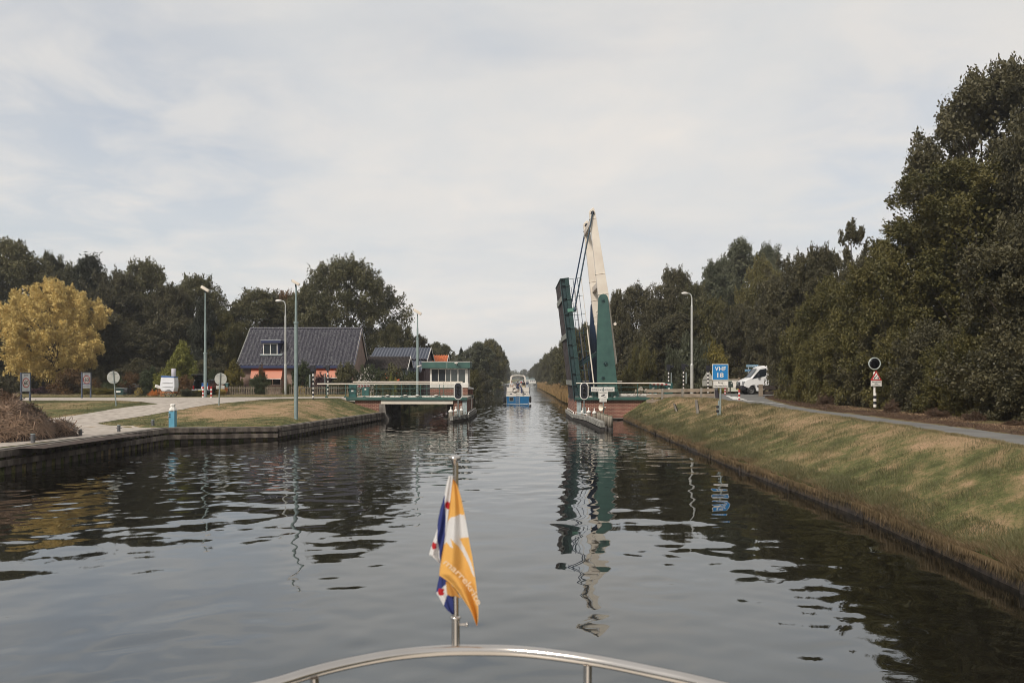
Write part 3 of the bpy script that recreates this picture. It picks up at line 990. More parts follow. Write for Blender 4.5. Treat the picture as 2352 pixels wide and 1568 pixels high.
for y in (67.05, 73.95):
    mb = MB()
    mb.tube([lp(.1, 1.05, y), lp(5.5, 1.05, y)], .06, 10)
    mb.tube([lp(5.5, 1.05, y), lp(LEN + .1, 1.05, y)], .022, 8)
    mb.build('leaf_handrail', CREAM, LEAF)
    mb = MB()
    for n in (.36, .72): mb.tube([lp(.3, n, y), lp(LEN - .05, n, y)], .024, 6)
    mb.build('leaf_railing', RODBLUE, LEAF)
    mb = MB()
    for s in (.7, 2.2, 3.75, 5.3, 6.85, 8.4, 9.9):
        mb.bar(lp(s, 0, y), lp(s, 1.05, y), .03, .03)
    mb.each('railing_stanchion', GREEN, LEAF)
# lifting rods
for y, yb in ((67.32, 66.86), (73.15, 73.9)):
    mb = MB()
    a = bpt(7.28, 0.02, y if y > 70 else 67.36); b_ = lp(7.3, .18, yb)
    mb.tube([a, b_], .065, 10)
    mb.lathe(b_ + Vector((0, -.04, 0)), [(.13, .06), (.13, -.06), (.05, -.08)], 12, axis='Y')
    mb.build('lifting_rod', RODBLUE if y > 70 else mat('rod_paint', (0.020, 0.045, 0.07), .45), BR)
# rack struts
for y in (67.75, 73.3):
    mb = MB()
    a = Vector((7.4, y, 5.75)); b_ = lp(2.65, .12, y)
    mb.bar(a, b_, .16, .30)
    mb.bar(a + Vector((0, -.1, .13)), b_ + Vector((0, -.1, .13)), .06, .04)
    mb.build('rack_strut', DGREEN, BR, bevel=.01)
# leaf heel
mb = MB()
mb.prism([(5.28, 2.0), (6.1, 2.0), (6.05, 3.05), (5.7, 3.7), (5.30, 3.2)], 67.3, 67.5)
mb.bx(6.7, 7.2, 67.4, 73.6, 2.0, 2.5)
mb.each('hinge_bracket', DGREEN, BR)
for x, z in ((7.0, 8.05), (8.73, 8.03)):
    pass
mb = MB()
for x in (7.0, 8.62):
    mb.lathe((x, 66.9, 8.02), [(.02, .2), (.12, .12), (.13, -.02), (.10, -.02), (.02, .02)], 14, axis='Y')
mb.each('floodlight', CREAM, BR)

# barrier drives and booms
def drive(x, y, z, w=.62, d=.55, h=1.0, label='', flip=1):
    t = thing('barrier_drive_cabinet', label, 'cabinet', (x, y, z), 'green barrier drive cabinets at the bridge')
    mb = MB(); mb.bx(x - w / 2, x + w / 2, y - d / 2, y + d / 2, z, z + h); mb.bx(x - w / 2 - .02, x + w / 2 + .02, y - d / 2 - .02, y + d / 2 + .02, z + h, z + h + .04)
    mb.build('housing', mat('cabinet_green', (0.022, 0.100, 0.090), .45, c2=(0.016, 0.074, 0.07), vs_=2), t, bevel=.012)
    mb = MB(); mb.bx(x - w / 2 + .06, x + w / 2 - .06, y - d / 2 - .012, y - d / 2 - .003, z + .06, z + h * .66)
    mb.build('door', mat('cabinet_green', ()), t)
    mb = MB(); mb.bx(x - .09, x + .09, y - d / 2 - .018, y - d / 2 - .013, z + h * .48, z + h * .60)
    mb.build('notice_plate', WHITE, t)
    mb = MB(); mb.bx(x - .1, x + .1, y - d / 2 - .03, y - d / 2 - .002, z + h * .72, z + h * .86)
    mb.build('drive_shaft', BLACKP, t)
    return t
drive(-13.42, 67.55, 1.88, label='green barrier cabinet at the near left end of the bridge railing')
drive(-13.5, 73.9, 1.88, label='green barrier cabinet across the road behind the left railing', h=1.1)
drive(14.1, 72.2, 2.02, w=.68, h=1.0, label='dark green barrier cabinet right of the wooden rail fence end')
drive(13.45, 76.3, 2.02, w=.62, h=1.05, label='dark green barrier cabinet behind the right bridge handrail end')
def boom(a, b_, r0, label):
    t = thing('barrier_boom', label, 'barrier boom', a, 'lowered barrier booms')
    a = Vector(a); b_ = Vector(b_)
    mb = MB(); mb.banded(a, b_, r0, r0 * .7, 9, 0); mb.build('boom_tube', [WHITE, REDP], t)
    mb = MB(); mb.sphere(a, r0 * 1.3, 10); mb.build('boom_root', DGREEN, t)
boom((-13.25, 67.9, 2.80), (-13.1, 73.55, 2.78), .10, 'red and white barrier boom lowered behind the left railing')
boom((13.3, 75.95, 2.93), (13.75, 69.5, 2.92), .10, 'pale barrier boom lowered beside the right end of the handrail')

# ------------------------------------------------------------------ operator cabin
YC = 75.6
def uvx(u, Y): return (u - CU) * Y / F
def uvz(v, Y): return CZ - (v - CV) * Y / F
CB = thing('bridge_control_cabin', 'flat roofed bridge control cabin with white windows over red brick', 'cabin', (-6.3, YC, 1.3))
x0, x1 = uvx(987.5, YC), uvx(1074.5, YC)      # walls
y1 = YC + 3.1
zr0, zr1 = uvz(845.6, YC), uvz(830.5, YC)
zs = uvz(886.5, YC)     # top of brick
mb = MB(); mb.bx(x0, x1 - .02, YC, y1, 1.1, zs - .10)
mb.build('brick_base', BRICK, CB)
mb = MB(); mb.bx(uvx(968.7, YC - .5), uvx(1079.5, YC - .5), YC - .5, y1 + .5, zr0, zr1 - .03)
RF = mb.build('roof', GREEN, CB, bevel=.015)
mb = MB(); mb.bx(uvx(968.7, YC - .5) - .02, uvx(1079.5, YC - .5) + .02, YC - .53, y1 + .53, zr1 - .03, zr1 + .02)
mb.bx(uvx(1026.5, YC - .5) - .01, uvx(1026.5, YC - .5) + .01, YC - .505, YC - .499, zr0, zr1 - .03)
mb.build('roof_trim', WHITE, RF)
# window band
mb = MB()
zb, zt = uvz(879.5, YC), uvz(847, YC)
def frame(mb, xa, xb, y, za, zb_, w=.06, d=.08):
    mb.bx(xa, xb, y, y + d, za, za + w); mb.bx(xa, xb, y, y + d, zb_ - w, zb_)
    mb.bx(xa, xa + w, y, y + d, za + w, zb_ - w); mb.bx(xb - w, xb, y, y + d, za + w, zb_ - w)
mb.bx(x0, x0 + .16, YC + .02, YC + .14, zs - .1, zr0)
mb.bx(x1 - .22, x1, YC + .02, YC + .14, zs - .1, zr0)
mb.bx(x0, x1 + .05, YC - .05, YC + .12, zs - .14, zb - .002)
mb.bx(x0, x1, YC + .01, YC + .13, zt, zr0 + .01)
mb.bx(x0, x0 + .12, YC + .14, y1, zs - .1, zr0)
mb.bx(x1 - .12, x1, YC + .14, y1 - 1.4, zs - .1, zb + .1)
mb.bx(x1 - .12, x1, y1 - 1.4, y1, zs - .1, zr0)
mb.bx(x1 - .12, x1, YC + 1.5, YC + 1.58, zb + .1, zr0)
mb.bx(x0, x1, y1 - .12, y1, zs - .1, zb)
mb.bx(x0, x0 + 1.8, y1 - .12, y1, zb, zr0)
CW = mb.build('window_wall', WHITE, CB)
ww = [1001.2, 1028, 1054.5, 1073, 1099]
us = [988.0 + i for i in (0,)]
cols = [(994.0, 1013.0), (1015.5, 1033.0), (1034.8, 1045.0), (1046.8, 1062.2)]
cols = [(991.3, 1005.9), (1007.8, 1022.4), (1024.4, 1034.2), (1036.2, 1050.6), (1052.9, 1068.0)]
for i, (a, b_) in enumerate(cols):
    xa, xb = uvx(a - 1.2, YC), uvx(b_ + 1.2, YC)
    mb = MB(); frame(mb, xa, xb, YC + .03, zb, zt, .05, .07)
    w_ = mb.build('window', WHITE, CB)
    mb = MB(); mb.bx(xa + .05, xb - .05, YC + .06, YC + .075, zb + .05, zt - .05)
    mb.build('pane', MATS['window_glass'] if i < 2 else mat('window_glass_light', (0.045, 0.055, 0.05), .06, spec=.8), w_)
mb = MB(); mb.bx(x1 - .07, x1 - .05, YC + .15, y1 - 1.4, zb + .1, zr0 - .05)
mb.build('side_pane', GLASS, CB)
mb = MB()
xx = uvx(1048, YC - .5)
mb.cyl((xx - .1, YC - .62, zr1 - .16), (xx + .12, YC - .9, zr1 - .12), .07); mb.bx(xx, xx + .06, YC - .6, YC - .5, zr1 - .3, zr1 - .1)
xx = uvx(966, YC)
mb.cyl((xx + .1, YC - .4, zr0 + .25), (xx - .2, YC - .7, zr0 + .15), .07)
mb.each('security_camera', WHITE, CB)
mb = MB()
px0, px1 = -4.55, -3.72
mb.bx(px0 + .1, px1 - .08, 77.0, 78.2, 1.87, 2.42)
PAR = mb.build('parapet', BRICK, CB)
mb = MB()
mb.add([(px0, 76.9, 2.42), (px1, 76.9, 2.42), (px1, 78.3, 2.42), (px0, 78.3, 2.42), (px0, 76.9, 2.5), (px1, 76.9, 2.5), (px1, 78.3, 2.5), (px0, 78.3, 2.5), (px0 + .15, 77.2, 2.68), (px1 - .5, 77.2, 2.68), (px1 - .5, 78.0, 2.68), (px0 + .15, 78.0, 2.68)],
       [(0, 1, 2, 3), (0, 1, 5, 4), (1, 2, 6, 5), (2, 3, 7, 6), (3, 0, 4, 7), (4, 5, 9, 8), (5, 6, 10, 9), (6, 7, 11, 10), (7, 4, 8, 11), (8, 9, 10, 11)])
mb.build('parapet_cap', WHITE, PAR)

# ------------------------------------------------------------------ fenders and mooring piles
PILEM = mat('pile_wood', (0.36, 0.32, 0.255), 0.85, c2=(0.15, 0.125, 0.10), vs_=5, bump=.7, bs=14, stretch=(1, 1, .08), detail=8)
WET = mat('wet_wood', (0.03, 0.024, 0.02), .6)
def pile(x, y, zt, r_, label, cap, lean=0.0):
    t = thing('mooring_pile', label, 'pile', (x, y, 0), 'timber piles at the bridge')
    mb = MB()
    pr = [(r_ * 1.12, -1.2), (r_ * 1.12, 0.18), (r_ * 1.12, .19), (r_, zt - .1), (r_ * .93, zt)]
    vs_ = []
    n = 14
    rnd = random.Random(int(x * 100 + y * 7))
    mb.lathe((x, y, 0), pr[2:], n); o = mb.build('shaft', PILEM, t)
    mb = MB(); mb.lathe((x, y, 0), [(r_ * 1.13, -1.2), (r_ * 1.13, .19)], n); mb.build('wet_foot', WET, t)
    mb = MB()
    if cap:
        mb.lathe((x, y, zt), [(r_ * 1.05, -.06), (r_ * 1.12, -.06), (r_ * 1.12, .05), (r_ * .85, .10), (.05, .17), (.035, .26), (.055, .30), (.04, .36), (.01, .37)], n)
        mb.build('cap', WHITE, t)
    else:
        mb.lathe((x, y, zt), [(r_ * .95, 0), (r_ * .98, .03), (r_ * .9, .05), (.01, .06)], n)
        mb.build('top_plate', mat('mossy_top', (.14, .15, .10), .9), t)
for i, (u, v, Y, w) in enumerate([(1035.6, 945, 63.2, 10.5), (1047.3, 943.5, 64.4, 9), (1059.3, 942.6, 65.6, 9)]):
    pile(uvx(u, Y), Y, uvz(v, Y), w * Y / F / 2, ['white capped timber pile nearest the water, left pier', 'middle white capped timber pile of the left pier', 'white capped timber pile closest to the grey corner post, left pier'][i], True)
rp_ = [(1338.8, 946.0, 65.2, 9.5, True), (1352.0, 946.6, 63.0, 9.5, True), (1365.2, 948.2, 61.2, 9.2, True), (1375.5, 947.7, 59.2, 10, False), (1383.8, 950.2, 57.4, 10, False), (1391.2, 953, 55.7, 10.5, False), (1401.0, 956.5, 53.8, 12.5, False)]
lb = ['white capped timber pile nearest the brick wall, right pier', 'second white capped timber pile from the brick wall, right pier', 'third white capped timber pile from the brick wall, right pier', 'uncapped grey pile right beside the last white capped pile',
      'uncapped grey pile under the loudspeaker pole', 'uncapped grey pile next to the outermost big pile', 'outermost and thickest grey timber pile at the end of the right fender']
for i, (u, v, Y, w, c) in enumerate(rp_):
    pile(uvx(u, Y), Y, uvz(v, Y), w * Y / F / 2, lb[i], c)

def fender(pts, label, w=.26, h=.30, rail=None, mi=0):
    t = thing('timber_fender', label, 'fender', (pts[0][0], pts[0][1], 0), 'timber fenders guarding the bridge piers')
    mb = MB()
    for i in range(len(pts) - 1):
        a, b_ = Vector(pts[i]), Vector(pts[i + 1]); mb.bar(a, b_, w, h)
    mb.build('beam', mat('fender_wood', (0.34, 0.33, 0.29), .85, c2=(.13, .12, .11), vs_=3.5, bump=.6, bs=9, detail=8), t, bevel=.02)
    mb = MB()
    for i in range(len(pts) - 1):
        a, b_ = Vector(pts[i]), Vector(pts[i + 1]); mb.bar(a - Vector((0, 0, h * 1.15)), b_ - Vector((0, 0, h * 1.15)), w * .8, h * .9)
        k = max(2, int((b_ - a).length / 1.6))
        for j in range(k):
            q = a.lerp(b_, (j + .5) / k); mb.cyl((q.x, q.y + .1, -1), (q.x, q.y + .1, q.z), .11, n=8)
    mb.build('lower_timber', WET, t)
    if rail:
        a, b_ = Vector(rail[0]), Vector(rail[1]); dz = Vector((0, 0, .15))
        mb = MB(); mb.tube([a, a + dz, b_ + dz, b_], .035, 8); mb.build('guard_rail', WHITE, t)
fender([(-4.75, 62.7, .34), (-3.78, 66.4, .38)], 'short pale timber fender in front of the three left piles', rail=((-4.55, 63.4, .5), (-3.85, 66.2, .53)))
fender([(-3.72, 66.2, .33), (-3.42, 75.5, .40)], 'timber fender along the channel side of the left pier', rail=((-3.6, 66.6, .48), (-3.42, 74.8, .55)))
fender([(5.02, 73.5, .50), (5.15, 66.6, .33)], 'timber fender along the channel side of the right pier', rail=((5.05, 72.8, .62), (5.16, 67.1, .5)))
fender([(5.2, 66.3, .38), (5.75, 60.8, .42)], 'grey timber fender before the white capped right piles', rail=((5.25, 65.9, .54), (5.72, 61.0, .58)))
fender([(5.76, 60.6, .46), (5.98, 52.9, .44)], 'heavy weathered fender beam running out to the last right pile', h=.38, w=.30)

# ------------------------------------------------------------------ waterway signals and signs by the bridge
def signal(u, v, Y, vb, label):
    x, z = uvx(u, Y), uvz(v, Y)
    t = thing('canal_traffic_light', label, 'traffic light', (x, Y, uvz(vb, Y)), 'unlit canal traffic lights')
    w, h = .275, .625
    def oval(w_, h_, n=10):
        p = []
        for k in range(n + 1):
            a = PI * k / n; p.append((x + w_ * math.cos(a), z + (h_ - w_) + w_ * math.sin(a)))
        for k in range(n + 1):
            a = PI + PI * k / n; p.append((x + w_ * math.cos(a), z - (h_ - w_) + w_ * math.sin(a)))
        return p
    mb = MB(); mb.prism(oval(w + .07, h + .07), Y - .03, Y + .03); mb.build('rim', WHITE, t)
    mb = MB(); mb.prism(oval(w, h), Y - .05, Y - .031); B = mb.build('backboard', BLACKP, t)
    for dz in (.29, 0, -.29):
        mb = MB(); mb.lathe((x, Y - .05, z + dz), [(.10, 0), (.10, -.03), (.06, -.05), (.01, -.06)], 14, axis='Y')
        mb.build('lens', mat('dark_lens', (.035, .03, .03), .15), t)
        mb = MB(); p = []
        for k in range(9):
            a = PI * (.02 + .96 * k / 8); p.append((x + .125 * math.cos(a), z + dz + .125 * math.sin(a)))
        q = [(x + (a_ - x) * .88, z + dz + (b_ - z - dz) * .88) for a_, b_ in p][::-1]
        mb.prism(p + q, Y - .20, Y - .05); mb.build('hood', BLACKP, t)
    mb = MB(); zb = uvz(vb, Y); mb.cyl((x, Y + .05, zb - .6), (x, Y + .05, z - h), .045, n=10)
    mb.bx(x - .1, x - .03, Y + .1, Y + .17, zb - .5, zb + .1); mb.bx(x + .08, x + .16, Y + .1, Y + .17, zb - .5, zb + .1)
    mb.build('pole', STEEL, t)
signal(1052.2, 897.5, 63.9, 943, 'unlit oval canal signal with white rim in front of the cabin')
signal(1341.7, 897.6, 64.4, 938, 'unlit oval canal signal with white rim under the raised leaf')

def plate(t, u0, v0, u1, v1, Y, m, name='panel', d=.02, back=None):
    mb = MB(); mb.bx(uvx(u0, Y), uvx(u1, Y), Y, Y + d, uvz(v1, Y), uvz(v0, Y))
    return mb.build(name, m, t, bevel=.006)
INK = mat('black_lettering', (.03, .03, .035), .6)
t = thing('place_name_sign', 'long white board reading Nieuweschoot on the bridge railing', 'name sign', (uvx(1384.4, 66.5), 66.5, 1.9))
p = plate(t, 1357.6, 888.6, 1411.4, 899.4, 66.5, WHITE)
text('Nieuweschoot', uvx(1384.6, 66.5), uvz(894.2, 66.5), 1.72, .20, 66.49, mat('slate_lettering', (.06, .08, .11), .6), p, bold=.008, spacing=1.2, maxw=False)
mb = MB()
for u in (1362, 1406): mb.bar((uvx(u, 66.5), 66.6, 1.9), (uvx(u, 66.5), 66.6, 2.45), .05, .04)
mb.build('bracket', GREEN, t)
Y = 58.8
t = thing('camera_warning_sign', 'white camera surveillance sign on a thin pole with a second small plate below', 'sign', (uvx(1385.6, Y), Y, .3))
mb = MB(); mb.cyl((uvx(1385.8, Y), Y + .05, -.4), (uvx(1385.8, Y), Y + .05, uvz(889.5, Y)), .04, n=10); mb.build('pole', STEEL, t)
p = plate(t, 1374.6, 899.6, 1396.6, 915.0, Y, WHITE)
text('Camerabewaking', uvx(1385.6, Y), uvz(902.3, Y), .62, .075, Y - .008, INK, p, maxw=False)
mb = MB(); cx, cz = uvx(1385.6, Y), uvz(907.8, Y)
mb.prism([(cx - .13, cz - .08), (cx - .15, cz - .01), (cx + .09, cz + .09), (cx + .12, cz + .02)], Y - .012, Y - .002)
mb.bar((cx, Y - .007, cz - .03), (cx + .06, Y - .007, cz - .12), .01, .02); mb.bar((cx + .05, Y - .007, cz - .12), (cx + .2, Y - .007, cz - .13), .01, .02)
mb.build('camera_pictogram', BLACKP, p)
p = plate(t, 1377, 915.6, 1393.8, 922.8, Y, WHITE)
mb = MB()
for k in range(3): mb.bx(cx - .2 + .03 * (k == 1), cx + .2 - .03 * (k == 1), Y - .008, Y - .004, uvz(917.2 + 2 * k, Y), uvz(916.7 + 2 * k, Y))
mb.build('small_print', mat('grey_print', (.3, .3, .3), .7), p)
t = thing('loudspeaker', 'pale horn loudspeaker clamped to the camera sign pole', 'loudspeaker', (uvx(1384, Y), Y - .15, uvz(936, Y)))
cx, cz = uvx(1384.5, Y), uvz(935.6, Y)
mb = MB(); d_ = Vector((-1, -.75, .05)).normalized()
c0 = Vector((cx + .16, Y - .08, cz))
mb.tube([c0, c0 + d_ * .12, c0 + d_ * .3, c0 + d_ * .42], [.05, .06, .15, .25], 16, caps=False)
mb.sphere(c0, .07, 8)
mb.build('horn', CREAM, t); mb = MB(); mb.bar((cx + .1, Y - .12, cz - .1), (cx + .05, Y + .03, cz - .2), .04, .12); mb.build('clamp', STEEL, t)

# ------------------------------------------------------------------ poles and lamps
def camera_pole(base, Y, vt, r0, r1, vj, label, side, vg):
    t = thing('camera_pole', label, 'camera pole', base, 'grey poles with a camera on top')
    x, z0 = base[0], base[2]
    zt = uvz(vt, Y); zj = uvz(vj, Y); zg = uvz(vg, Y)
    mb = MB()
    mb.tube([(x, Y, z0 - .3), (x, Y, zj - .06)], [r0, r0 * .92], 8)
    mb.tube([(x, Y, zj - .06), (x, Y, zj + .06)], [r0 * 1.25, r0 * 1.25], 8)
    mb.tube([(x, Y, zj + .06), (x, Y, zg)], [r0 * .66, r0 * .62], 8)
    mb.tube([(x, Y, zg), (x, Y, zt)], [r0 * .50, r1], 8)
    mb.build('pole', GREYPOST, t)
    mb = MB()
    k_ = Y / 50; a = Vector((x - side * .22 * k_, Y - .1, zt + .34 * k_)); b_ = Vector((x + side * .24 * k_, Y - .1, zt + .06 * k_))
    mb.bar(a, b_, .17 * k_, .17 * k_); mb.build('camera_housing', CREAM, t, bevel=.03)
    mb = MB(); mb.bar((x, Y - .05, zt - .05), (x, Y - .1, zt + .12), .08, .08); mb.bar(a + (a - b_).normalized() * .01, a + (a - b_).normalized() * .02, .11 * k_, .11 * k_); mb.build('bracket', BLACKP, t)
b0 = G(680, 962); camera_pole((b0.x, b0.y, b0.z), b0.y, 657, .125, .05, 741, 'tall grey camera pole standing in the lawn near the quay edge', 1, 689)
b0 = G(471.5, 912); camera_pole((b0.x, b0.y, b0.z), b0.y, 671, .155, .06, 811, 'grey camera pole between red and white bollards at the road', 1, 744)
camera_pole((uvx(959, 79), 79, 1.8), 79, 724, .14, .05, 777, 'slim camera pole rising beside the bridge control cabin', 1, 753)

def lamp(u, Y, vb, vtop, label, side=-1, r0=.13, vj=(780, 860)):
    x, z0 = uvx(u, Y), uvz(vb, Y)
    t = thing('street_lamp', label, 'street lamp', (x, Y, z0), 'curved street lamps')
    zt = uvz(vtop, Y)
    mb = MB()
    zz = [uvz(v, Y) for v in vj]
    mb.tube([(x, Y, z0 - .3), (x, Y, zz[1])], [r0, r0], 12); mb.tube([(x, Y, zz[1]), (x, Y, zz[1] + .12)], [r0, r0 * .74], 12)
    mb.tube([(x, Y, zz[1] + .12), (x, Y, zz[0])], [r0 * .74, r0 * .7], 12); mb.tube([(x, Y, zz[0]), (x, Y, zz[0] + .12)], [r0 * .7, r0 * .5], 12)
    p = [(x, Y, zz[0] + .12), (x, Y, zt - .5), (x + side * .06, Y, zt - .22), (x + side * .2, Y, zt - .06), (x + side * .42, Y, zt - .02)]
    mb.tube(p, [r0 * .5, r0 * .4, r0 * .38, r0 * .36, r0 * .34], 10)
    mb.build('post', ALU, t)
    mb = MB(); c = (x + side * .68, Y, zt - .02)
    mb.sphere(c, (.34, .16, .13), 12); H = mb.build('lamp_head', WHITE, t)
    mb = MB(); mb.sphere((c[0], c[1], c[2] - .05), (.28, .13, .12), 12); mb.build('diffuser', mat('milky_cover', (.35, .36, .36), .2), H)
lamp(655.5, 80, 904.5, 690, 'pale curved street lamp in front of the tiled house', r0=.135, vj=(727, 839))
b0 = G(1589, 903.5); lamp(1589, 77, 905, 673, 'pale curved street lamp behind the wooden rail fence', r0=.155, vj=(703, 838))

# signal posts with black and white bands
def striped(mb_w, mb_b, p0, p1, r_, n, first=0):
    p0 = Vector(p0); p1 = Vector(p1)
    for k in range(n):
        a = p0.lerp(p1, k / n); b_ = p0.lerp(p1, (k + 1) / n)
        (mb_w if (k + first) % 2 else mb_b).tube([a, b_], r_, 10)
def road_signal(u, v0, vb, Y, label, side=1, boards=True):
    x = uvx(u, Y); z0 = uvz(vb, Y); z1 = uvz(v0, Y)
    z0 = min(z0, 2.1)
    t = thing('barrier_signal_post', label, 'signal post', (x, Y, z0), 'black and white banded bridge signal posts')
    k = (z1 - z0)
    mb = MB(); mb.banded((x, Y, z0 - .1), (x, Y, z0 + k * .80), .075, .075, 13, 0)
    mb.build('banded_shaft', [BLACKP, WHITE], t)
    mb = MB(); mb.bx(x - .18, x + .16, Y - .15, Y + .15, z0 + k * .80, z1); mb.prism([(x + side * -.18, z1 - .05), (x - side * .5, z1 - .14), (x - side * .5, z1 - .24), (x - side * .18, z1 - .3)], Y - .12, Y + .12)
    mb.build('lamp_box', BLACKP, t, bevel=.02)
    if boards:
        mb = MB(); mb.bx(x - side * .22 - .02, x - side * .22 + .02, Y - .35, Y + .05, z0 + k * .34, z0 + k * .72)
        mb.build('side_board', STEEL, t)
road_signal(719.3, 838, 915.7, 63.6, 'banded signal post at the road edge nearest the lawn', 1)
road_signal(753.0, 838, 906.6, 78.0, 'banded signal post at the picket fence behind the left railing', 1)
road_signal(1535.7, 837, 904, 76.5, 'banded signal post directly behind the right green cabinet', -1)
road_signal(1569.9, 835.4, 904, 78.5, 'banded signal post left of the right street lamp', -1)
road_signal(1626.3, 838.8, 903.5, 76.0, 'banded signal post left of the blue VHF sign', -1, False)

def bollard(u, v0, vb, Y=None, r_=.06, label='', n=6, first=0):
    b_ = G(u, vb)
    if Y: b_ = Vector((uvx(u, Y), Y, float(ground(uvx(u, Y), Y))))
    z1 = uvz(v0, b_.y)
    t = thing('bollard', label, 'bollard', b_, 'red and white banded bollards')
    mb = MB(); mb.banded(b_ - Vector((0, 0, .02)), Vector((b_.x, b_.y, z1 - r_ * .5)), r_, r_, n, first); mb.build('shaft', [REDP, WHITE], t)
    mb = MB(); mb.sphere((b_.x, b_.y, z1 - r_ * .5), (r_, r_, r_ * .55), 12); mb.build('cap', REDP if (n - 1 + first) % 2 == 0 else WHITE, t)
bollard(1698, 894.8, 919.0, label='red and white bollard on the road marking in front of the van', r_=.068, n=5)
bollard(1665.6, 889.5, 905.2, Y=71, label='red and white bollard across the road behind the VHF sign', r_=.068, n=5)
bollard(466.5, 887.6, 912.6, label='red and white bollard just left of the grey camera pole', r_=.075, n=6, first=1)
bollard(485.3, 887.0, 914.0, label='red and white bollard just right of the grey camera pole', r_=.07, n=6, first=1)

# mooring stubs on the quay
for u, v0, vb, w, lab in ((75.7, 997.4, 1016.5, 9.5, 'short grey mooring post beside the reed heap'), (184.6, 987, 1001, 8.2, 'short grey mooring post left of the middle of the paved quay'),
                          (272.9, 976.7, 992.2, 7.2, 'short grey mooring post at the tip of the paved quay'), (351.2, 966.5, 979.5, 6.5, 'short grey mooring post in the grass left of the blue pedestal')):
    b_ = G(u, vb); h = (vb - v0) * b_.y / F; r_ = w * b_.y / F / 2
    t = thing('mooring_post', lab, 'mooring post', b_, 'short mooring posts along the quay')
    mb = MB(); mb.cyl(b_ - Vector((0, 0, .2)), b_ + Vector((0, 0, h)), r_, r_, 14); mb.cyl(b_ + Vector((0, 0, h * .62)) - Vector((r_ * 1.8, 0, 0)), b_ + Vector((r_ * 1.8, 0, h * .62)), r_ * .2, n=8)
    mb.build('post', mat('grey_mooring_paint', (.13, .13, .135), .7, c2=(.07, .07, .075), vs_=8), t)
    mb = MB(); mb.cyl(b_ + Vector((0, 0, h)), b_ + Vector((0, 0, h + .03)), r_ * 1.06, r_ * 1.02, 14); mb.build('cap', STEEL, t)

b_ = G(396.8, 980.2)
t = thing('service_pedestal', 'light blue service pedestal with white top on the quay edge', 'pedestal', b_)
h = (980.2 - 926.2) * b_.y / F; w = 13.5 * b_.y / F
mb = MB(); mb.bx(b_.x - w / 2, b_.x + w / 2, b_.y - w / 2, b_.y + w / 2, b_.z - .1, b_.z + h * .73)
mb.build('housing', mat('sky_blue_paint', (0.12, 0.33, 0.46), .45, c2=(.09, .27, .38), vs_=3), t, bevel=.02)
mb = MB(); z = b_.z + h * .73
mb.lathe((b_.x, b_.y, z), [(w * .68, 0), (w * .64, .08), (w * .46, .19), (w * .34, .20), (w * .34, .25), (w * .46, .26), (w * .46, .33), (w * .36, .37), (.02, .38)], 8, smooth_=False)
mb.build('top', WHITE, t)
mb = MB()
for k in range(2): mb.lathe((b_.x - w * .36, b_.y - w / 2, b_.z + h * (.50 + .1 * k)), [(.045, 0), (.045, -.05), (.01, -.06)], 10, axis='Y')
mb.each('socket', STEEL, t)

# traffic signs seen from behind
def sign_back(u, v, rr, ub, vb, label, sub=False):
    b_ = G(ub, vb); Y = b_.y
    x, z = uvx(u, Y), uvz(v, Y); r_ = rr * Y / F
    t = thing('round_traffic_sign', label, 'traffic sign', b_, 'round signs seen from behind')
    mb = MB(); top = Vector((x - .0, Y, z + r_ * 1.02)); mb.cyl((b_.x, Y, b_.z - .2), b_.lerp(top, .45), .045, n=10); mb.cyl(b_.lerp(top, .45), top, .03, n=10)
    mb.build('pole', STEEL, t)
    mb = MB(); mb.lathe((x, Y + .06, z), [(r_ * .97, 0), (r_, .0), (r_, .03), (.01, .03)], 28, axis='Y', smooth_=False)
    d = mb.build('sign_disc', mat('grey_sign_back', (.40, .40, .365), .6, .1, c2=(.31, .31, .285), vs_=4), t)
    mb = MB(); mb.bar((x - r_ * .6, Y + .045, z + r_ * .85 - .1), (x + r_ * .6, Y + .045, z + r_ * .85 - .1), .02, .03); mb.bar((x - r_ * .5, Y + .045, z - r_ * .85 + .05), (x + r_ * .5, Y + .045, z - r_ * .85 + .05), .02, .03)
    mb.each('clamp_bar', STEEL, t)
    if sub:
        mb = MB(); mb.bx(x - r_ * .75, x + r_ * .65, Y + .05, Y + .07, z - r_ * 1.62, z - r_ * 1.06); mb.build('sub_plate', MATS['grey_sign_back'], t)
sign_back(259.3, 866.5, 14.6, 267.3, 931.7, 'round grey sign back on a leaning pole in the far lawn')
sign_back(506, 870.2, 14.0, 502.5, 930.6, 'round grey sign back with small plate at the lawn tip by the road', True)

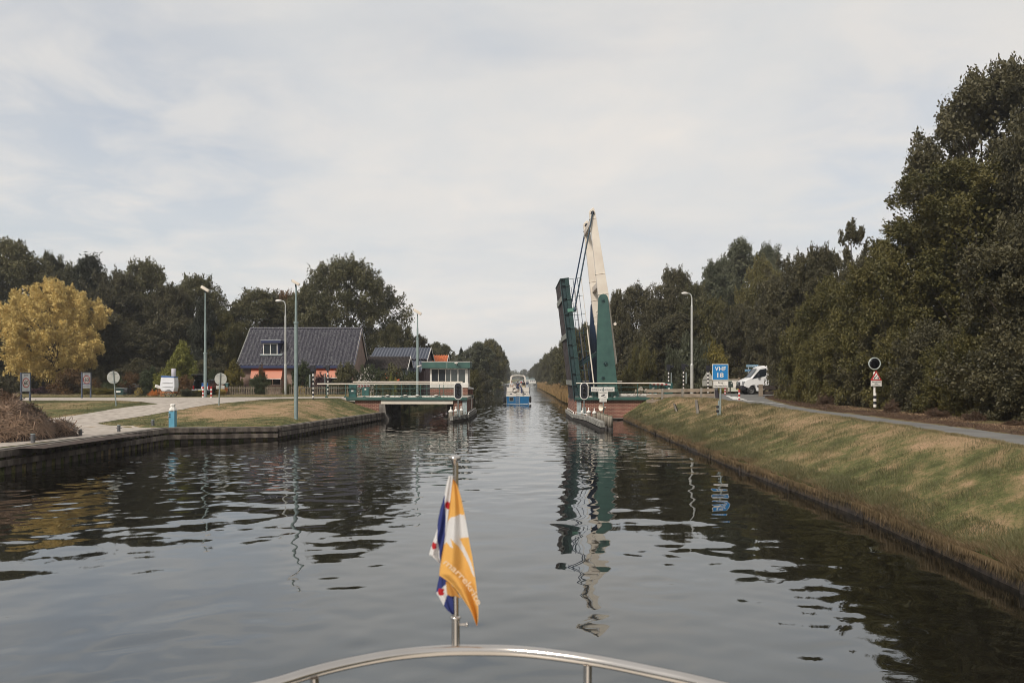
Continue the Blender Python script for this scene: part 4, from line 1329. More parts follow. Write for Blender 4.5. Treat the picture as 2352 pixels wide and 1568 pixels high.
# speed zone boards
def zone(u0, u1, v0, v1, vb, ry, label, sub, Yb=None):
    b_ = G((u0 + u1) / 2, vb); Y = b_.y
    t = thing('speed_zone_board', label, 'traffic sign', (b_.x, b_.y, 0), 'sixty zone boards')
    t.location = (0, 0, 0)
    w = .92; z0 = b_.z; zt = CZ - (v0 - CV) * Y / F; zb = CZ - (v1 - CV) * Y / F
    mb = MB()
    for s in (-1, 1): mb.bx(s * w / 2 - .045, s * w / 2 + .045, -.05, .05, z0 - .3, zt)
    mb.bx(-w / 2, w / 2, -.04, .04, zt - .06, zt)
    mb.build('frame', mat('dark_blue_grey_frame', (.06, .075, .11), .5), t)
    mb = MB(); mb.bx(-w / 2 + .05, w / 2 - .05, -.03, .02, zb, zt - .07); p = mb.build('panel', mat('pale_sign_face', (.62, .64, .66), .5), t)
    cz = zt - .07 - (zt - zb) * (.42 if sub else .5); r_ = w * .40
    mb = MB(); mb.lathe((0, -.035, cz), [(r_, 0), (r_, -.004), (.01, -.004)], 28, axis='Y', smooth_=False); mb.build('red_ring', REDP, p)
    mb = MB(); mb.lathe((0, -.041, cz), [(r_ * .80, 0), (r_ * .80, -.003), (.01, -.003)], 28, axis='Y', smooth_=False); mb.build('white_field', WHITE, p)
    text('60', 0, cz, r_ * 1.2, r_ * .9, -.047, INK, p, bold=.02, maxw=False)
    text('zone', 0, zt - .07 - .13, w * .45, .10, -.036, INK, p, maxw=False)
    if sub:
        mb = MB(); zz = zb + (zt - zb) * .25; mb.bx(-w / 2 + .05, w / 2 - .05, -.036, -.031, zz, zz + .06); mb.build('blue_bar', mat('sign_blue_bar', (.04, .08, .25), .5), p)
        text('herhaling', 0, zb + (zt - zb) * .12, w * .7, .12, -.036, INK, p, maxw=False)
    t.location = (b_.x, b_.y, 0); t.rotation_euler = (0, 0, ry)
zone(52.4, 65.2, 855.5, 898, 922, R(84), 'sixty zone board seen at a slant near the left edge', False)
zone(190.4, 205.8, 854.4, 891, 914, R(72), 'sixty zone board with a plate below at the bush under the yellow tree', True)

# VHF sign
b_ = G(1654.5, 953.3); Y = b_.y
BLUE = mat('sign_blue', (0.008, 0.19, 0.48), .4, c2=(.006, .17, .44))
t = thing('marine_radio_sign', 'blue board reading VHF 18 over a white board on a grey pole', 'sign', b_)
mb = MB(); mb.cyl((b_.x, Y + .07, b_.z - .3), (uvx(1657, Y), Y + .07, uvz(838, Y)), .055, n=12); mb.cyl((b_.x - .12, Y + .12, b_.z - .3), (b_.x - .06, Y + .1, uvz(920, Y)), .05, n=8); mb.build('pole', STEEL, t)
mb = MB()
for v in (934, 944): mb.bx(b_.x - .19, b_.x - .06, Y + .05, Y + .2, uvz(v + 3, Y), uvz(v - 3, Y))
mb.each('junction_box', mat('dark_plastic', (.03, .03, .035), .5), t, bevel=.01)
p = plate(t, 1635.6, 835.8, 1673.0, 872.6, Y, WHITE)
mb = MB(); mb.bx(uvx(1637.0, Y), uvx(1671.7, Y), Y - .004, Y - .001, uvz(871.2, Y), uvz(837.4, Y)); mb.build('blue_field', BLUE, p)
text('VHF', uvx(1654.4, Y), uvz(846.5, Y), 25.5 * Y / F, 9.6 * Y / F, Y - .008, WHITE, p, bold=.028, maxw=False, spacing=1.12)
text('18', uvx(1654.6, Y), uvz(861.3, Y), 15 * Y / F, 11 * Y / F, Y - .008, WHITE, p, bold=.028, maxw=False)
p = plate(t, 1637.2, 873.4, 1673.0, 890.8, Y, WHITE, name='lower_panel')
mb = MB(); frame(mb, uvx(1637.8, Y), uvx(1672.4, Y), Y - .006, uvz(890.2, Y), uvz(874.0, Y), .012, .004); mb.build('border', INK, p)
text('Brug', uvx(1655, Y), uvz(879, Y), 10.5 * Y / F, 4.6 * Y / F, Y - .008, INK, p, bold=.01, maxw=False)
text('Nieuweschoot', uvx(1655.2, Y), uvz(886, Y), 31.5 * Y / F, 4.0 * Y / F, Y - .008, INK, p, bold=.01, maxw=False)

# bridge warning sign on the banded pole
b_ = Vector((uvx(2009.5, 40.5), 40.5, float(ground(18.3, 40.5)))); Y = b_.y
t = thing('bridge_warning_sign', 'red triangle bridge warning sign with round unlit warning light on a banded pole by the hedge', 'warning sign', b_)
mb = MB(); mb.banded((b_.x, Y, uvz(934.5, Y)), (b_.x, Y, uvz(902, Y)), .075, .075, 5, 0); mb.build('banded_shaft', [WHITE, BLACKP], t)
mb = MB(); mb.tube([(b_.x - .02, Y, uvz(903, Y)), (b_.x - .02, Y, uvz(857, Y))], .055, 10); mb.sphere((b_.x - .02, Y, uvz(857, Y)), .075, 10); mb.build('pole', WHITE, t)
cx, cz = uvx(2008.8, Y), uvz(834.8, Y)
mb = MB(); mb.tube([(cx + .29 * math.cos(k * PI / 16), Y, cz + .29 * math.sin(k * PI / 16)) for k in range(32)], .03, 8, closed=True)
RG = mb.build('signal_ring', mat('pale_ring', (.42, .46, .43), .5), t)
mb = MB(); mb.lathe((cx, Y, cz), [(.28, .02), (.28, -.005), (.18, -.03), (.01, -.04)], 28, axis='Y'); mb.build('dark_lens', mat('black_gloss', (.006, .006, .008), .12), RG)  # black lens of the warning light, switched off
cx = uvx(2010.3, Y)
def tri(k, dz=0): return [(cx - 26.2 / 2 * Y / F * k, uvz(873.6, Y) + (1 - k) * .22 + dz), (cx + 26.2 / 2 * Y / F * k, uvz(873.6, Y) + (1 - k) * .22 + dz), (cx, uvz(873.6, Y) + (1 - k) * .22 + dz + 23.4 * Y / F * k)]
mb = MB(); mb.prism(tri(1.0), Y - .12, Y - .09); p = mb.build('triangle', REDP, t, bevel=.01)
mb = MB(); mb.prism(tri(.66, -.02), Y - .126, Y - .121); mb.build('white_field', WHITE, p)
mb = MB(); z_ = uvz(870, Y)
mb.prism([(cx - .155, z_), (cx - .06, z_), (cx - .06, z_ + .09), (cx - .10, z_ + .09)], Y - .131, Y - .127)
mb.prism([(cx + .155, z_), (cx + .06, z_), (cx + .06, z_ + .09), (cx + .10, z_ + .09)], Y - .131, Y - .127)
mb.bar((cx - .06, Y - .129, z_ + .09), (cx + .05, Y - .129, z_ + .20), .004, .03)
mb.bx(cx - .05, cx + .05, Y - .131, Y - .127, z_ + .01, z_ + .025)
mb.build('open_bridge_symbol', INK, p)
mb = MB(); mb.bx(cx - 12.4 * Y / F, cx + 12.4 * Y / F, Y - .12, Y - .10, uvz(886.8, Y), uvz(874.3, Y)); p = mb.build('text_panel', WHITE, t, bevel=.006)
for k, s in enumerate(('Afsluitbomen', 'dalen', 'automatisch')):
    text(s, cx, uvz(877 + 3.8 * k, Y), (20.5 if k == 0 else 8 if k == 1 else 18.5) * Y / F, 2.5 * Y / F, Y - .128, INK, p, bold=.01, maxw=False)

# street name signs
Y = 80.5
for (u0, v0, u1, v1, s, w, lab) in ((1714.6, 837.6, 1742.0, 842.6, 'Rotstergaastweg', 20, 'blue street name sign with an arrow above the van bonnet'), (1710.9, 847.9, 1727.4, 853.3, 'Fietspad', 13, 'short blue street name sign under the longer one, left of the windscreen')):
    t = thing('street_name_sign', lab, 'street sign', (uvx((u0 + u1) / 2, Y), Y, uvz(v1, Y)), 'blue street name signs')
    p = plate(t, u0, v0, u1, v1, Y - .06, mat('pale_blue_edge', (.30, .52, .66), .5))
    mb = MB(); mb.bx(uvx(u0 + .7, Y), uvx(u1 - .7, Y), Y - .068, Y - .062, uvz(v1 - .7, Y), uvz(v0 + .7, Y)); mb.build('blue_field', mat('street_sign_blue', (.03, .17, .36), .5), p)
    cu_ = (u0 + u1) / 2 - (2 if s[0] == 'R' else 0)
    text(s, uvx(cu_, Y), uvz((v0 + v1) / 2, Y), w * Y / F, 2.5 * Y / F, Y - .073, WHITE, p, bold=.02, maxw=False)
    if s[0] == 'R':
        mb = MB(); ax, az = uvx(1739.3, Y), uvz(840.2, Y)
        mb.prism([(ax - .08, az - .018), (ax, az - .018), (ax, az - .05), (ax + .06, az), (ax, az + .05), (ax, az + .018), (ax - .08, az + .018)], Y - .075, Y - .071); mb.build('arrow', WHITE, p)
x = uvx(1719.1, Y)
t = thing('sign_pole', 'pale pole carrying the two blue street name signs', 'pole', (x, Y, 2.0))
mb = MB(); mb.cyl((x, Y, 1.9), (x, Y, uvz(841, Y)), .045, n=10); mb.build('shaft', ALU, t)
mb = MB(); mb.lathe((x, Y, uvz(841, Y)), [(.05, 0), (.05, .03), (.01, .05)], 10); mb.build('cap', ALU, t)

# triangle sign back + boards behind the right fence
Y = 79.5
t = thing('triangular_sign', 'grey back of a triangular sign behind the banded post', 'traffic sign', (uvx(1626, Y), Y, 2.0))
mb = MB(); c_ = uvx(1626.5, Y)
mb.prism([(uvx(1612.5, Y), uvz(872.5, Y)), (uvx(1640.5, Y), uvz(872.5, Y)), (c_, uvz(849, Y))], Y, Y + .03); mb.build('triangle', MATS['grey_sign_back'], t, bevel=.01)
mb = MB(); mb.bx(uvx(1613, Y), uvx(1636, Y), Y, Y + .03, uvz(886, Y), uvz(874, Y)); mb.build('sub_plate', MATS['grey_sign_back'], t)
mb = MB(); mb.cyl((c_, Y + .06, 1.8), (c_, Y + .06, uvz(850, Y)), .035, n=8); mb.build('pole', STEEL, t)
Y = 82
t = thing('information_board', 'white information board with a wooden frame left of the van', 'board', (uvx(1686, Y), Y, 2.0))
p = plate(t, 1672, 870.5, 1700, 899, Y, mat('pale_board', (.56, .57, .50), .6))
mb = MB(); mb.bx(uvx(1682, Y), uvx(1697, Y), Y - .01, Y - .004, uvz(890, Y), uvz(872.5, Y)); mb.build('poster', WHITE, p)
mb = MB()
for k, (a, w) in enumerate(((873.6, 10), (875.2, 6), (880, 4))): mb.bx(uvx(1684, Y), uvx(1684 + w, Y), Y - .015, Y - .011, uvz(a + .5, Y), uvz(a, Y))
mb.build('print_lines', mat('grey_print', ()), p)
mb = MB(); mb.bx(uvx(1668, Y), uvx(1700, Y), Y - .1, Y + .15, uvz(870.5, Y), uvz(869, Y)); mb.bx(uvx(1696, Y), uvx(1700, Y), Y - .06, Y + .1, 2.0, uvz(866.5, Y)); mb.bx(uvx(1669, Y), uvx(1672, Y), Y - .06, Y + .1, 2.0, uvz(869, Y)); mb.build('wooden_frame', WOODB, t)
Y = 78.5
t = thing('litter_bin', 'dark green litter bin standing in front of the information board', 'bin', (uvx(1677, Y), Y, 2.0))
mb = MB(); x_ = uvx(1677, Y)
mb.prism([(x_ - .24, 2.6), (x_ + .26, 2.6), (x_ + .2, 3.05), (x_ + .08, 3.2), (x_ - .2, 3.2)], Y - .25, Y + .2); mb.build('body', mat('bin_green', (.035, .055, .05), .5), t, bevel=.03)
mb = MB(); mb.bar((x_, Y, 2.0), (x_, Y, 2.62), .1, .1); mb.build('post', WOODD, t)
mb = MB(); mb.bx(x_ + .0, x_ + .14, Y - .26, Y - .252, 2.95, 3.02); mb.build('sticker', WHITE, t)

# wooden rail fence on the right
t = thing('rail_fence', 'weathered plank rail fence between the bridge and the road', 'fence', (11.2, 64, 1.5))
fp = [(1498, 868.5, 932.8, 11.5, 64.0), (1520.5, 868, 921, None, None), (1566.5, 891, 920, None, None), (1609.7, 889.5, 917.0, None, None), (1642.5, 889.5, 916.8, None, None)]
fence_xy = []
for i, (u, v0, vb, _, _) in enumerate(fp):
    Y = [64.0, 63.4, 61.8, 60.3, 59.2][i]
    fence_xy.append((uvx(u, Y), Y))
tops = [2.60, 2.62, 2.66, 2.70, 2.74]
for i, (x, y) in enumerate(fence_xy):
    z0 = float(ground(x, y)) - .3
    mb = MB(); mb.bar((x, y - .06, z0), (x + .02, y - .06, tops[i] + .05), .15, .14); mb.build('fence_post', PILEM if i == 0 else WOODG, t, bevel=.015)
for r_ in range(3):
    for i in range(4):
        if r_ == 2 and i == 3: continue
        if i == 0: a = Vector((fence_xy[0][0] - .45, fence_xy[0][1], tops[0] - .12 - .42 * r_)); b_ = Vector((*fence_xy[1], tops[1] - .12 - .40 * r_))
        else: a = Vector((*fence_xy[i], tops[i] - .12 - .40 * r_)); b_ = Vector((*fence_xy[i + 1], tops[i + 1] - .12 - .38 * r_))
        mb = MB(); mb.bar(a + Vector((0, .03, 0)), b_ + Vector((-.012, .03, 0)), .04, .26); mb.build('rail', WOODB, t, bevel=.006)
x, y = uvx(1646.8, 58.8), 58.8
z0 = float(ground(x, y))
t = thing('dark_post', 'dark round post closing the wooden rail fence beside the VHF sign', 'post', (x, y, z0))
mb = MB(); mb.tube([(x + .06, y, z0 - .2), (x - .05, y, uvz(891, y))], [.15, .13], 12); mb.build('shaft', mat('tarred_post', (.028, .022, .03), .7), t)
mb = MB(); mb.tube([(x - .045, y, uvz(894.6, y)), (x - .045, y, uvz(893.4, y))], .137, 12); mb.build('reflective_band', STEEL, t)
for (u, v0, vb, du, lab) in ((1603.5, 918, 949.9, -5, 'leaning split grey stake on the bank below the rail fence'), (1555.5, 926, 944, -8, 'lichen covered leaning stake left of the split one')):
    b_ = G(u, vb); top = Vector((uvx(u + du, b_.y), b_.y, uvz(v0, b_.y)))
    t = thing('stake', lab, 'stake', b_, 'leaning stakes on the grass bank')
    mb = MB(); mb.bar(b_ - Vector((0, 0, .2)), top, .16, .10); mb.build('shaft', WOODG, t, bevel=.02)
    mb = MB(); mb.bar(b_ + Vector((.12, .05, -.2)), top + Vector((.10, .05, -.06)), .05, .08); mb.build('splinter', WOODD, t)
# fence right by the trees
t = thing('rail_fence', 'short dark plank fence running under the trees behind the van', 'fence', (uvx(1752, 66.5), 66.5, 2.0))
for u in (1748, 1815):
    x = uvx(u, 64.5); mb = MB(); mb.bx(x - .15, x + .15, 64.4, 64.7, 1.9, 3.0 - .0); mb.build('fence_post', WOODB, t, bevel=.02)
mb = MB(); x0_, x1_ = uvx(1750, 64.5), uvx(1830, 64.5)
mb.bx(x0_, x1_, 64.72, 64.78, 2.60, 2.86); mb.bx(x0_, x1_, 64.72, 64.78, 2.17, 2.42); mb.each('rail', WOODD, t)

# boulders in a row over the road
STONE = mat('pale_granite', (.42, .37, .30), .9, c2=(.20, .165, .13), vs_=2.2, bump=.6, bs=8, detail=8)
rnd = random.Random(11)
bl = [(1441, 893, 11), (1458, 892.5, 9), (1471, 891.5, 15), (1483, 892, 10), (1515, 897, 10), (1540, 900, 9), (1592, 899.5, 7), (1603, 901, 9), (1632, 900.5, 8)]
nmz = ['rounded pale boulder directly right of the green bridge tower', 'small flat boulder between two larger ones behind the railing', 'largest tan boulder behind the right bridge railing', 'upright boulder left of the green cabinets', 'half hidden boulder between the two right green cabinets',
       'boulder just right of the dark green cabinet', 'low boulder seen under the fence rail left of the lamp', 'low pale boulder right of the street lamp foot', 'low boulder in the fence gap left of the VHF sign']
for (u, v, w), lb_ in zip(bl, nmz):
    Y = 84; x, z = uvx(u, Y), uvz(v, Y); r_ = w * Y / F / 2
    bm = bmesh.new(); bmesh.ops.create_icosphere(bm, subdivisions=3, radius=1)
    for vv in bm.verts:
        n_ = vv.co.copy(); k = 1 + .22 * math.sin(3 * n_.x + u) * math.cos(2.3 * n_.y + v) + .10 * math.sin(7 * n_.z + u * 2)
        vv.co = Vector((n_.x * r_ * k, n_.y * r_ * k, n_.z * r_ * .95 * k))
    me = bpy.data.meshes.new('boulder'); bm.to_mesh(me); bm.free(); me.materials.append(STONE)
    for q_ in me.polygons: q_.use_smooth = True
    o = bpy.data.objects.new('boulder', me); COL.objects.link(o); o.location = (x, Y, 2.0 + r_ * .62)
    setp(o, lb_, 'boulder', 'pale boulders lined up across the road')

# ------------------------------------------------------------------ houses
def tiled(name, x0, x1, ye, ze, yr, zr, m, parent, tw=.40, th=.40, amp=.055):
    """pan-tiled slope: eave (ye,ze) to ridge (yr,zr), real waves and stepped courses"""
    ln = math.hypot(yr - ye, zr - ze); rows = max(2, int(ln / th)); cols = max(2, int((x1 - x0) / tw))
    nx = cols * 6 + 1
    X = np.linspace(x0, x1, nx); ph = (X - x0) / ((x1 - x0) / cols) * 2 * np.pi
    wv = amp * (np.sin(ph) + .35 * np.sin(2 * ph))
    d = np.array([(yr - ye) / ln, (zr - ze) / ln]); n = np.array([-d[1], d[0]])
    if n[1] < 0: n = -n
    V = []; rng = np.random.default_rng(1)
    for r_ in range(rows):
        jit = rng.uniform(-.008, .008, cols + 1)[np.minimum((np.arange(nx) // 6), cols)]
        for s, o in ((r_, .075), (r_ + 1.0, .0)):
            dd = s * ln / rows
            V.append(np.stack([X, ye + d[0] * dd + n[0] * (wv + o + jit), ze + d[1] * dd + n[1] * (wv + o + jit)], 1))
    V = np.concatenate(V); off = wloc(parent); V = V - np.array(off)
    Fs = []
    k = rows * 2
    i = np.arange(k - 1)[:, None] * nx + np.arange(nx - 1)[None, :]
    Fs = np.stack([i, i + 1, i + 1 + nx, i + nx], -1).reshape(-1, 4)
    return mesh_np(name, V, Fs, m, parent)

TILE = mat('dark_roof_tile', (0.150, 0.148, 0.152), 0.55, c2=(0.030, 0.027, 0.042), vs_=6.5, detail=8, spec=.5, sharp=(.46, .74), stretch=(1.6, .5, .5))
NAVY = mat('navy_trim', (0.022, 0.030, 0.085), .5)
YH = 84.0
H = thing('tiled_house', 'low brick house with dark pan tile roof, blue dormer and orange awnings', 'house', (-22.5, 86, 1.8))
hx0, hx1 = uvx(546, YH), uvx(814, YH)
ze, zr = uvz(838.5, YH - .4), uvz(755.5, YH + 4.0)
mb = MB()
yb = YH + 8.0
mb.add([(hx0 + .25, YH, 1.6), (hx1 - .1, YH, 1.6), (hx1 - .1, yb, 1.6), (hx0 + .25, yb, 1.6), (hx0 + .25, YH, ze - .05), (hx1 - .1, YH, ze - .05), (hx1 - .1, yb, ze - .05), (hx0 + .25, yb, ze - .05), (hx0 + .25, YH + 4, zr - .1), (hx1 - .1, YH + 4, zr - .1)],
       [(0, 1, 5, 4), (1, 2, 6, 9, 5), (2, 3, 7, 6), (3, 0, 4, 8, 7)])
HW = mb.build('wall', HBRICK, H)
tiled('roof', hx0, hx1, YH - .45, ze - .05, YH + 4, zr, TILE, H)
tiled('roof', hx0, hx1, YH + 8.45, ze - .05, YH + 4, zr, TILE, H)
mb = MB()
for k in range(34):
    a = hx0 + (hx1 - hx0) * k / 34
    mb.tube([(a, YH + 4, zr + .05), (a + (hx1 - hx0) / 34 + .03, YH + 4, zr + .08)], [.13, .15], 8)
mb.build('ridge_tiles', TILE, H)
mb = MB(); mb.bx(hx0 - .05, hx1 + .05, YH - .62, YH - .44, ze - .30, ze - .04); mb.bx(hx0, hx1, YH - .44, YH, ze - .30, ze - .24); mb.build('gutter', NAVY, H)
mb = MB(); mb.bar((hx1 + .03, YH - .3, ze - .15), (hx1 + .03, YH + 4, zr - .12), .06, .34); mb.bar((hx1 + .03, YH + 8.3, ze - .15), (hx1 + .03, YH + 4, zr - .12), .06, .34)
mb.each('bargeboard', mat('cream_board', (.50, .44, .36), .6), H)
mb = MB(); mb.bar((hx1 + .07, YH - .4, ze + .05), (hx1 + .07, YH + 4, zr + .07), .05, .08); mb.bar((hx1 + .07, YH + 8.4, ze + .05), (hx1 + .07, YH + 4, zr + .07), .05, .08); mb.each('verge_trim', NAVY, H)
mb = MB(); mb.bar((hx0, YH - .4, ze), (hx0, YH + 4, zr + .03), .12, .10); mb.build('verge_tiles', mat('lichened_verge', (.20, .20, .18), .8), H)
def window(x0_, x1_, z0_, z1_, y, parent, mull=0, m=WHITE, name='window'):
    mb = MB(); frame(mb, x0_, x1_, y - .06, z0_, z1_, .07, .07)
    for k in range(mull):
        xm = x0_ + (x1_ - x0_) * (k + 1) / (mull + 1); mb.bx(xm - .035, xm + .035, y - .055, y, z0_ + .06, z1_ - .06)
    w_ = mb.build(name, m, parent)
    mb = MB(); mb.bx(x0_ + .05, x1_ - .05, y - .02, y - .005, z0_ + .05, z1_ - .05); mb.build('pane', GLASS, w_)
    return w_
# dormer
yd = YH + 0.72
dx0, dx1 = uvx(600, yd - .2), uvx(645, yd - .2); dz1, dz0 = uvz(781, yd), uvz(787.6, yd)
mb = MB(); wx0, wx1 = uvx(604.6, yd), uvx(639.5, yd); zb_ = uvz(815, yd)
mb.bx(wx0, wx1, yd, yd + 3.0, zb_, dz0 - .01)
D = mb.build('dormer', NAVY, H)
mb = MB(); mb.bx(dx0, dx1, yd - .3, yd + 3.0, dz0, dz1 - .04); mb.build('dormer_fascia', NAVY, D)
mb = MB(); mb.bx(dx0 - .03, dx1 + .03, yd - .33, yd + 3.0, dz1 - .04, dz1 + .02); mb.build('dormer_roof', mat('zinc', (.34, .36, .38), .5), D)
window(uvx(605, yd), uvx(637.6, yd), uvz(814.6, yd), uvz(788.3, yd), yd - .005, D, 1)
mb = MB(); mb.bx(uvx(622.5, yd), uvx(634.5, yd), yd - .024, yd - .021, uvz(812, yd), uvz(790.5, yd)); mb.build('net_curtain', mat('net_curtain', (.26, .25, .25), .8), D)
mb = MB(); mb.add([(dx0 - .15, yd - .25, zb_ - .08), (dx1 + .1, yd - .25, zb_ - .08), (dx1 + .1, yd + .05, zb_ + .12), (dx0 - .15, yd + .05, zb_ + .12)], [(0, 1, 2, 3)]); mb.build('lead_apron', mat('lead', (.22, .25, .25), .7), D)
# ground floor windows + awnings
def awning(u0, u1, v0, v1, du, lab):
    z1_, z0_ = uvz(v0, YH), uvz(v1, YH - 1.1)
    xa, xb = uvx(u0, YH), uvx(u1, YH); xc, xd = uvx(u0 - du, YH - 1.1), uvx(u1 - du, YH - 1.1)
    mb = MB(); mb.bx(xa - .05, xb + .05, YH - .16, YH, z1_ - .02, z1_ + .11); A = mb.build('awning', mat('awning_box', (.62, .60, .55), .5), H)
    mb = MB(); n = 6; vs_ = []
    for k in range(n + 1):
        t_ = k / n; y = YH - .12 - .98 * t_; z = z1_ + (z0_ - z1_) * (t_ ** .9) - .05 * math.sin(PI * t_)
        vs_ += [(xa + (xc - xa) * t_, y, z), (xb + (xd - xb) * t_, y, z)]
    mb.add(vs_, [(2 * k, 2 * k + 1, 2 * k + 3, 2 * k + 2) for k in range(n)])
    mb.build('awning_cloth', AWN, A, fix=False)
    mb = MB(); mb.bx(xc, xd, YH - 1.13, YH - 1.07, z0_ - .03, z0_ + .03); mb.build('front_bar', WHITE, A)
    mb = MB(); mb.bar((xd - .1, YH - 1.08, z0_), (xd - .1 + .2, YH, z0_ - .6), .03, .03); mb.build('arm', STEEL, A)
def awn_mat():
    m = bpy.data.materials.new('orange_canvas'); m.use_nodes = True; t = m.node_tree; b = t.nodes['Principled BSDF']
    b.inputs['Base Color'].default_value = (.80, .17, .065, 1); b.inputs['Roughness'].default_value = .8
    co = t.nodes.new('ShaderNodeTexCoord'); sp_ = t.nodes.new('ShaderNodeSeparateXYZ'); mr = t.nodes.new('ShaderNodeMapRange'); mr.interpolation_type = 'SMOOTHSTEP'
    mr.inputs[1].default_value = 0.60; mr.inputs[2].default_value = 0.74
    rp = t.nodes.new('ShaderNodeValToRGB'); rp.color_ramp.elements[0].color = (.88, .38, .26, 1); rp.color_ramp.elements[1].color = (.93, .16, .045, 1)  # shade of box and eaves painted into the top, translucent glow into the paler lower part
    t.links.new(co.outputs['Generated'], sp_.inputs[0]); t.links.new(sp_.outputs['Z'], mr.inputs[0]); t.links.new(mr.outputs[0], rp.inputs[0]); t.links.new(rp.outputs[0], b.inputs['Base Color'])
    tl = t.nodes.new('ShaderNodeBsdfTranslucent'); t.links.new(rp.outputs[0], tl.inputs['Color']); ms = t.nodes.new('ShaderNodeMixShader'); ms.inputs[0].default_value = .45
    t.links.new(b.outputs[0], ms.inputs[1]); t.links.new(tl.outputs[0], ms.inputs[2]); t.links.new(ms.outputs[0], t.nodes['Material Output'].inputs['Surface'])
    return m
AWN = awn_mat()
awning(578.6, 650.5, 843, 870.3, 5, '')
awning(727.8, 779.5, 843, 867.5, 4, '')
window(uvx(586, YH), uvx(646, YH), uvz(884, YH), uvz(846, YH), YH - .005, H, 2)
window(uvx(731, YH), uvx(776, YH), uvz(884, YH), uvz(846, YH), YH - .005, H, 1)
mb = MB(); y_ = YH + 2.2; mb.bx(hx1 - .1, hx1 - .04, y_ - .55, y_ + .55, 2.9, 4.1); mb.build('side_window', WHITE, H)
mb = MB(); mb.cyl((uvx(795.8, YH), YH - .08, 1.8), (uvx(795.8, YH), YH - .08, ze - .3), .05, n=8); mb.build('downpipe', mat('grey_pipe', (.13, .12, .12), .6), H)

# second house, shed and far orange roof
def gable_house(name, label, u0, u1, Y, vr, ve, depth, tile, wall, trim, cat='house', vbase=None, tw=.36, hasw=False):
    x0_, x1_ = uvx(u0, Y), uvx(u1, Y); yr_ = Y + depth / 2
    ze_, zr_ = uvz(ve, Y), uvz(vr, yr_)
    t = thing(name, label, cat, ((x0_ + x1_) / 2, Y + depth / 2, 1.8))
    mb = MB(); a, b_ = x0_ + .2, x1_ - .25
    mb.add([(a, Y + .4, 1.5), (b_, Y + .4, 1.5), (b_, Y + depth - .4, 1.5), (a, Y + depth - .4, 1.5), (a, Y + .4, ze_ + .2), (b_, Y + .4, ze_ + .2), (b_, Y + depth - .4, ze_ + .2), (a, Y + depth - .4, ze_ + .2), (a, yr_, zr_ - .1), (b_, yr_, zr_ - .1)],
           [(0, 1, 5, 4), (1, 2, 6, 9, 5), (2, 3, 7, 6), (3, 0, 4, 8, 7)])
    mb.build('wall', wall, t)
    tiled('roof', x0_, x1_, Y, ze_, yr_, zr_, tile, t, tw=tw)
    tiled('roof', x0_, x1_, Y + depth, ze_, yr_, zr_, tile, t, tw=tw)
    mb = MB(); mb.bar((x1_ + .02, Y - .05, ze_ - .1), (x1_ + .02, yr_, zr_ - .05), .05, .22); mb.bar((x1_ + .02, Y + depth + .05, ze_ - .1), (x1_ + .02, yr_, zr_ - .05), .05, .22)
    mb.each('bargeboard', trim, t)
    return t, (x0_, x1_, ze_, zr_)
SLATE = mat('glazed_slate_tile', (0.075, 0.085, 0.115), .5, c2=(.035, .042, .062), vs_=5)
h2, q = gable_house('slate_roof_house', 'house with glossy blue grey tile roof behind the dark shed', 848, 981.5, 96, 798, 826, 9.0, SLATE, PBRICK, WHITE)
x0_, x1_, ze_, zr_ = q
tiled('lower_roof', uvx(935, 95.5), uvx(972, 95.5), 93.6, uvz(855, 93.6), 96.1, ze_ - .1, SLATE, h2)
mb = MB(); mb.bx(uvx(937, 95), uvx(974, 95), 95.2, 97, 1.6, uvz(852, 95)); mb.build('annexe_wall', PBRICK, h2)
mb = MB(); mb.bx(uvx(960.5, 95), uvx(962, 95), 95.12, 95.19, 1.8, uvz(856, 95)); mb.build('downpipe', WHITE, h2)
gable_house('dark_shed', 'long low shed with dark corrugated roof and white gable boards', 826, 936, 89.5, 818.5, 847, 5.5, mat('mossy_corrugated', (.060, .048, .042), .85, c2=(.028, .022, .022), vs_=2), mat('grey_shed_board', (.11, .125, .12), .7), WHITE, cat='shed', tw=.16)
gable_house('orange_roof_house', 'far house with bright orange tile roof above the cabin', 985, 1026, 118, 815.5, 834, 7, mat('orange_tile', (.60, .165, .052), .7, c2=(.40, .10, .035), vs_=2), PBRICK, WHITE, tw=.35)

# ------------------------------------------------------------------ picket fence
t = thing('picket_fence', 'weathered picket fence in front of the tiled house garden', 'fence', (uvx(600, 79.4), 79.4, 1.8))
rnd = random.Random(21)
Yp = 79.4
def pickets(u0, u1):
    global t
    xa, xb = uvx(u0, Yp), uvx(u1, Yp)
    mb = MB(); mb.bx(xa, xb, Yp + .02, Yp + .06, 2.02, 2.09); mb.bx(xa, xb, Yp + .02, Yp + .06, 2.47, 2.54); mb.build('rail', PKT, t)
    x = xa; mb = MB()
    while x < xb:
        h = .93 + rnd.uniform(-.03, .03); lean = rnd.uniform(-.015, .015)
        mb.prism([(x - .04, 1.78), (x + .04, 1.78), (x + .04 + lean, 1.78 + h - .05), (x + lean, 1.78 + h), (x - .04 + lean, 1.78 + h - .05)], Yp - .01, Yp + .015)
        x += .172
    mb.build('pickets', PKT, t)
PKT = mat('picket_wood', (.215, .175, .125), .85, c2=(.10, .078, .055), vs_=4, detail=7)
pickets(514.5, 585.5); pickets(611, 646); pickets(666, 790)
pickets(790, 860)

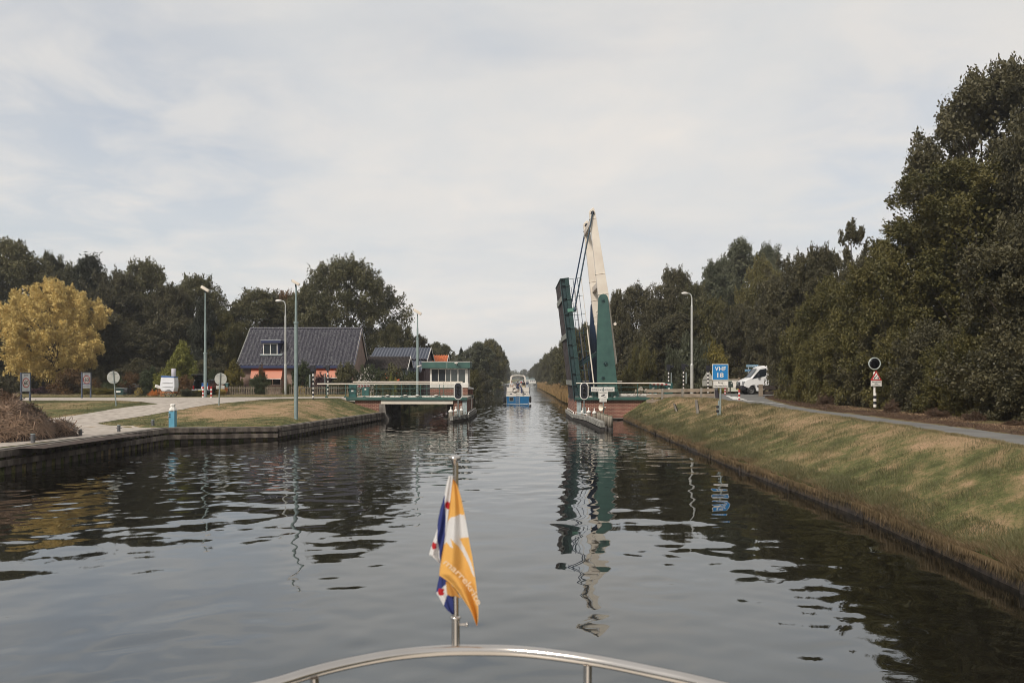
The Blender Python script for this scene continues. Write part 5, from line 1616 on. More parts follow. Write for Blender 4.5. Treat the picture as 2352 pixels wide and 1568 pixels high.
# ------------------------------------------------------------------ tarp covered cart, sign, bin, car, bicycle
Y = 72.5
s_ = Y / F
t = thing('covered_cart', 'wooden hand cart covered with a white tarpaulin by the road', 'cart', (uvx(389, Y), Y, 1.8))
mb = MB(); X = lambda u: uvx(u, Y); Z = lambda v: uvz(v, Y)
pr = [(371.6, 891), (374, 869), (376, 865.5), (403.5, 865.5), (405.5, 872), (405.8, 890), (403, 899.5), (376, 898)]
mb.prism([(X(a), Z(b_)) for a, b_ in pr], Y - .45, Y + .45); TP = mb.build('tarpaulin', mat('white_tarp', (.68, .68, .70), .6, c2=(.60, .60, .63), vs_=2, bump=.5, bs=3), t, bevel=.05)
mb = MB(); mb.prism([(X(374.5), Z(866)), (X(375), Z(862.6)), (X(390), Z(863.8)), (X(404.5), Z(864.4)), (X(404.5), Z(867))], Y - .47, Y + .47); mb.build('blue_edge', mat('blue_cloth', (.05, .13, .32), .7), TP)
mb = MB()
for v in (878, 887.5): mb.bar((X(378), Y - .47, Z(v)), (X(401), Y - .47, Z(v + .3)), .05, .03)
mb.each('crease', MATS['white_tarp'], TP)
OW = mat('orange_wood', (.42, .17, .065), .7, c2=(.28, .11, .04), vs_=4)
mb = MB()
mb.bx(X(372.5), X(403.5), Y - .42, Y - .36, Z(903.8), Z(901.8)); mb.bx(X(374), X(382), Y - .42, Y - .36, Z(909), Z(907)); mb.bx(X(373.5), X(375.5), Y - .44, Y - .38, Z(909.5), Z(892)); mb.bx(X(374), X(402), Y + .36, Y + .42, Z(903.8), Z(901.8)); mb.bx(X(371), X(404), Y - .4, Y + .4, Z(900.8), Z(898.5)); mb.bx(X(369), X(371), Y - .44, Y - .38, Z(900), Z(893)); mb.bar((X(402), Y - .39, Z(901)), (X(383), Y - .39, Z(908)), .05, .05)
mb.build('frame', OW, t)
for y_, nm in ((Y - .52, 'wheel'), (Y + .5, 'wheel')):
    mb = MB(); c = Vector((X(392.6), y_, Z(903.6))); r_ = 8.4 * s_
    mb.tube([c + Vector((r_ * math.cos(k * PI / 14), 0, r_ * math.sin(k * PI / 14))) for k in range(28)], .028, 6, closed=True)
    wh = mb.build(nm, RUBBER, t)
    mb = MB()
    for k in range(10):
        a = k * PI / 5; mb.cyl(c, c + Vector((r_ * math.cos(a), 0, r_ * math.sin(a))), .008, n=5)
    mb.lathe(c, [(.05, -.05), (.05, .05)], 10, axis='Y'); mb.build('spokes', STEEL, wh)
t = thing('folded_parasol', 'folded grey white parasol cover standing behind the cart', 'parasol', (X(399), Y + 1, 1.8))
mb = MB(); yq = Y + 1; mb.tube([(uvx(399, yq), yq, uvz(864, yq)), (uvx(399, yq), yq, uvz(847.5, yq)), (uvx(399, yq), yq, uvz(846, yq))], [.20, .205, .16], 12); mb.build('cover', mat('grey_white_cover', (.45, .43, .46), .7), t)
mb = MB(); mb.cyl((uvx(399, yq), yq, 1.7), (uvx(399, yq), yq, uvz(863, yq)), .04, n=8); mb.build('pole', STEEL, t)
t = thing('tilted_notice', 'small tilted white notice on a stick left of the cart', 'sign', (X(357), Y + .5, 1.8))
mb = MB(); c = Vector((X(357), Y + .5, Z(887.6))); ra = Matrix.Rotation(R(16), 3, 'Y'); mb.box(c, (13.5 * s_, .02, 6.6 * s_), ra); p = mb.build('panel', WHITE, t)
mb = MB(); mb.box(c + Vector((0, -.016, .02)), (8 * s_, .004, .6 * s_), ra); mb.box(c + Vector((0, -.016, -.05)), (6 * s_, .004, .5 * s_), ra); mb.each('print_line', MATS['grey_print'], p)
mb = MB(); mb.cyl((X(357), Y + .53, 1.7), (X(357), Y + .53, Z(886)), .02, n=6); mb.build('stick', WOODB, t)
def wheelie(u, v0, vb, Y, w, m, label):
    x, z0, z1 = uvx(u, Y), 1.82, uvz(v0, Y)
    t = thing('wheeled_bin', label, 'bin', (x, Y, z0), 'wheeled bins in the garden')
    mb = MB(); h = z1 - z0
    mb.add([(x - w * .4, Y - w * .4, z0), (x + w * .4, Y - w * .4, z0), (x + w * .4, Y + w * .4, z0), (x - w * .4, Y + w * .4, z0), (x - w / 2, Y - w / 2, z0 + h * .88), (x + w / 2, Y - w / 2, z0 + h * .88), (x + w / 2, Y + w / 2, z0 + h * .88), (x - w / 2, Y + w / 2, z0 + h * .88)],
           [(0, 1, 2, 3), (4, 5, 6, 7), (0, 1, 5, 4), (1, 2, 6, 5), (2, 3, 7, 6), (3, 0, 4, 7)])
    mb.build('body', m, t, bevel=.02)
    mb = MB(); mb.bx(x - w * .55, x + w * .55, Y - w * .58, Y + w * .55, z0 + h * .88, z0 + h * .94); mb.build('lid', mat('bin_lid', (.30, .36, .35), .5), t, bevel=.02)
    mb = MB(); mb.bar((x - w * .45, Y - w * .52, z0 + h * .5), (x + w * .1, Y - w * .52, z0 + h * .5), .01, .16); mb.build('label_plate', WHITE, t)
wheelie(518.8, 877.5, 0, 81.5, .60, mat('teal_plastic', (.09, .20, .19), .5), 'teal wheeled bin between the picket fence and the columnar shrub')
wheelie(279.5, 890, 0, 76.5, .75, mat('petrol_plastic', (.02, .06, .06), .5), 'dark green bin with white notices beside the bicycle')

# bicycle
Y = 74.5
x = uvx(303, Y); z = 1.82
t = thing('bicycle', 'black bicycle with panniers parked beside the dark green bin', 'bicycle', (x, Y, z))
for dx in (-.52, .52):
    mb = MB(); c = Vector((x + dx, Y, z + .35)); mb.tube([c + Vector((.34 * math.cos(k * PI / 12), 0, .34 * math.sin(k * PI / 12))) for k in range(24)], .018, 6, closed=True)
    w_ = mb.build('wheel', RUBBER, t)
    mb = MB()
    for k in range(12): mb.cyl(c, c + Vector((.33 * math.cos(k * PI / 6), 0, .33 * math.sin(k * PI / 6))), .003, n=4)
    mb.build('spokes', STEEL, w_)
mb = MB(); A = Vector((x, Y, z))
q = lambda a, b_: A + Vector((a, 0, b_))
for a, b_ in (((-.52, .35), (-.1, .3)), ((-.1, .3), (-.18, .85)), ((-.52, .35), (-.18, .8)), ((-.1, .3), (.38, .85)), ((-.17, .7), (.37, .9)), ((.36, .95), (.52, .35)), ((.36, .95), (.33, 1.1))): mb.cyl(q(*a), q(*b_), .018, n=6)
mb.build('frame', BLACKP, t)
mb = MB(); mb.sphere(q(-.2, .95), (.13, .07, .04), 8); mb.build('saddle', BLACKP, t)
mb = MB(); mb.tube([q(.15, 1.08) + Vector((0, -.28, 0)), q(.33, 1.12) + Vector((0, -.1, 0)), q(.33, 1.12) + Vector((0, .1, 0)), q(.15, 1.08) + Vector((0, .28, 0))], .014, 6); mb.build('handlebar', STEEL, t)
for sgn in (-1, 1):
    mb = MB(); mb.bx(x - .72, x - .35, Y + sgn * .08 - .06, Y + sgn * .08 + .06, z + .35, z + .70); mb.build('pannier', BLACKP, t, bevel=.03)
mb = MB(); mb.bx(x + .38, x + .72, Y - .18, Y + .18, z + .78, z + 1.05); mb.build('basket', mat('dark_wicker', (.03, .025, .02), .9), t, bevel=.02)

# dark estate car, tailgate open, seen from behind
Y = 76.0
x = uvx(462, Y); z = 1.82; k_ = Y / F
t = thing('parked_car', 'dark car with open tailgate and blue crate, half hidden by garden shrubs', 'car', (x, Y, z))
CARP = mat('dark_car_paint', (.012, .016, .018), .25, c2=(.010, .013, .015), spec=.6)
mb = MB()
w = .86
sec = [(-w, .35), (-w * 1.02, .8), (-w * .95, 1.0), (-w * .78, 1.48), (-w * .6, 1.56), (w * .6, 1.56), (w * .78, 1.48), (w * .95, 1.0), (w * 1.02, .8), (w, .35)]
mb.prism([(x + a, z + b_) for a, b_ in sec], Y + .9, Y + 4.2)
for sg in (-1, 1):
    mb.prism([(x + sg * w, z + .35), (x + sg * w * 1.02, z + .8), (x + sg * w * .95, z + 1.0), (x + sg * w * .78, z + 1.48), (x + sg * w * .66, z + 1.5), (x + sg * w * .80, z + .9), (x + sg * w * .80, z + .35)], Y, Y + .9)
mb.bx(x - w * .66, x + w * .66, Y, Y + .9, z + 1.48, z + 1.56); mb.bx(x - w, x + w, Y, Y + .9, z + .35, z + .62)
mb.build('body', CARP, t, bevel=.03)
mb = MB(); mb.bar((x, Y + .05, z + 1.56), (x, Y - .75, z + 2.02), w * 1.5, .06); TG = mb.build('tailgate', CARP, t, bevel=.02)
mb = MB(); mb.bar((x, Y - .1, z + 1.69), (x, Y - .6, z + 1.97), w * 1.2, .065); mb.build('rear_window', GLASS, TG)
mb = MB(); mb.bx(x - w - .02, x + w + .02, Y - .12, Y + .02, z + .3, z + .6); mb.build('bumper', CARP, t, bevel=.03)
for sg in (-1, 1):
    mb = MB(); mb.bx(x + sg * w * .84 - .07, x + sg * w * .84 + .07, Y - .03, Y + .0, z + .62, z + .95); mb.build('tail_light', mat('red_lens', (.25, .01, .01), .2), t)
    for yy_ in (Y + .8, Y + 3.4):
        mb = MB(); mb.lathe((x + sg * w * .88, yy_, z + .30), [(.20, -.11), (.31, -.10), (.31, .10), (.20, .11), (.01, .09)], 18, axis='X'); mb.build('wheel', RUBBER, t)
mb = MB(); mb.bx(x - .3, x + .3, Y - .13, Y - .122, z + .42, z + .53); mb.build('number_plate', mat('plate_yellow', (.5, .35, .03), .5), t)
t = thing('crate', 'bright blue crate on a white box in the open car boot', 'crate', (x + .25, Y + .3, z + .62))
mb = MB(); mb.bx(x + .02, x + .62, Y + .05, Y + .55, z + .90, z + 1.22); mb.build('blue_crate', mat('bright_blue_plastic', (.01, .14, .50), .4), t, bevel=.02)
mb = MB(); mb.bx(x - .02, x + .62, Y + .05, Y + .6, z + .63, z + .895); mb.build('white_box', WHITE, t, bevel=.02)

# ------------------------------------------------------------------ van
Y = 71.6; kk = Y / F / 16.06
V0 = Vector((uvx(1653.7, Y), Y, 0))
def vx(px): return V0.x + px * kk
def vz(py): return uvz(821.1, Y) - py * kk
t = thing('flatbed_van', 'white single cab flatbed van on the road, its rear hidden by trees', 'van', (vx(1300), Y, vz(1370)))
VW = mat('van_white', (.74, .73, .72), .28, c2=(.70, .69, .68), vs_=1, spec=.6)
VB = mat('van_black_plastic', (.022, .022, .03), .5)
body = [(860, 1060), (848, 1010), (850, 930), (872, 868), (940, 826), (1040, 780), (1150, 738), (1300, 560), (1418, 408), (1470, 362), (1540, 340), (1660, 326), (1770, 322), (1802, 345), (1812, 640), (1832, 1020), (1832, 1110), (1500, 1230), (1375, 1230), (1340, 1120), (1290, 1040), (1200, 1000), (1120, 1010), (1050, 1050), (1000, 1120)]
yA, yB = Y, Y + 1.95
bm = bmesh.new()
def sect(inset, y, sh):
    r_ = []
    for px, py in body:
        X_, Z_ = vx(px), vz(py)
        r_.append(bm.verts.new((X_ + inset * (1 if px < 1300 else -0.4) * sh, y, Z_ - (inset * .5 if py < 500 else 0))))
    return r_
secs = [sect(.16, yA, 1.0), sect(0, yA + .10, 1), sect(-.14, yA + .55, .7), sect(-.18, yA + .975, .7), sect(-.14, yB - .55, .7), sect(0, yB - .10, 1), sect(.16, yB, 1.0)]
n = len(body)
for a, b_ in zip(secs, secs[1:]):
    for i in range(n): bm.faces.new((a[i], a[(i + 1) % n], b_[(i + 1) % n], b_[i]))
bm.faces.new(secs[0]); bm.faces.new(secs[-1][::-1])
bmesh.ops.recalc_face_normals(bm, faces=bm.faces)
bmesh.ops.translate(bm, verts=bm.verts, vec=-t.location)
me = bpy.data.meshes.new('cab'); bm.to_mesh(me); bm.free(); me.materials.append(VW)
o = bpy.data.objects.new('cab', me); COL.objects.link(o); o.parent = t; CABO = o
def vprism(pts, y0, y1, m, name, par=None, bev=0): 
    mb = MB(); mb.prism([(vx(a), vz(b_)) for a, b_ in pts], y0, y1); return mb.build(name, m, par or t, bevel=bev)
DOOR = vprism([(1275, 745), (1470, 420), (1720, 385), (1735, 420), (1770, 1000), (1400, 1005), (1345, 1000), (1275, 960)], yA - .012, yA + .02, VW, 'door')
vprism([(1185, 788), (1300, 640), (1475, 440), (1690, 404), (1715, 430), (1705, 640), (1665, 690), (1430, 738)], yA - .022, yA - .013, GLASS, 'side_window', DOOR)
vprism([(1620, 795), (1735, 790), (1735, 806), (1620, 812)], yA - .05, yA - .013, VB, 'door_handle', DOOR)
vprism([(1365, 1018), (1828, 1018), (1828, 1100), (1385, 1100)], yA - .03, yA + .0, VB, 'side_trim')
vprism([(845, 1005), (900, 1040), (1010, 1035), (1020, 1060), (985, 1140), (960, 1190), (880, 1200), (820, 1190), (790, 1140), (800, 1060)], yA + .03, yB - .03, VB, 'bumper', None, .05)
# mirror
mb = MB(); mb.bx(vx(1370), vx(1440), yA - .26, yA - .10, vz(735), vz(600)); mb.build('wing_mirror', VB, t, bevel=.04)
# windscreen: sloping glass across the front
mb = MB()
def wq(px, py, y, o): return (vx(px) - o, y, vz(py) + .012)
mb.add([wq(1150, 728, yA + .16, .06), wq(1150, 728, yB - .16, .06), wq(1412, 412, yB - .20, .06), wq(1412, 412, yA + .20, .06), wq(1150, 728, yA + .975, .20), wq(1412, 412, yA + .975, .20)], [(0, 4, 5, 3), (4, 1, 2, 5)])
mb.build('windscreen', mat('windscreen_glass', (.05, .06, .07), .05, spec=.9), t, fix=True)
mb = MB(); mb.bx(vx(846) - .20, vx(846) + .05, yA + .55, yB - .55, vz(1030), vz(900)); g_ = mb.build('grille', VB, t, bevel=.02)
mb = MB()
for k in range(3): mb.bx(vx(846) - .225, vx(846) - .19, yA + .58, yB - .58, vz(1015 - 38 * k), vz(1003 - 38 * k))
mb.each('grille_bar', STEEL, g_)
mb = MB(); mb.lathe((vx(846) - .23, yA + .975, vz(955)), [(.11, -.01), (.11, .01), (.09, .015), (.01, .015)], 16, axis='X'); mb.build('round_badge', STEEL, g_)
for y0 in (yA + .0, yB - .34):
    mb = MB(); mb.prism([(vx(935), vz(868)), (vx(845), vz(872)), (vx(838), vz(985)), (vx(862), vz(992)), (vx(900), vz(945))], y0 - .015, y0 + .34); mb.build('headlight', mat('lamp_glass', (.32, .33, .34), .12), t, bevel=.02)
mb = MB(); mb.bx(vx(800) - .1, vx(800) - .06, yA + .72, yB - .72, vz(1180), vz(1145)); mb.build('number_plate', MATS['plate_yellow'], t)
def vwheel(px, y, r_=.37):
    c = (vx(px), y, vz(1370) + r_)
    mb = MB(); mb.lathe(c, [(.22, -.12), (r_ - .03, -.125), (r_, -.08), (r_, .08), (r_ - .03, .12), (.01, .12)], 26, axis='Y'); w_ = mb.build('wheel', RUBBER, t)
    mb = MB(); mb.lathe(c, [(.235, -.122), (.225, -.132), (.17, -.09), (.10, -.09), (.09, -.13), (.01, -.13)], 22, axis='Y'); rm = mb.build('rim', mat('steel_rim', (.16, .155, .15), .4, .5), w_)
for px in (1165, 2560):
    vwheel(px, yA + .14); vwheel(px, yB - .14)
# arch lining, chassis and bed
mb = MB(); mb.bx(vx(1000), vx(1340), yA + .3, yB - .3, vz(1200), vz(1010)); mb.bx(vx(1340), vx(3000), yA + .5, yB - .5, vz(1200), vz(1110)); mb.build('chassis', VB, t)
vprism([(1380, 1108), (1500, 1108), (1500, 1230), (1385, 1230)], yA + .05, yA + .25, mat('cream_step', (.5, .5, .46), .6), 'step_box')
mb = MB(); mb.bx(vx(1850), vx(3080), yA - .02, yB + .02, vz(1110), vz(1070)); mb.bx(vx(1850), vx(3080), yA - .02, yA + .02, vz(1070), vz(930)); mb.bx(vx(1850), vx(3080), yB - .02, yB + .02, vz(1070), vz(930)); mb.bx(vx(1842), vx(1862), yA, yB, vz(1070), vz(740)); mb.bx(vx(3060), vx(3080), yA + .02, yB - .02, vz(1070), vz(930))
mb.each('load_bed', mat('bed_grey', (.07, .07, .07), .6), t)

# ------------------------------------------------------------------ people
SKIN = mat('skin', (.42, .24, .17), .6, c2=(.38, .21, .15)); HAIRD = mat('dark_hair', (.012, .010, .009), .7)
def skinned(name, chains, m, parent, sub=1):
    """one continuous surface grown along joint chains; the first joint is the root"""
    vs_ = []; es = []; rs = []; idx = {}
    def vid(key, p, r_):
        if key in idx: return idx[key]
        idx[key] = len(vs_); vs_.append(p); rs.append(r_); return idx[key]
    for ch in chains:
        prev = None
        for key, p, r_ in ch:
            i = vid(key, p, r_)
            if prev is not None: es.append((prev, i))
            prev = i
    me = bpy.data.meshes.new(name); off = wloc(parent)
    me.from_pydata([tuple(Vector(v)) for v in vs_], es, [])
    o = bpy.data.objects.new(name, me); COL.objects.link(o); o.parent = parent
    md = o.modifiers.new('skin', 'SKIN')
    sv = me.skin_vertices[0].data
    for i, r_ in enumerate(rs):
        sv[i].radius = (r_, r_)
        sv[i].use_root = (i == 0)
    if sub:
        s = o.modifiers.new('sub', 'SUBSURF'); s.levels = sub; s.render_levels = sub
    me.materials.append(m)
    return o
def person(label, loc, rz, shirt, legs, hair, pose='sit', hat=None):
    """figure facing +Y before rotation, hips at the origin"""
    t = thing('person', label, 'person', (0, 0, 0), 'people on the deck of the blue boat')
    sit = pose == 'sit'
    hip = ('hip', (0, 0, .0), .14)
    b = [[hip, ('waist', (0, 0, .18), .125), ('chest', (0, .01, .40), .15), ('neck0', (0, .01, .54), .07), ('neck', (0, .02, .60), .055), ('skull', (0, .035, .72), .085), ('crown', (0, .02, .80), .07)]]
    for s in (-1, 1):
        b.append([('chest', 0, 0), ('sh%d' % s, (s * .18, .01, .49), .065), ('el%d' % s, (s * .25, .08, .24), .045), ('wr%d' % s, (s * .17, .28, .14), .03), ('ha%d' % s, (s * .15, .36, .13), .028)])
        for k in range(4): b.append([('ha%d' % s, 0, 0), ('f%d%d' % (s, k), (s * .15 + (k - 1.5) * .018, .44, .125 - .01 * k), .009)])
        b.append([('wr%d' % s, 0, 0), ('th%d' % s, (s * .11, .33, .13), .011)])
        if sit: b.append([hip, ('hj%d' % s, (s * .10, .05, -.02), .10), ('kn%d' % s, (s * .13, .46, .0), .065), ('an%d' % s, (s * .13, .46, -.42), .042), ('toe%d' % s, (s * .14, .62, -.45), .035)])
        else: b.append([hip, ('hj%d' % s, (s * .10, 0, -.05), .10), ('kn%d' % s, (s * .11, .03, -.47), .065), ('an%d' % s, (s * .11, 0, -.88), .042), ('toe%d' % s, (s * .12, .16, -.92), .035)])
    B = skinned('body', b, SKIN, t)
    sh = [[('w0', (0, 0, .02), .15), ('w1', (0, 0, .2), .14), ('c', (0, .01, .40), .165), ('n', (0, .01, .53), .08)]]
    for s in (-1, 1): sh.append([('c', 0, 0), ('s%d' % s, (s * .18, .01, .49), .078), ('e%d' % s, (s * .235, .06, .31), .062)])
    skinned('shirt', sh, shirt, t)
    le = [[('r', (0, 0, .0), .15)]]
    for s in (-1, 1):
        if sit: le.append([('r', 0, 0), ('a%d' % s, (s * .10, .08, -.02), .108), ('b%d' % s, (s * .13, .46, .0), .075), ('c%d' % s, (s * .13, .46, -.36), .055)])
        else: le.append([('r', 0, 0), ('a%d' % s, (s * .10, 0, -.07), .108), ('b%d' % s, (s * .11, .03, -.45), .075), ('c%d' % s, (s * .11, 0, -.82), .055)])
    le[0].append(('r2', (0, 0, .06), .145))
    skinned('trousers', le, legs, t)
    mb = MB(); mb.sphere((0, .0, .77), (.098, .105, .095), 12); mb.build('hair', hair, t)
    mb = MB(); mb.sphere((-.033, .112, .735), .011, 6); mb.sphere((.033, .112, .735), .011, 6); mb.each('eye', BLACKP, t)
    mb = MB(); mb.sphere((0, .122, .705), (.012, .02, .02), 6); mb.build('nose', SKIN, t)
    for s in (-1, 1):
        mb = MB(); mb.sphere((s * .09, .03, .72), (.012, .02, .03), 6); mb.build('ear', SKIN, t)
    mb = MB(); mb.sphere((0, .108, .672), (.026, .012, .007), 6); mb.build('mouth', mat('lips', (.30, .10, .09), .6), t)
    t.location = loc; t.rotation_euler = (0, 0, rz)
    return t

# ------------------------------------------------------------------ blue and cream motor boat
Y = 108.5
def bu(px, y=None): return uvx(1148.6 + px / 19.5, y or Y)      # zoom 2000,1490 scale 11.2
def bz(py, y=None): return uvz(855.6 + py / 19.5, y or Y)
zoff = bz(1370)      # should be water level
xc = (bu(285) + bu(1310)) / 2; hw = (bu(1310) - bu(285)) / 2
t = thing('motor_cruiser', 'blue hulled motor cruiser with cream aft deck and canopy, heading away', 'boat', (xc, Y + 4, 0))
BT = t
BH = mat('boat_blue', (.004, .115, .27), .3, c2=(.004, .095, .235), vs_=1)
BC = mat('boat_cream', (.70, .65, .58), .35, c2=(.64, .58, .51), vs_=1.2)
NVY = mat('navy_fabric', (.02, .028, .07), .8)
def hull(z0, z1, w0, w1, m, name, L0=0, L1=9.6):
    mb = MB(); n = 12; vs_ = []
    for i in range(n + 1):
        s = i / n; y = Y + L0 + (L1 - L0) * s
        f = 1.0 + .04 * math.sin(s * PI) if s < .5 else max(.02, math.cos((s - .5) * PI) ** .6) * 1.04
        dz = .45 * s * s
        for sg in (-1, 1): vs_ += [(xc + sg * w0 * f, y, z0), (xc + sg * w1 * f, y, z1 + dz)]
    fs = []
    for i in range(n):
        a = 4 * i; b_ = a + 4
        fs += [(a, a + 1, b_ + 1, b_), (a + 2, a + 3, b_ + 3, b_ + 2), (a + 1, a + 3, b_ + 3, b_ + 1), (a, a + 2, b_ + 2, b_)]
    fs += [(0, 1, 3, 2), (4 * n, 4 * n + 1, 4 * n + 3, 4 * n + 2)]
    mb.add(vs_, fs); return mb.build(name, m, t)
zA, zB, zC = bz(1065), bz(850), bz(650)
hull(-.4, zA, hw * .92, hw, BH, 'hull')
hull(zA + .002, zB, hw + .01, hw * .985, BC, 'upper_hull')
mb = MB()
mb.bx(bu(300), bu(720), Y - .02, Y + .03, zB + .01, zC); mb.bx(bu(900), bu(1305), Y - .02, Y + .03, zB + .01, zC)
mb.bx(bu(285), bu(285) + .05, Y + .03, Y + 3.4, zB + .01, zC); mb.bx(bu(1310) - .05, bu(1310), Y + .03, Y + 3.4, zB + .01, zC)
mb.each('bulwark', BC, t, bevel=.01)
mb = MB(); mb.bx(bu(280), bu(1315), Y - .04, Y + .02, zB - .04, zB + .02); mb.bx(xc - hw * .9, xc + hw * .9, Y - .025, Y + .0, .0, .05); mb.each('rubbing_strake', WHITE, t)
mb = MB()
for px in (265, 1300): mb.bx(bu(px) - .02, bu(px) + .05, Y - .05, Y + .3, zB - .3, zC + .03)
mb.each('side_rail_post', NVY, t)
Wn = mat('boat_window', (.012, .010, .012), .1)
mb = MB(); frame(mb, bu(408), bu(602), Y - .035, bz(1275), bz(1085), .04, .03); w_ = mb.build('stern_window', STEEL, t)
mb = MB(); mb.bx(bu(418), bu(594), Y - .02, Y - .012, bz(1265), bz(1095)); mb.build('pane', Wn, w_)
mb = MB(); mb.bx(bu(437), bu(533), Y - .02, Y - .002, bz(965), bz(932)); mb.bx(bu(1065), bu(1155), Y - .02, Y - .002, bz(970), bz(942)); mb.each('vent', NVY, t)
mb = MB(); mb.sphere((bu(355), Y, bz(945)), .045, 8); mb.sphere((bu(1232), Y, bz(960)), .045, 8); mb.each('cleat', STEEL, t)
mb = MB()
for px in (712, 872): mb.tube([(bu(px), Y - .08, bz(1375)), (bu(px), Y - .08, bz(640)), (bu(px), Y + .1, bz(620))], .014, 6)
for py in (1295, 1205, 1115, 1025, 935, 850): mb.cyl((bu(712), Y - .08, bz(py)), (bu(872), Y - .08, bz(py)), .022, n=6)
mb.build('ladder', WHITE, t)
for px, dy, ln_ in ((175, .1, 1), (225, .6, 1), (1352, .1, 1.08)):
    t2 = thing('boat_fender', {175: 'outer black fender left of the blue stern', 225: 'inner black fender left of the blue stern', 1352: 'black fender hanging right of the blue stern'}[px], 'fender', (bu(px), Y + dy, bz(1190)), 'black fenders on the blue boat')
    z0_, z1_ = bz(1345), bz(1060)
    mb = MB(); mb.tube([(bu(px), Y + dy, z0_ + (z1_ - z0_) * s) for s in (0, .06, .2, .8, .94, 1)], [.05, .12, .165, .165, .12, .04], 12); mb.build('body', RUBBER, t2)
    mb = MB(); mb.cyl((bu(px), Y + dy, z1_), (bu(px) + (.1 if px < 300 else -.1), Y + dy + .05, zB + .05), .015, n=6); mb.build('rope', NVY, t2)
mb = MB()
zt_ = bz(98)
outer = [(435, 620), (438, 450), (450, 230), (480, 150), (545, 112), (800, 98), (1060, 112), (1120, 150), (1148, 230), (1158, 450), (1160, 620)]
inner = [(485, 620), (490, 450), (525, 260), (545, 190), (600, 150), (800, 132), (1010, 150), (1065, 190), (1085, 260), (1092, 450), (1092, 620)]
yc = Y + 2.4
pts = [(uvx(1148.6 + a / 19.5, yc), uvz(855.6 + b_ / 19.5, yc)) for a, b_ in outer] + [(uvx(1148.6 + a / 19.5, yc), uvz(855.6 + b_ / 19.5, yc)) for a, b_ in inner[::-1]]
mb.prism(pts, yc, yc + .12)
CN = mb.build('canopy', BC, t)
mb = MB(); tp = [(uvx(1148.6 + a / 19.5, yc), uvz(855.6 + b_ / 19.5, yc)) for a, b_ in outer[2:9]]
n = len(tp); vs_ = [(a, yc + .1, b_ - .02) for a, b_ in tp] + [(a, yc + 2.6, b_ - .05) for a, b_ in tp]
mb.add(vs_, [(i, i + 1, n + i + 1, n + i) for i in range(n - 1)]); mb.build('canopy_top', BC, CN, fix=False)
mb = MB(); xl, xr = uvx(1148.6 + 440 / 19.5, yc), uvx(1148.6 + 1155 / 19.5, yc)
mb.bx(xl, xl + .03, yc + .1, yc + 2.6, zC, zC + .75); mb.bx(xr - .03, xr, yc + .1, yc + 2.6, zC, zC + .75); mb.each('side_cloth', NVY, CN)
mb = MB(); ys_ = Y + 5.0; mb.bx(xl + .05, xr - .05, ys_, ys_ + .1, zB - .1, zC + .55); WSN = mb.build('wheelhouse_front', WHITE, t)
mb = MB(); mb.bx(xl + .1, xr - .1, ys_ + .02, ys_ + .05, zC + .56, bz(180)); 
mb = MB(); frame(mb, xl + .05, xr - .05, ys_, zC + .5, bz(170), .05, .05); mb.bx(xc - .02, xc + .02, ys_, ys_ + .05, zC + .5, bz(175)); mb.build('windscreen_frame', WHITE, t)
mb = MB(); mb.bx(xc - hw * .8, xc + hw * .8, Y + .05, Y + 5.0, zB - .12, zB - .06); mb.build('aft_deck', BC, t)
mb = MB(); mb.bx(xc - hw * .75, xc + hw * .75, Y + 5.1, Y + 7.8, zB + .1, zC + .4); mb.build('cabin_roof', BC, t, bevel=.1)
t2 = thing('lifebuoy', 'white lifebuoy hanging on the cream stern rail', 'lifebuoy', (bu(640), Y - .12, bz(750)))
mb = MB(); c = Vector((bu(640), Y - .12, bz(755))); mb.tube([c + Vector((.27 * math.cos(k * PI / 12), 0, .27 * math.sin(k * PI / 12))) for k in range(24)], .075, 10, closed=True); mb.build('ring', WHITE, t2)
mb = MB()
for k in range(4):
    a = PI / 4 + k * PI / 2; d_ = Vector((math.cos(a), 0, math.sin(a))); e_ = Vector((-d_.z, 0, d_.x)); mb.tube([c + d_ * .27 - e_ * .03, c + d_ * .27 + e_ * .03], .083, 10)
mb.each('strap', mat('maroon_strap', (.16, .03, .03), .7), t2)
t2 = thing('stern_flag', 'limp faded blue ensign hanging over the stern of the boat', 'flag', (bu(930), Y - .3, bz(650)))
mb = MB(); mb.cyl((bu(880), Y, bz(830)), (bu(900), Y - .35, bz(590)), .015, n=6); mb.build('flagpole', STEEL, t2)
fp_ = [((895, 600), (935, 600)), ((905, 660), (975, 680)), ((925, 740), (995, 760)), ((935, 820), (1000, 850)), ((920, 880), (1008, 870)), ((965, 925), (985, 918))]
mb = MB(); vs_ = []
for i, (a, b_) in enumerate(fp_):
    for s in np.linspace(0, 1, 5): vs_.append((bu(a[0] + (b_[0] - a[0]) * s), Y - .33 + .04 * math.sin(s * 9 + i), bz(a[1] + (b_[1] - a[1]) * s)))
mb.add(vs_, [(5 * i + j, 5 * i + j + 1, 5 * i + j + 6, 5 * i + j + 5) for i in range(len(fp_) - 1) for j in range(4)])
mb.build('cloth', mat('faded_blue_cloth', (.07, .085, .17), .8), t2, fix=False)
t2 = thing('wicker_basket', 'wicker basket on the right of the boat aft deck', 'basket', (bu(1050), Y + 1.2, zC))
mb = MB(); mb.bx(bu(985), bu(1120), Y + 1.0, Y + 1.4, zC - .1, zC + .20); mb.build('basket_body', mat('wicker', (.42, .34, .20), .8), t2, bevel=.05)
mb = MB(); mb.bx(bu(983), bu(1122), Y + .98, Y + 1.42, zC + .20, zC + .24); mb.build('rim', mat('wicker', ()), t2)
t2 = thing('deck_chair', 'dark deck chair in the stern gap of the boat', 'chair', (bu(790), Y + .5, zC - .3))
mb = MB(); mb.bx(bu(720), bu(860), Y + .4, Y + .85, zC - .22, zC - .15); mb.build('seat', NVY, t2)
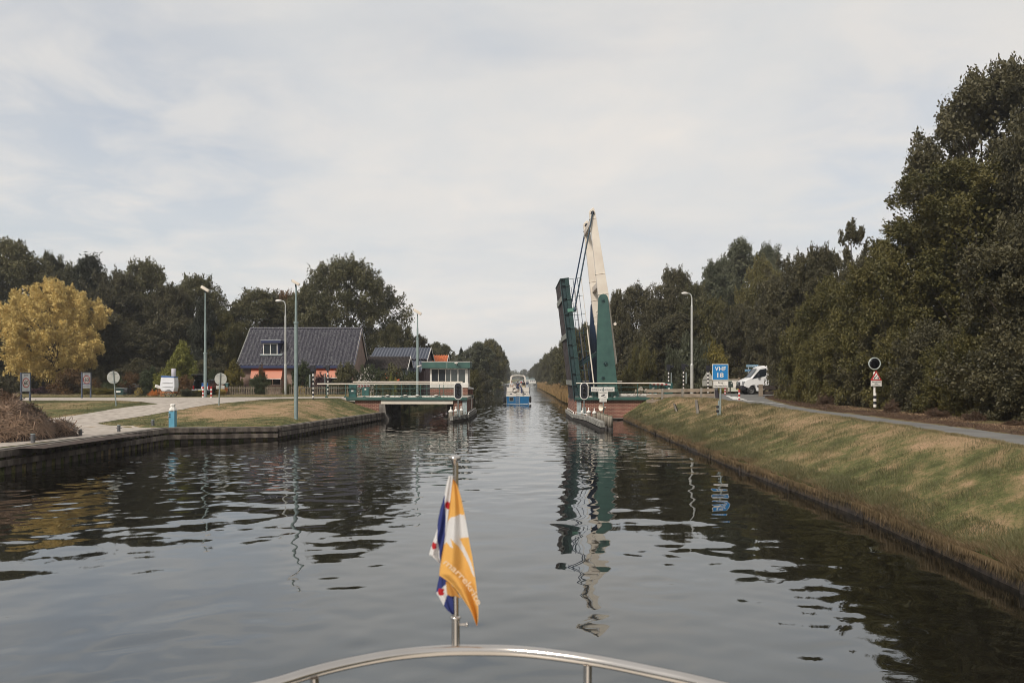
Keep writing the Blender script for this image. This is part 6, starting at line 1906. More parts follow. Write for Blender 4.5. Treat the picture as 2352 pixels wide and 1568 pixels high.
mb = MB(); mb.bx(bu(700), bu(845), Y + .35, Y + .40, zC - .15, zC + .14); mb.build('backrest', NVY, t2)
mb = MB()
for px in (725, 855):
    for yy_ in (.42, .83): mb.cyl((bu(px), Y + yy_, zB - .06), (bu(px), Y + yy_, zC - .2), .02, n=6)
mb.each('leg', STEEL, t2)
person('seated person in a white shirt at the left of the boat deck', (bu(515), Y + 1.0, zC + .02), R(200), mat('white_shirt', (.62, .60, .58), .8), mat('beige_shorts', (.40, .32, .26), .8), mat('light_hair', (.20, .14, .11), .8))
person('person in a dark navy t-shirt sitting in the stern gap', (bu(795), Y + .62, zC - .02), R(-40), NVY, mat('dark_shorts', (.02, .02, .03), .8), HAIRD)
person('person in a white top with red on the head beside the wicker basket', (bu(955), Y + 1.9, zC - .10), R(60), mat('white_top', (.60, .58, .55), .8), mat('pale_skirt', (.45, .42, .40), .8), mat('red_scarf', (.50, .03, .02), .8))
person('dark haired person in black standing under the canopy edge', (bu(1062), Y + 2.2, zC + .06), R(10), BLACKP, mat('dark_shorts', ()), HAIRD, pose='stand')

# far boats
def far_boat(u, v, Y, w, h, label, dark):
    x = uvx(u, Y)
    t = thing('motor_yacht', label, 'boat', (x, Y, 0), 'oncoming boats far down the canal')
    mb = MB(); W2 = w / 2
    # bow towards us
    rings = []
    for y, ww, z in ((Y, .06, 1.25), (Y + .6, .5, 1.2), (Y + 1.8, .85, 1.1), (Y + 3.5, 1, 1.0), (Y + 9, 1, .9)):
        rings.append([(x - W2 * ww, y, z), (x - W2 * ww * .8, y + .2, -.2), (x + W2 * ww * .8, y + .2, -.2), (x + W2 * ww, y, z)])
    vs_ = [p for r_ in rings for p in r_]; fs = []
    for i in range(len(rings) - 1):
        for j in range(4): fs.append((4 * i + j, 4 * i + (j + 1) % 4, 4 * i + 4 + (j + 1) % 4, 4 * i + 4 + j))
    fs += [(0, 1, 2, 3), tuple(range(len(vs_) - 4, len(vs_)))]
    mb.add(vs_, fs); mb.build('hull', mat('hull_white', (.40, .40, .38), .4) if not dark else mat('hull_navy', (.04, .05, .09), .4), t)
    mb = MB(); mb.prism([(x - W2 * .86, 1.0), (x + W2 * .86, 1.0), (x + W2 * .7, 2.5), (x - W2 * .7, 2.5)], Y + 2.6, Y + 7); C_ = mb.build('cabin', WHITE, t, bevel=.08)
    for k in range(3):
        xa = x - W2 * .62 + k * W2 * .43; mb = MB(); mb.bx(xa, xa + W2 * .34, Y + 2.56, Y + 2.59, 1.75, 2.25); mb.build('cabin_window', mat('pale_cabin_glass', (.16, .15, .17), .2) if not dark else GLASS, C_)
    mb = MB(); mb.prism([(x - W2 * .66, 2.5), (x + W2 * .66, 2.5), (x + W2 * .5, h), (x - W2 * .5, h)], Y + 3.6, Y + 6.5); mb.build('upper_screen', mat('tinted_screen', (.18, .22, .22), .3), t, bevel=.05)
    mb = MB(); mb.tube([(x - W2 * .9, Y + 3, 1.0), (x - W2 * .75, Y + 1.4, 1.75), (x, Y + .1, 1.9), (x + W2 * .75, Y + 1.4, 1.75), (x + W2 * .9, Y + 3, 1.0)], .03, 6); mb.build('bow_rail', STEEL, t)
    mb = MB(); mb.cyl((x, Y + 5, h), (x, Y + 5, h + 1.0), .04, n=6); mb.build('mast', STEEL, t)
far_boat(1223.3, 885, 372, 3.9, 3.5, 'white motor yacht coming towards the bridge, in front', False)
far_boat(1212.2, 881, 470, 4.1, 4.2, 'dark trimmed boat half hidden behind the white motor yacht', True)

# ------------------------------------------------------------------ our own bow with rail and pennants
t = thing('bow', 'bow of our own boat with a curved polished steel pulpit rail', 'boat', (-.1, 1.5, 1.6))
mb = MB(); n = 14; rows = []
for i in range(n + 1):
    s = i / n; y = -5 + 7.45 * s
    w = 1.55 * math.sqrt(max(0, 1 - max(0, (s - .35) / .66) ** 2)) + .02
    for sg in (-1, 1): rows += [(-.1 + sg * w * .7, y - .25, 0.05), (-.1 + sg * w, y, 1.52 + .12 * s)]
fs = []
for i in range(n):
    a = 4 * i; b_ = a + 4; fs += [(a, a + 1, b_ + 1, b_), (a + 2, a + 3, b_ + 3, b_ + 2), (a + 1, a + 3, b_ + 3, b_ + 1), (a, a + 2, b_ + 2, b_)]
fs += [(0, 1, 3, 2), (4 * n, 4 * n + 1, 4 * n + 3, 4 * n + 2)]
mb.add(rows, fs); mb.build('hull', BC, t)
def rail_pt(u, v):
    Yr = (CZ - 2.69) * F / (v - CV); return Vector((uvx(u, Yr), Yr, 2.69))
rp = [(300, 1640), (430, 1600), (590, 1566), (700, 1535), (800, 1512), (900, 1495), (1000, 1486), (1080, 1484), (1180, 1486), (1280, 1495), (1400, 1512), (1520, 1535), (1640, 1560), (1800, 1600), (1960, 1650)]
pp = [rail_pt(1088 + (u - 1088) * .955, v + 8) for u, v in rp]
L_ = pp[0].copy(); Rr = pp[-1].copy()
pp = [Vector((-1.5, -.8, 2.69)), Vector((-1.25, .8, 2.69))] + pp + [Vector((1.12, .8, 2.69)), Vector((1.35, -.8, 2.69))]
# smooth with catmull-rom
sm = []
for i in range(len(pp) - 1):
    p0 = pp[max(0, i - 1)]; p1 = pp[i]; p2 = pp[i + 1]; p3 = pp[min(len(pp) - 1, i + 2)]
    for k in range(5):
        s = k / 5; sm.append(.5 * ((2 * p1) + (p2 - p0) * s + (2 * p0 - 5 * p1 + 4 * p2 - p3) * s * s + (-p0 + 3 * p1 - 3 * p2 + p3) * s ** 3))
sm.append(pp[-1])
mb = MB(); mb.tube(sm, .0165, 16); mb.build('pulpit_rail', CHROME, t)
for u, v in ((722, 1560), (1350, 1530)):
    q_ = rail_pt(u, v - 14); mb = MB(); mb.tube([q_ - Vector((0, 0, .012)), Vector((q_.x * .93, q_.y - .03, 1.60))], .0125, 12); mb.build('stanchion', CHROME, t)
Yq = 2.39
xq = uvx(1046.5, Yq)
t = thing('flagstaff', 'short polished flagstaff with mushroom top standing on the bow rail', 'flagstaff', (xq, Yq, 2.70))
mb = MB()
mb.tube([(xq, Yq, 2.70), (xq, Yq, 2.79)], .0125, 16)
mb.tube([(xq, Yq, 2.79), (xq, Yq, uvz(1062, Yq))], [.0092, .0085], 14)
mb.build('staff', CHROME, t)
mb = MB(); mb.lathe((xq - .003, Yq, uvz(1058, Yq)), [(.009, -.012), (.0095, 0), (.016, .004), (.0195, .009), (.018, .014), (.009, .017), (.001, .018)], 20); mb.build('finial', CHROME, t)
mb = MB(); mb.lathe((xq, Yq, 2.785), [(.015, -.003), (.0165, 0), (.015, .005)], 16); mb.tube([(xq + .01, Yq, 2.765), (xq + .03, Yq, 2.765)], .004, 8); mb.sphere((xq + .033, Yq, 2.765), (.005, .008, .008), 8); mb.each('clamp', CHROME, t)

def fz(px, py, y):   # zoom 1500,1750 scale 1.598
    return (uvx(861.3 + px / 2.783, y), uvz(1004.9 + py / 2.783, y))
def curve_at(c, s):
    k = s * (len(c) - 1); i = min(int(k), len(c) - 2); f = k - i
    return (c[i][0] + (c[i + 1][0] - c[i][0]) * f, c[i][1] + (c[i + 1][1] - c[i][1]) * f)
def resamp(c):
    d = [0]
    for a, b_ in zip(c, c[1:]): d.append(d[-1] + math.hypot(b_[0] - a[0], b_[1] - a[1]))
    return lambda s: (float(np.interp(s * d[-1], d, [q_[0] for q_ in c])), float(np.interp(s * d[-1], d, [q_[1] for q_ in c])))
def cloth(name, left, right, y0, wave, regions, mats, parent, nr=70, nc=30, freq=3.0):
    A, B = resamp(left), resamp(right)
    V = []; pxs = []
    for i in range(nr + 1):
        s = i / nr; a = A(s); b_ = B(s)
        for j in range(nc + 1):
            q_ = j / nc; px = a[0] + (b_[0] - a[0]) * q_; py = a[1] + (b_[1] - a[1]) * q_
            y = y0 + wave * math.sin(freq * PI * q_ + 1.2 * s + .6) * (.25 + .75 * s)
            X_, Z_ = fz(px, py, y0); V.append((X_, y, Z_)); pxs.append((px, py))
    off = wloc(parent); V = np.array(V) - np.array(off)
    Fq = []; mi = []
    for i in range(nr):
        for j in range(nc):
            a = i * (nc + 1) + j; Fq.append((a, a + 1, a + nc + 2, a + nc + 1))
            cx_ = (pxs[a][0] + pxs[a + nc + 2][0]) / 2; cy_ = (pxs[a][1] + pxs[a + nc + 2][1]) / 2
            mi.append(regions(cx_, cy_))
    return mesh_np(name, V, np.array(Fq), mats, parent, mi=np.array(mi), smooth_=True)
def inpoly(x, y, P_):
    c = False; n = len(P_); j = n - 1
    for i in range(n):
        if (P_[i][1] > y) != (P_[j][1] > y) and x < (P_[j][0] - P_[i][0]) * (y - P_[i][1]) / (P_[j][1] - P_[i][1]) + P_[i][0]: c = not c
        j = i
    return c
def clothmat(name, c):
    m = mat(name, c, .85, c2=tuple(v * .93 for v in c), vs_=30)
    t_ = m.node_tree
    tl = t_.nodes.new('ShaderNodeBsdfTranslucent'); ms = t_.nodes.new('ShaderNodeMixShader'); ms.inputs[0].default_value = .35; tl.inputs['Color'].default_value = (*c, 1)
    t_.links.new(t_.nodes['Principled BSDF'].outputs[0], ms.inputs[1]); t_.links.new(tl.outputs[0], ms.inputs[2]); t_.links.new(ms.outputs[0], t_.nodes['Material Output'].inputs['Surface'])
    return m
FY = clothmat('amber_cloth', (.86, .47, .12)); FW = clothmat('white_cloth', (.78, .76, .74)); FB = clothmat('royal_blue_cloth', (.035, .05, .20)); FR = clothmat('crimson_cloth', (.50, .015, .02))
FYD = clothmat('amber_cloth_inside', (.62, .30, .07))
t = thing('amber_pennant', 'amber pennant with a white wave emblem hanging from the flagstaff', 'flag', (xq, Yq, 3.2))
emb = [(468, 530), (490, 505), (530, 492), (572, 492), (585, 545), (592, 590), (600, 630), (575, 640), (540, 648), (560, 690), (590, 740), (615, 790), (632, 850), (637, 885), (620, 860), (600, 810), (560, 740), (530, 690), (500, 655), (482, 640), (495, 680), (502, 700), (480, 692), (455, 670), (440, 690), (443, 620), (455, 560)]
def reg(x_, y_): return 1 if inpoly(x_, y_, emb) else 0
left = [(497, 262), (488, 330), (478, 420), (466, 520), (452, 600), (438, 690), (424, 770), (412, 840), (408, 885), (470, 928), (520, 980), (560, 1040), (600, 1100), (632, 1160), (650, 1190)]
right = [(500, 262), (526, 300), (548, 370), (566, 450), (580, 520), (594, 600), (606, 670), (622, 750), (634, 830), (645, 910), (654, 980), (660, 1040), (662, 1100), (660, 1150), (656, 1190)]
AP = cloth('amber_cloth', left, right, Yq - .045, .018, reg, [FY, FW], t, 150, 60)
# word running down across the pennant
v_, f_ = text_poly('marrekrite', .02, 1.0)
ww = v_[:, 0].max(); p0 = Vector((432, 800)); p1 = Vector((655, 1075))
dd = (p1 - p0); per = Vector((dd.y, -dd.x)).normalized()
mb = MB(); pts = []
for a in v_:
    s = a[0] / ww; ln = dd.length; bend = 26 * math.sin(PI * s)
    q_ = p0 + dd * s + per * (a[1] * 58 + bend)
    X_, Z_ = fz(q_.x, q_.y, Yq - .07); pts.append((X_, Yq - .07, Z_))
mb.add(pts, f_); mb.build('lettering', clothmat('white_print', (.80, .62, .42)), AP, fix=False)
left2 = [(455, 925), (452, 960), (458, 1000)]
right2 = [(480, 900), (520, 960), (548, 1025)]
cloth('lower_fold', [(452, 920), (456, 960), (460, 1003)], [(470, 915), (515, 970), (550, 1022)], Yq - .02, .004, lambda a, b_: 0, [FYD], AP, 12, 12)
t = thing('striped_flag', 'blue and white flag with red leaf shapes hanging behind the amber pennant', 'flag', (xq, Yq, 3.2))
def heart(cx_, cy_, r_): return [(cx_ + r_ * a, cy_ + r_ * b_) for a, b_ in ((-.9, -.1), (-.75, -.85), (-.25, -1.05), (.1, -.85), (.55, -.9), (.8, -.5), (.45, -.1), (.75, .35), (.55, .8), (.1, .8), (-.3, 1.0), (-.8, .7))]
H1, H2, H3 = heart(380, 690, 21), heart(470, 432, 24), heart(424, 985, 24)
blue1 = [(446, 365), (447, 440), (452, 520), (450, 600), (445, 700), (432, 800), (412, 905), (418, 780), (398, 640), (398, 500), (425, 400)]
def reg2(x_, y_):
    if inpoly(x_, y_, H1) or inpoly(x_, y_, H2): return 2
    return 1 if inpoly(x_, y_, blue1) else 0
cloth('flag_cloth', [(470, 245), (455, 300), (440, 380), (418, 450), (403, 520), (395, 590), (372, 660), (352, 720), (343, 752), (372, 772), (410, 795)], [(500, 240), (500, 300), (495, 380), (485, 450), (478, 520), (470, 590), (460, 660), (450, 720), (440, 750), (435, 780), (430, 800)], Yq - .012, .010, reg2, [FW, FB, FR], t, 120, 60, 4)
def reg3(x_, y_):
    if inpoly(x_, y_, H3): return 2
    if inpoly(x_, y_, [(392, 990), (430, 958), (458, 930), (462, 1000), (438, 1075), (400, 1010)]): return 0
    return 1
cloth('lower_cloth', [(412, 880), (400, 930), (390, 990), (410, 1020), (437, 1072), (462, 1105), (490, 1128)], [(450, 900), (470, 930), (490, 970), (510, 1000), (516, 1040), (514, 1080), (508, 1125)], Yq - .006, .005, reg3, [FW, FB, FR], t, 60, 40, 4)

# ------------------------------------------------------------------ vegetation
def leaves_np(P_, Nn, size, rng, aspect=.55, along=None, sj=.55):
    """diamond leaves at P_ with normals Nn; along = preferred long axis"""
    n = len(P_)
    Nn = Nn / (np.linalg.norm(Nn, axis=1, keepdims=True) + 1e-9)
    a = rng.normal(size=(n, 3)) if along is None else along + rng.normal(size=(n, 3)) * .35
    T = a - Nn * (a * Nn).sum(1, keepdims=True)
    T /= np.linalg.norm(T, axis=1, keepdims=True) + 1e-9
    B = np.cross(Nn, T)
    s = (size * (1 + sj * rng.uniform(-1, 1, n)))[:, None]
    V = np.stack([P_ - T * s / 2, P_ + B * s * aspect / 2, P_ + T * s / 2, P_ - B * s * aspect / 2], 1).reshape(-1, 3)
    Fq = np.arange(4 * n).reshape(-1, 4)
    return V, Fq

def sph(rng, n):
    v = rng.normal(size=(n, 3)); return v / np.linalg.norm(v, axis=1, keepdims=True)

def crown(seed, R_, z0, z1, kind='round', nl=40000, leaf=.16, puffs=70, pr=(.16, .30), sprig=.5, aspect=.55, core=.10, mode='broad'):
    """leaf cloud of a crown between z0 and z1 with radius R_; returns verts, faces, puff centres"""
    rng = np.random.default_rng(seed)
    Hh = z1 - z0
    t = rng.uniform(0.02, 1, puffs); az = rng.uniform(0, 2 * np.pi, puffs)
    ph = rng.uniform(0, 6.28, 4)
    def env(tt, a):
        tt = np.clip(tt, 0, 1)
        if kind == 'round': e = np.where(tt < .55, .86 + .14 * np.sqrt(np.clip(1 - ((.55 - tt) / .55) ** 2, 0, 1)), np.sqrt(np.clip(1 - ((tt - .55) / .45) ** 2.2, 0, 1)))
        elif kind == 'oval': e = np.where(tt < .6, .9, .9 * np.sqrt(np.clip(1 - ((tt - .6) / .4) ** 2.4, 0, 1)))
        elif kind == 'ball': e = (1 - (2 * tt - 1) ** 2) ** .5 + .05
        elif kind == 'cone': e = (1 - tt) ** .72 + .06
        elif kind == 'dome': e = np.where(tt < .62, 1.0, np.sqrt(np.clip(1 - ((tt - .62) / .38) ** 2.3, 0, 1)))
        elif kind == 'column': e = np.where(tt < .75, 1.0, np.sqrt(np.clip(1 - ((tt - .75) / .25) ** 2, 0, 1)))
        else: e = np.ones_like(tt)
        return e * (1 + .15 * np.sin(2 * a + ph[0] + 4 * tt) + .12 * np.sin(3 * a + ph[1] - 5 * tt) + .10 * np.sin(9 * tt + ph[2] + 2 * a))
    rf = np.where((t > .80) & (kind != 'cone'), rng.uniform(.02, 1, puffs) ** .5, rng.uniform(.25, 1, puffs) ** .30)
    r_p = R_ * rng.uniform(pr[0], pr[1], puffs)
    rad = np.maximum(env(t, az) * R_ * rf - r_p * .45, 0)
    C = np.stack([rad * np.cos(az), rad * np.sin(az), z0 + t * (Hh - r_p * .6)], 1)
    w = r_p ** 2; w /= w.sum()
    which = rng.choice(puffs, nl, p=w)
    D = sph(rng, nl)
    up = rng.uniform(0, 1, nl) < .62
    D[up, 2] = np.abs(D[up, 2])
    rr = rng.uniform(.30, 1.0, nl) ** .5 * (1 + .18 * rng.normal(size=nl) * .6)
    Pp = C[which] + D * (r_p[which] * rr)[:, None] * np.array([1.12, 1.12, .78])
    # clump the leaves of a puff into small sprays so light and dark clusters form
    k = 26
    cl = sph(rng, puffs * k).reshape(puffs, k, 3)
    ci = rng.integers(0, k, nl)
    tgt = C[which] + cl[which, ci] * (r_p[which] * .98)[:, None] * np.array([1.1, 1.1, .85])
    mixk = rng.uniform(.35, .95, nl)[:, None]
    Pp = Pp * (1 - mixk) + tgt * mixk + rng.normal(size=(nl, 3)) * (r_p[which] * .11)[:, None]
    Nn = D * .5 + rng.normal(size=(nl, 3)) * .55 + np.array([0, 0, .55])
    al = None
    if mode == 'droop': al = np.tile(np.array([0, 0, -1.0]), (nl, 1)) + D * .4; Nn = rng.normal(size=(nl, 3))
    if mode == 'up': al = np.tile(np.array([0, 0, 1.0]), (nl, 1)) + D * .35; Nn = rng.normal(size=(nl, 3))
    V, Fq = leaves_np(Pp, Nn, leaf, rng, aspect, al)
    nc = int(nl * core)
    if nc:
        tc_ = rng.uniform(.06, .86, nc); ac = rng.uniform(0, 2 * np.pi, nc); rc = env(tc_, ac) * R_ * .50 * rng.uniform(.2, 1, nc) ** .5
        Q = np.stack([rc * np.cos(ac), rc * np.sin(ac), z0 + tc_ * Hh], 1)
        Vc, Fc = leaves_np(Q, rng.normal(size=Q.shape), leaf * 1.25, rng, .8)
        Fq = np.concatenate([Fq, Fc + len(V)]); V = np.concatenate([V, Vc])
    # sprigs breaking the outline
    ns = int(puffs * sprig * 3)
    if ns:
        q = rng.choice(puffs, ns)
        outw = C[q] - np.array([0, 0, z0 + Hh * .4]); outw /= np.linalg.norm(outw, axis=1, keepdims=True) + 1e-6
        d = outw + sph(rng, ns) * .55 + np.array([0, 0, .35 if mode != 'droop' else -.1]); d /= np.linalg.norm(d, axis=1, keepdims=True)
        m = 22
        s = rng.uniform(.75, 1.0, (ns, 1)) * np.linspace(.8, 1.55, m)[None, :]
        if mode == 'up': d = d * .6 + np.array([0, 0, .8])
        SP = C[q][:, None, :] + d[:, None, :] * (r_p[q][:, None] * s)[..., None] + rng.normal(size=(ns, m, 3)) * (leaf * .55)
        SP = SP.reshape(-1, 3)
        al2 = np.repeat(d, m, 0) if mode != 'droop' else None
        V2, F2 = leaves_np(SP, rng.normal(size=SP.shape) + np.array([0, 0, .4]), leaf, rng, aspect, al2)
        Fq = np.concatenate([Fq, F2 + len(V)]); V = np.concatenate([V, V2])
    return V, Fq, C, r_p

BARK = mat('bark', (.085, .065, .05), .9, c2=(.035, .027, .021), vs_=5, bump=.6, bs=20, stretch=(1, 1, .25))
LF = {
 'oak': leaf_mat('oak_leaves', (.036, .040, .017), (.140, .124, .052)),
 'dark': leaf_mat('dark_leaves', (.030, .029, .015), (.118, .102, .048)),
 'olive': leaf_mat('olive_leaves', (.040, .042, .013), (.145, .122, .036)),
 'willow': leaf_mat('grey_willow_leaves', (.045, .054, .028), (.130, .130, .075)),
 'yellow': leaf_mat('golden_leaves', (.27, .195, .055), (.80, .61, .235), .27),
 'lime': leaf_mat('lime_needles', (.095, .105, .020), (.26, .25, .055)),
 'goldtip': leaf_mat('gold_green_needles', (.055, .058, .014), (.24, .185, .035)),
 'conifer': leaf_mat('dark_needles', (.018, .022, .013), (.052, .054, .030)),
 'autumn': leaf_mat('autumn_leaves', (.060, .040, .015), (.17, .085, .03)),
 'rust': leaf_mat('rusty_leaves', (.045, .030, .020), (.15, .090, .056)),
 'purple': leaf_mat('purple_leaves', (.022, .010, .014), (.07, .03, .035)),
 'green': leaf_mat('garden_green_leaves', (.025, .038, .014), (.085, .095, .040)),
 'yflower': leaf_mat('yellow_flower_heads', (.30, .21, .05), (.55, .42, .13)),
 'oflower': leaf_mat('orange_flowers', (.40, .12, .03), (.65, .26, .06)),
 'reed': leaf_mat('golden_reeds', (.17, .115, .045), (.44, .28, .125), .3),
 'bank': leaf_mat('brown_bank_grass', (.045, .040, .018), (.235, .16, .085), .2),
 'grassg': leaf_mat('green_grass_blades', (.048, .050, .020), (.160, .148, .068), .25),
 'reedl': leaf_mat('bank_reed_blades', (.10, .095, .035), (.34, .26, .12), .25),
 'grassd': leaf_mat('dry_grass_blades', (.13, .108, .050), (.345, .275, .150), .2),
}
PROTO = {}
def proto(key, lf, seed, R_, H, zc, **kw):
    PROTO[key] = dict(lf=lf, seed=seed, R=R_, H=H, zc=zc, kw=kw, me=None)
proto('oak', 'oak', 1, 5.0, 12.0, 1.4, kind='round', nl=60000, leaf=.20, puffs=190, pr=(.10, .19), sprig=.35)
proto('oak2', 'oak', 2, 5.0, 12.0, 1.6, kind='oval', nl=58000, leaf=.20, puffs=180, pr=(.10, .19), sprig=.5)
proto('dark', 'dark', 3, 5.0, 12.0, .8, kind='dome', nl=60000, leaf=.19, puffs=190, pr=(.10, .19), sprig=.4)
proto('dark2', 'dark', 4, 4.2, 12.0, 1.0, kind='oval', nl=55000, leaf=.19, puffs=160, pr=(.11, .21), sprig=.6)
proto('olive', 'olive', 5, 4.5, 11.0, .6, kind='dome', nl=58000, leaf=.18, puffs=170, pr=(.11, .20), sprig=.4)
proto('willow', 'willow', 6, 4.0, 12.0, 1.2, kind='oval', nl=52000, leaf=.22, puffs=130, pr=(.11, .20), sprig=.7, aspect=.35)
proto('big', 'oak', 7, 6.8, 12.5, 1.8, kind='round', nl=85000, leaf=.20, puffs=260, pr=(.08, .15), sprig=.4, core=.03)
proto('yellow', 'yellow', 8, 6.0, 11.4, 1.3, kind='ball', nl=80000, leaf=.19, puffs=380, pr=(.065, .115), sprig=1.3, aspect=.5, core=.05)
proto('conifer', 'conifer', 9, 3.4, 12.0, .8, kind='cone', nl=42000, leaf=.26, puffs=90, pr=(.16, .30), sprig=1.2, aspect=.25, mode='droop')
proto('lime', 'lime', 10, 1.75, 3.6, .1, kind='cone', nl=26000, leaf=.11, puffs=90, pr=(.14, .24), sprig=1.0, aspect=.4, mode='up')
proto('column', 'goldtip', 11, .85, 2.6, .02, kind='column', nl=20000, leaf=.10, puffs=60, pr=(.2, .32), sprig=1.2, aspect=.35, mode='up')
proto('bush', 'green', 12, 1.5, 2.2, .0, kind='dome', nl=14000, leaf=.11, puffs=40, pr=(.2, .36))
proto('bush2', 'dark', 13, 1.6, 2.4, .0, kind='dome', nl=15000, leaf=.12, puffs=40, pr=(.2, .36), sprig=.9)
proto('obush', 'olive', 14, 1.5, 2.2, .0, kind='dome', nl=14000, leaf=.11, puffs=40, pr=(.2, .36), sprig=.9)
proto('abush', 'autumn', 15, 1.5, 2.0, .0, kind='dome', nl=13000, leaf=.11, puffs=40, pr=(.2, .36), sprig=.9)
proto('rbush', 'rust', 16, 1.2, 1.0, .0, kind='dome', nl=7000, leaf=.09, puffs=30, pr=(.2, .36), sprig=1.2)
proto('pbush', 'purple', 17, 1.2, 1.6, .0, kind='dome', nl=9000, leaf=.10, puffs=30, pr=(.2, .36), sprig=1.0)
proto('yball', 'yflower', 18, .62, .8, .0, kind='dome', nl=7000, leaf=.06, puffs=30, pr=(.3, .45), sprig=.0)
proto('obed', 'oflower', 19, 1.0, .8, .0, kind='dome', nl=3500, leaf=.07, puffs=26, pr=(.2, .36), sprig=.8)
proto('wbush', 'willow', 20, 1.9, 3.3, .1, kind='dome', nl=22000, leaf=.22, puffs=50, pr=(.2, .34), sprig=2.6, aspect=.16, mode='up')
proto('bigoak', 'dark', 31, 6.6, 17.0, 3.0, kind='round', nl=110000, leaf=.20, puffs=260, pr=(.08, .15), sprig=.8, core=.03)
proto('front', 'olive', 32, 5.2, 14.5, .2, kind='dome', nl=150000, leaf=.155, puffs=280, pr=(.09, .16), sprig=.5)
proto('hedge', 'dark', 33, 2.4, 5.0, .0, kind='dome', nl=42000, leaf=.13, puffs=90, pr=(.16, .28), sprig=.9)
proto('slim', 'dark', 34, 2.2, 13.0, 5.0, kind='ball', nl=6500, leaf=.20, puffs=34, pr=(.14, .24), sprig=1.6, core=.01)

def limbs(seed, H, zc, C, r_, R_, n=9):
    rnd = random.Random(seed)
    mb = MB()
    top = zc + (H - zc) * .62
    bend = [(rnd.uniform(-.1, .1) * R_ * .4, rnd.uniform(-.1, .1) * R_ * .4) for _ in range(4)]
    tr = [(0, 0, -.3), (bend[0][0] * .3, bend[0][1] * .3, zc * .6 + .3), (bend[1][0], bend[1][1], (zc + top) / 2), (bend[2][0], bend[2][1], top)]
    mb.tube(tr, [r_ * 1.35, r_, r_ * .7, r_ * .25], 10)
    order = sorted(range(len(C)), key=lambda i: rnd.random())[:n]
    for i in order:
        c = Vector(C[i]); zb = min(max(zc * .8, c.z * .45), top * .9)
        k = zb / max(top, .1)
        b_ = Vector((bend[1][0] * k, bend[1][1] * k, zb))
        mid = b_.lerp(c, .5) + Vector((rnd.uniform(-.3, .3), rnd.uniform(-.3, .3), -.25))
        mb.tube([b_, mid, c], [r_ * .42, r_ * .26, r_ * .06], 6)
    return mb
def tree(key, x, y, z, H=None, Rr=None, rz=None, label='', cat='tree', group=None, name=None, lf=None, seed=0):
    p = PROTO[key]
    if p['me'] is None:
        V, Fq, C, rp_2 = crown(p['seed'], p['R'], p['zc'], p['H'], **p['kw'])
        p['me'] = mesh_np('crown', V, Fq, LF[p['lf']], link=False)
        tm = limbs(p['seed'], p['H'], p['zc'], C, max(.05, p['H'] * .018), p['R'], 14 if p['H'] > 6 else 6)
        o = tm.build('trunk', BARK); p['tm'] = o.data; bpy.data.objects.remove(o)
    sh = (H or p['H']) / p['H']; sr = (Rr or p['R']) / p['R']
    t = thing(name or {'tree': 'broadleaf_tree', 'shrub': 'shrub', 'conifer': 'conifer', 'flower bed': 'flower_bed'}.get(cat, 'shrub'), label, cat, (x, y, z), group)
    t.rotation_euler = (0, 0, rz if rz is not None else (x * 12.9898 + y * 78.233) % 6.28)
    t.scale = (sr, sr, sh)
    me = p['me']
    if lf:
        kk_ = (key, lf)
        if kk_ not in PROTO:
            m2 = me.copy(); m2.materials.clear(); m2.materials.append(LF[lf]); PROTO[kk_] = m2
        me = PROTO[kk_]
    for nm, m_ in (('crown', me), ('trunk', p['tm'])):
        if nm == 'trunk' and key in ('yball', 'obed'): continue
        o = bpy.data.objects.new(nm if cat in ('tree', 'conifer') else {'crown': 'foliage', 'trunk': 'stem'}[nm], m_)
        COL.objects.link(o); o.parent = t
    return t

def TR(key, u, vtop, Y, ru, label, cat='tree', vb=None, dz=0, **kw):
    """tree centred at picture column u whose top reaches row vtop, ru = crown half width in the same units"""
    x = uvx(u, Y); z = float(ground(x, Y)) + dz
    big_ = key in ('oak', 'oak2', 'dark', 'dark2', 'olive', 'willow')
    return tree(key, x, Y, z, H=uvz(vtop, Y) - z, Rr=ru * Y / F * (1.16 if big_ else 1.0), label=label, cat=cat, **kw)

G1 = 'trees behind the left road'; 
TR('oak', 20, 556, 104, 105, 'tall oak at the left edge of the photo behind the yellow tree', group=G1)
TR('willow', 118, 588, 112, 55, 'thin crowned tree showing sky between tall oak and feathery tree', group=G1, lf='oak')
TR('yellow', 120, 648, 89, 111, 'round golden yellow tree on the left', name='golden_tree')
TR('oak2', 168, 612, 113, 66, 'leafy tree in the gap left of the feathery conifer', group=G1)
TR('conifer', 205, 592, 106, 98, 'feathery dark conifer behind the right side of the yellow tree', cat='conifer', group=G1)
TR('dark', 268, 622, 104, 76, 'dark bushy tree between the feathery conifer and the round oak', group=G1)
TR('oak2', 330, 602, 108, 78, 'round topped oak standing above its neighbours left of the camera pole', group=G1)
TR('dark2', 392, 655, 100, 55, 'dark tree just left of the camera pole with a drooping side', group=G1)
TR('oak', 452, 636, 106, 70, 'ragged tree directly behind the grey camera pole', group=G1)
TR('conifer', 468, 690, 96, 52, 'dark spruce with layered branches behind the camera pole', cat='conifer', group=G1)
TR('olive', 523, 722, 98, 42, 'yellowish green tree left of the tiled house gable', group=G1)
TR('dark2', 418, 730, 98, 60, 'dark low tree above the lime conifer', group=G1)
TR('dark', 60, 690, 99, 90, 'dark tree low behind the yellow tree trunk', group=G1)
TR('dark2', 250, 720, 97, 62, 'shady tree right behind the round sign back', group=G1)
TR('dark', 340, 745, 96, 66, 'dark thicket tree left of the lime conifer', group=G1)
TR('dark', 160, 760, 97, 70, 'shady tree behind the hanging right side of the yellow crown', group=G1)
TR('oak', 596, 668, 112, 88, 'rounded tree rising behind the left half of the tiled roof', group=G1)
TR('oak2', 655, 672, 116, 52, 'tree with reddish brown top behind the curved lamp', group=G1, lf='autumn')
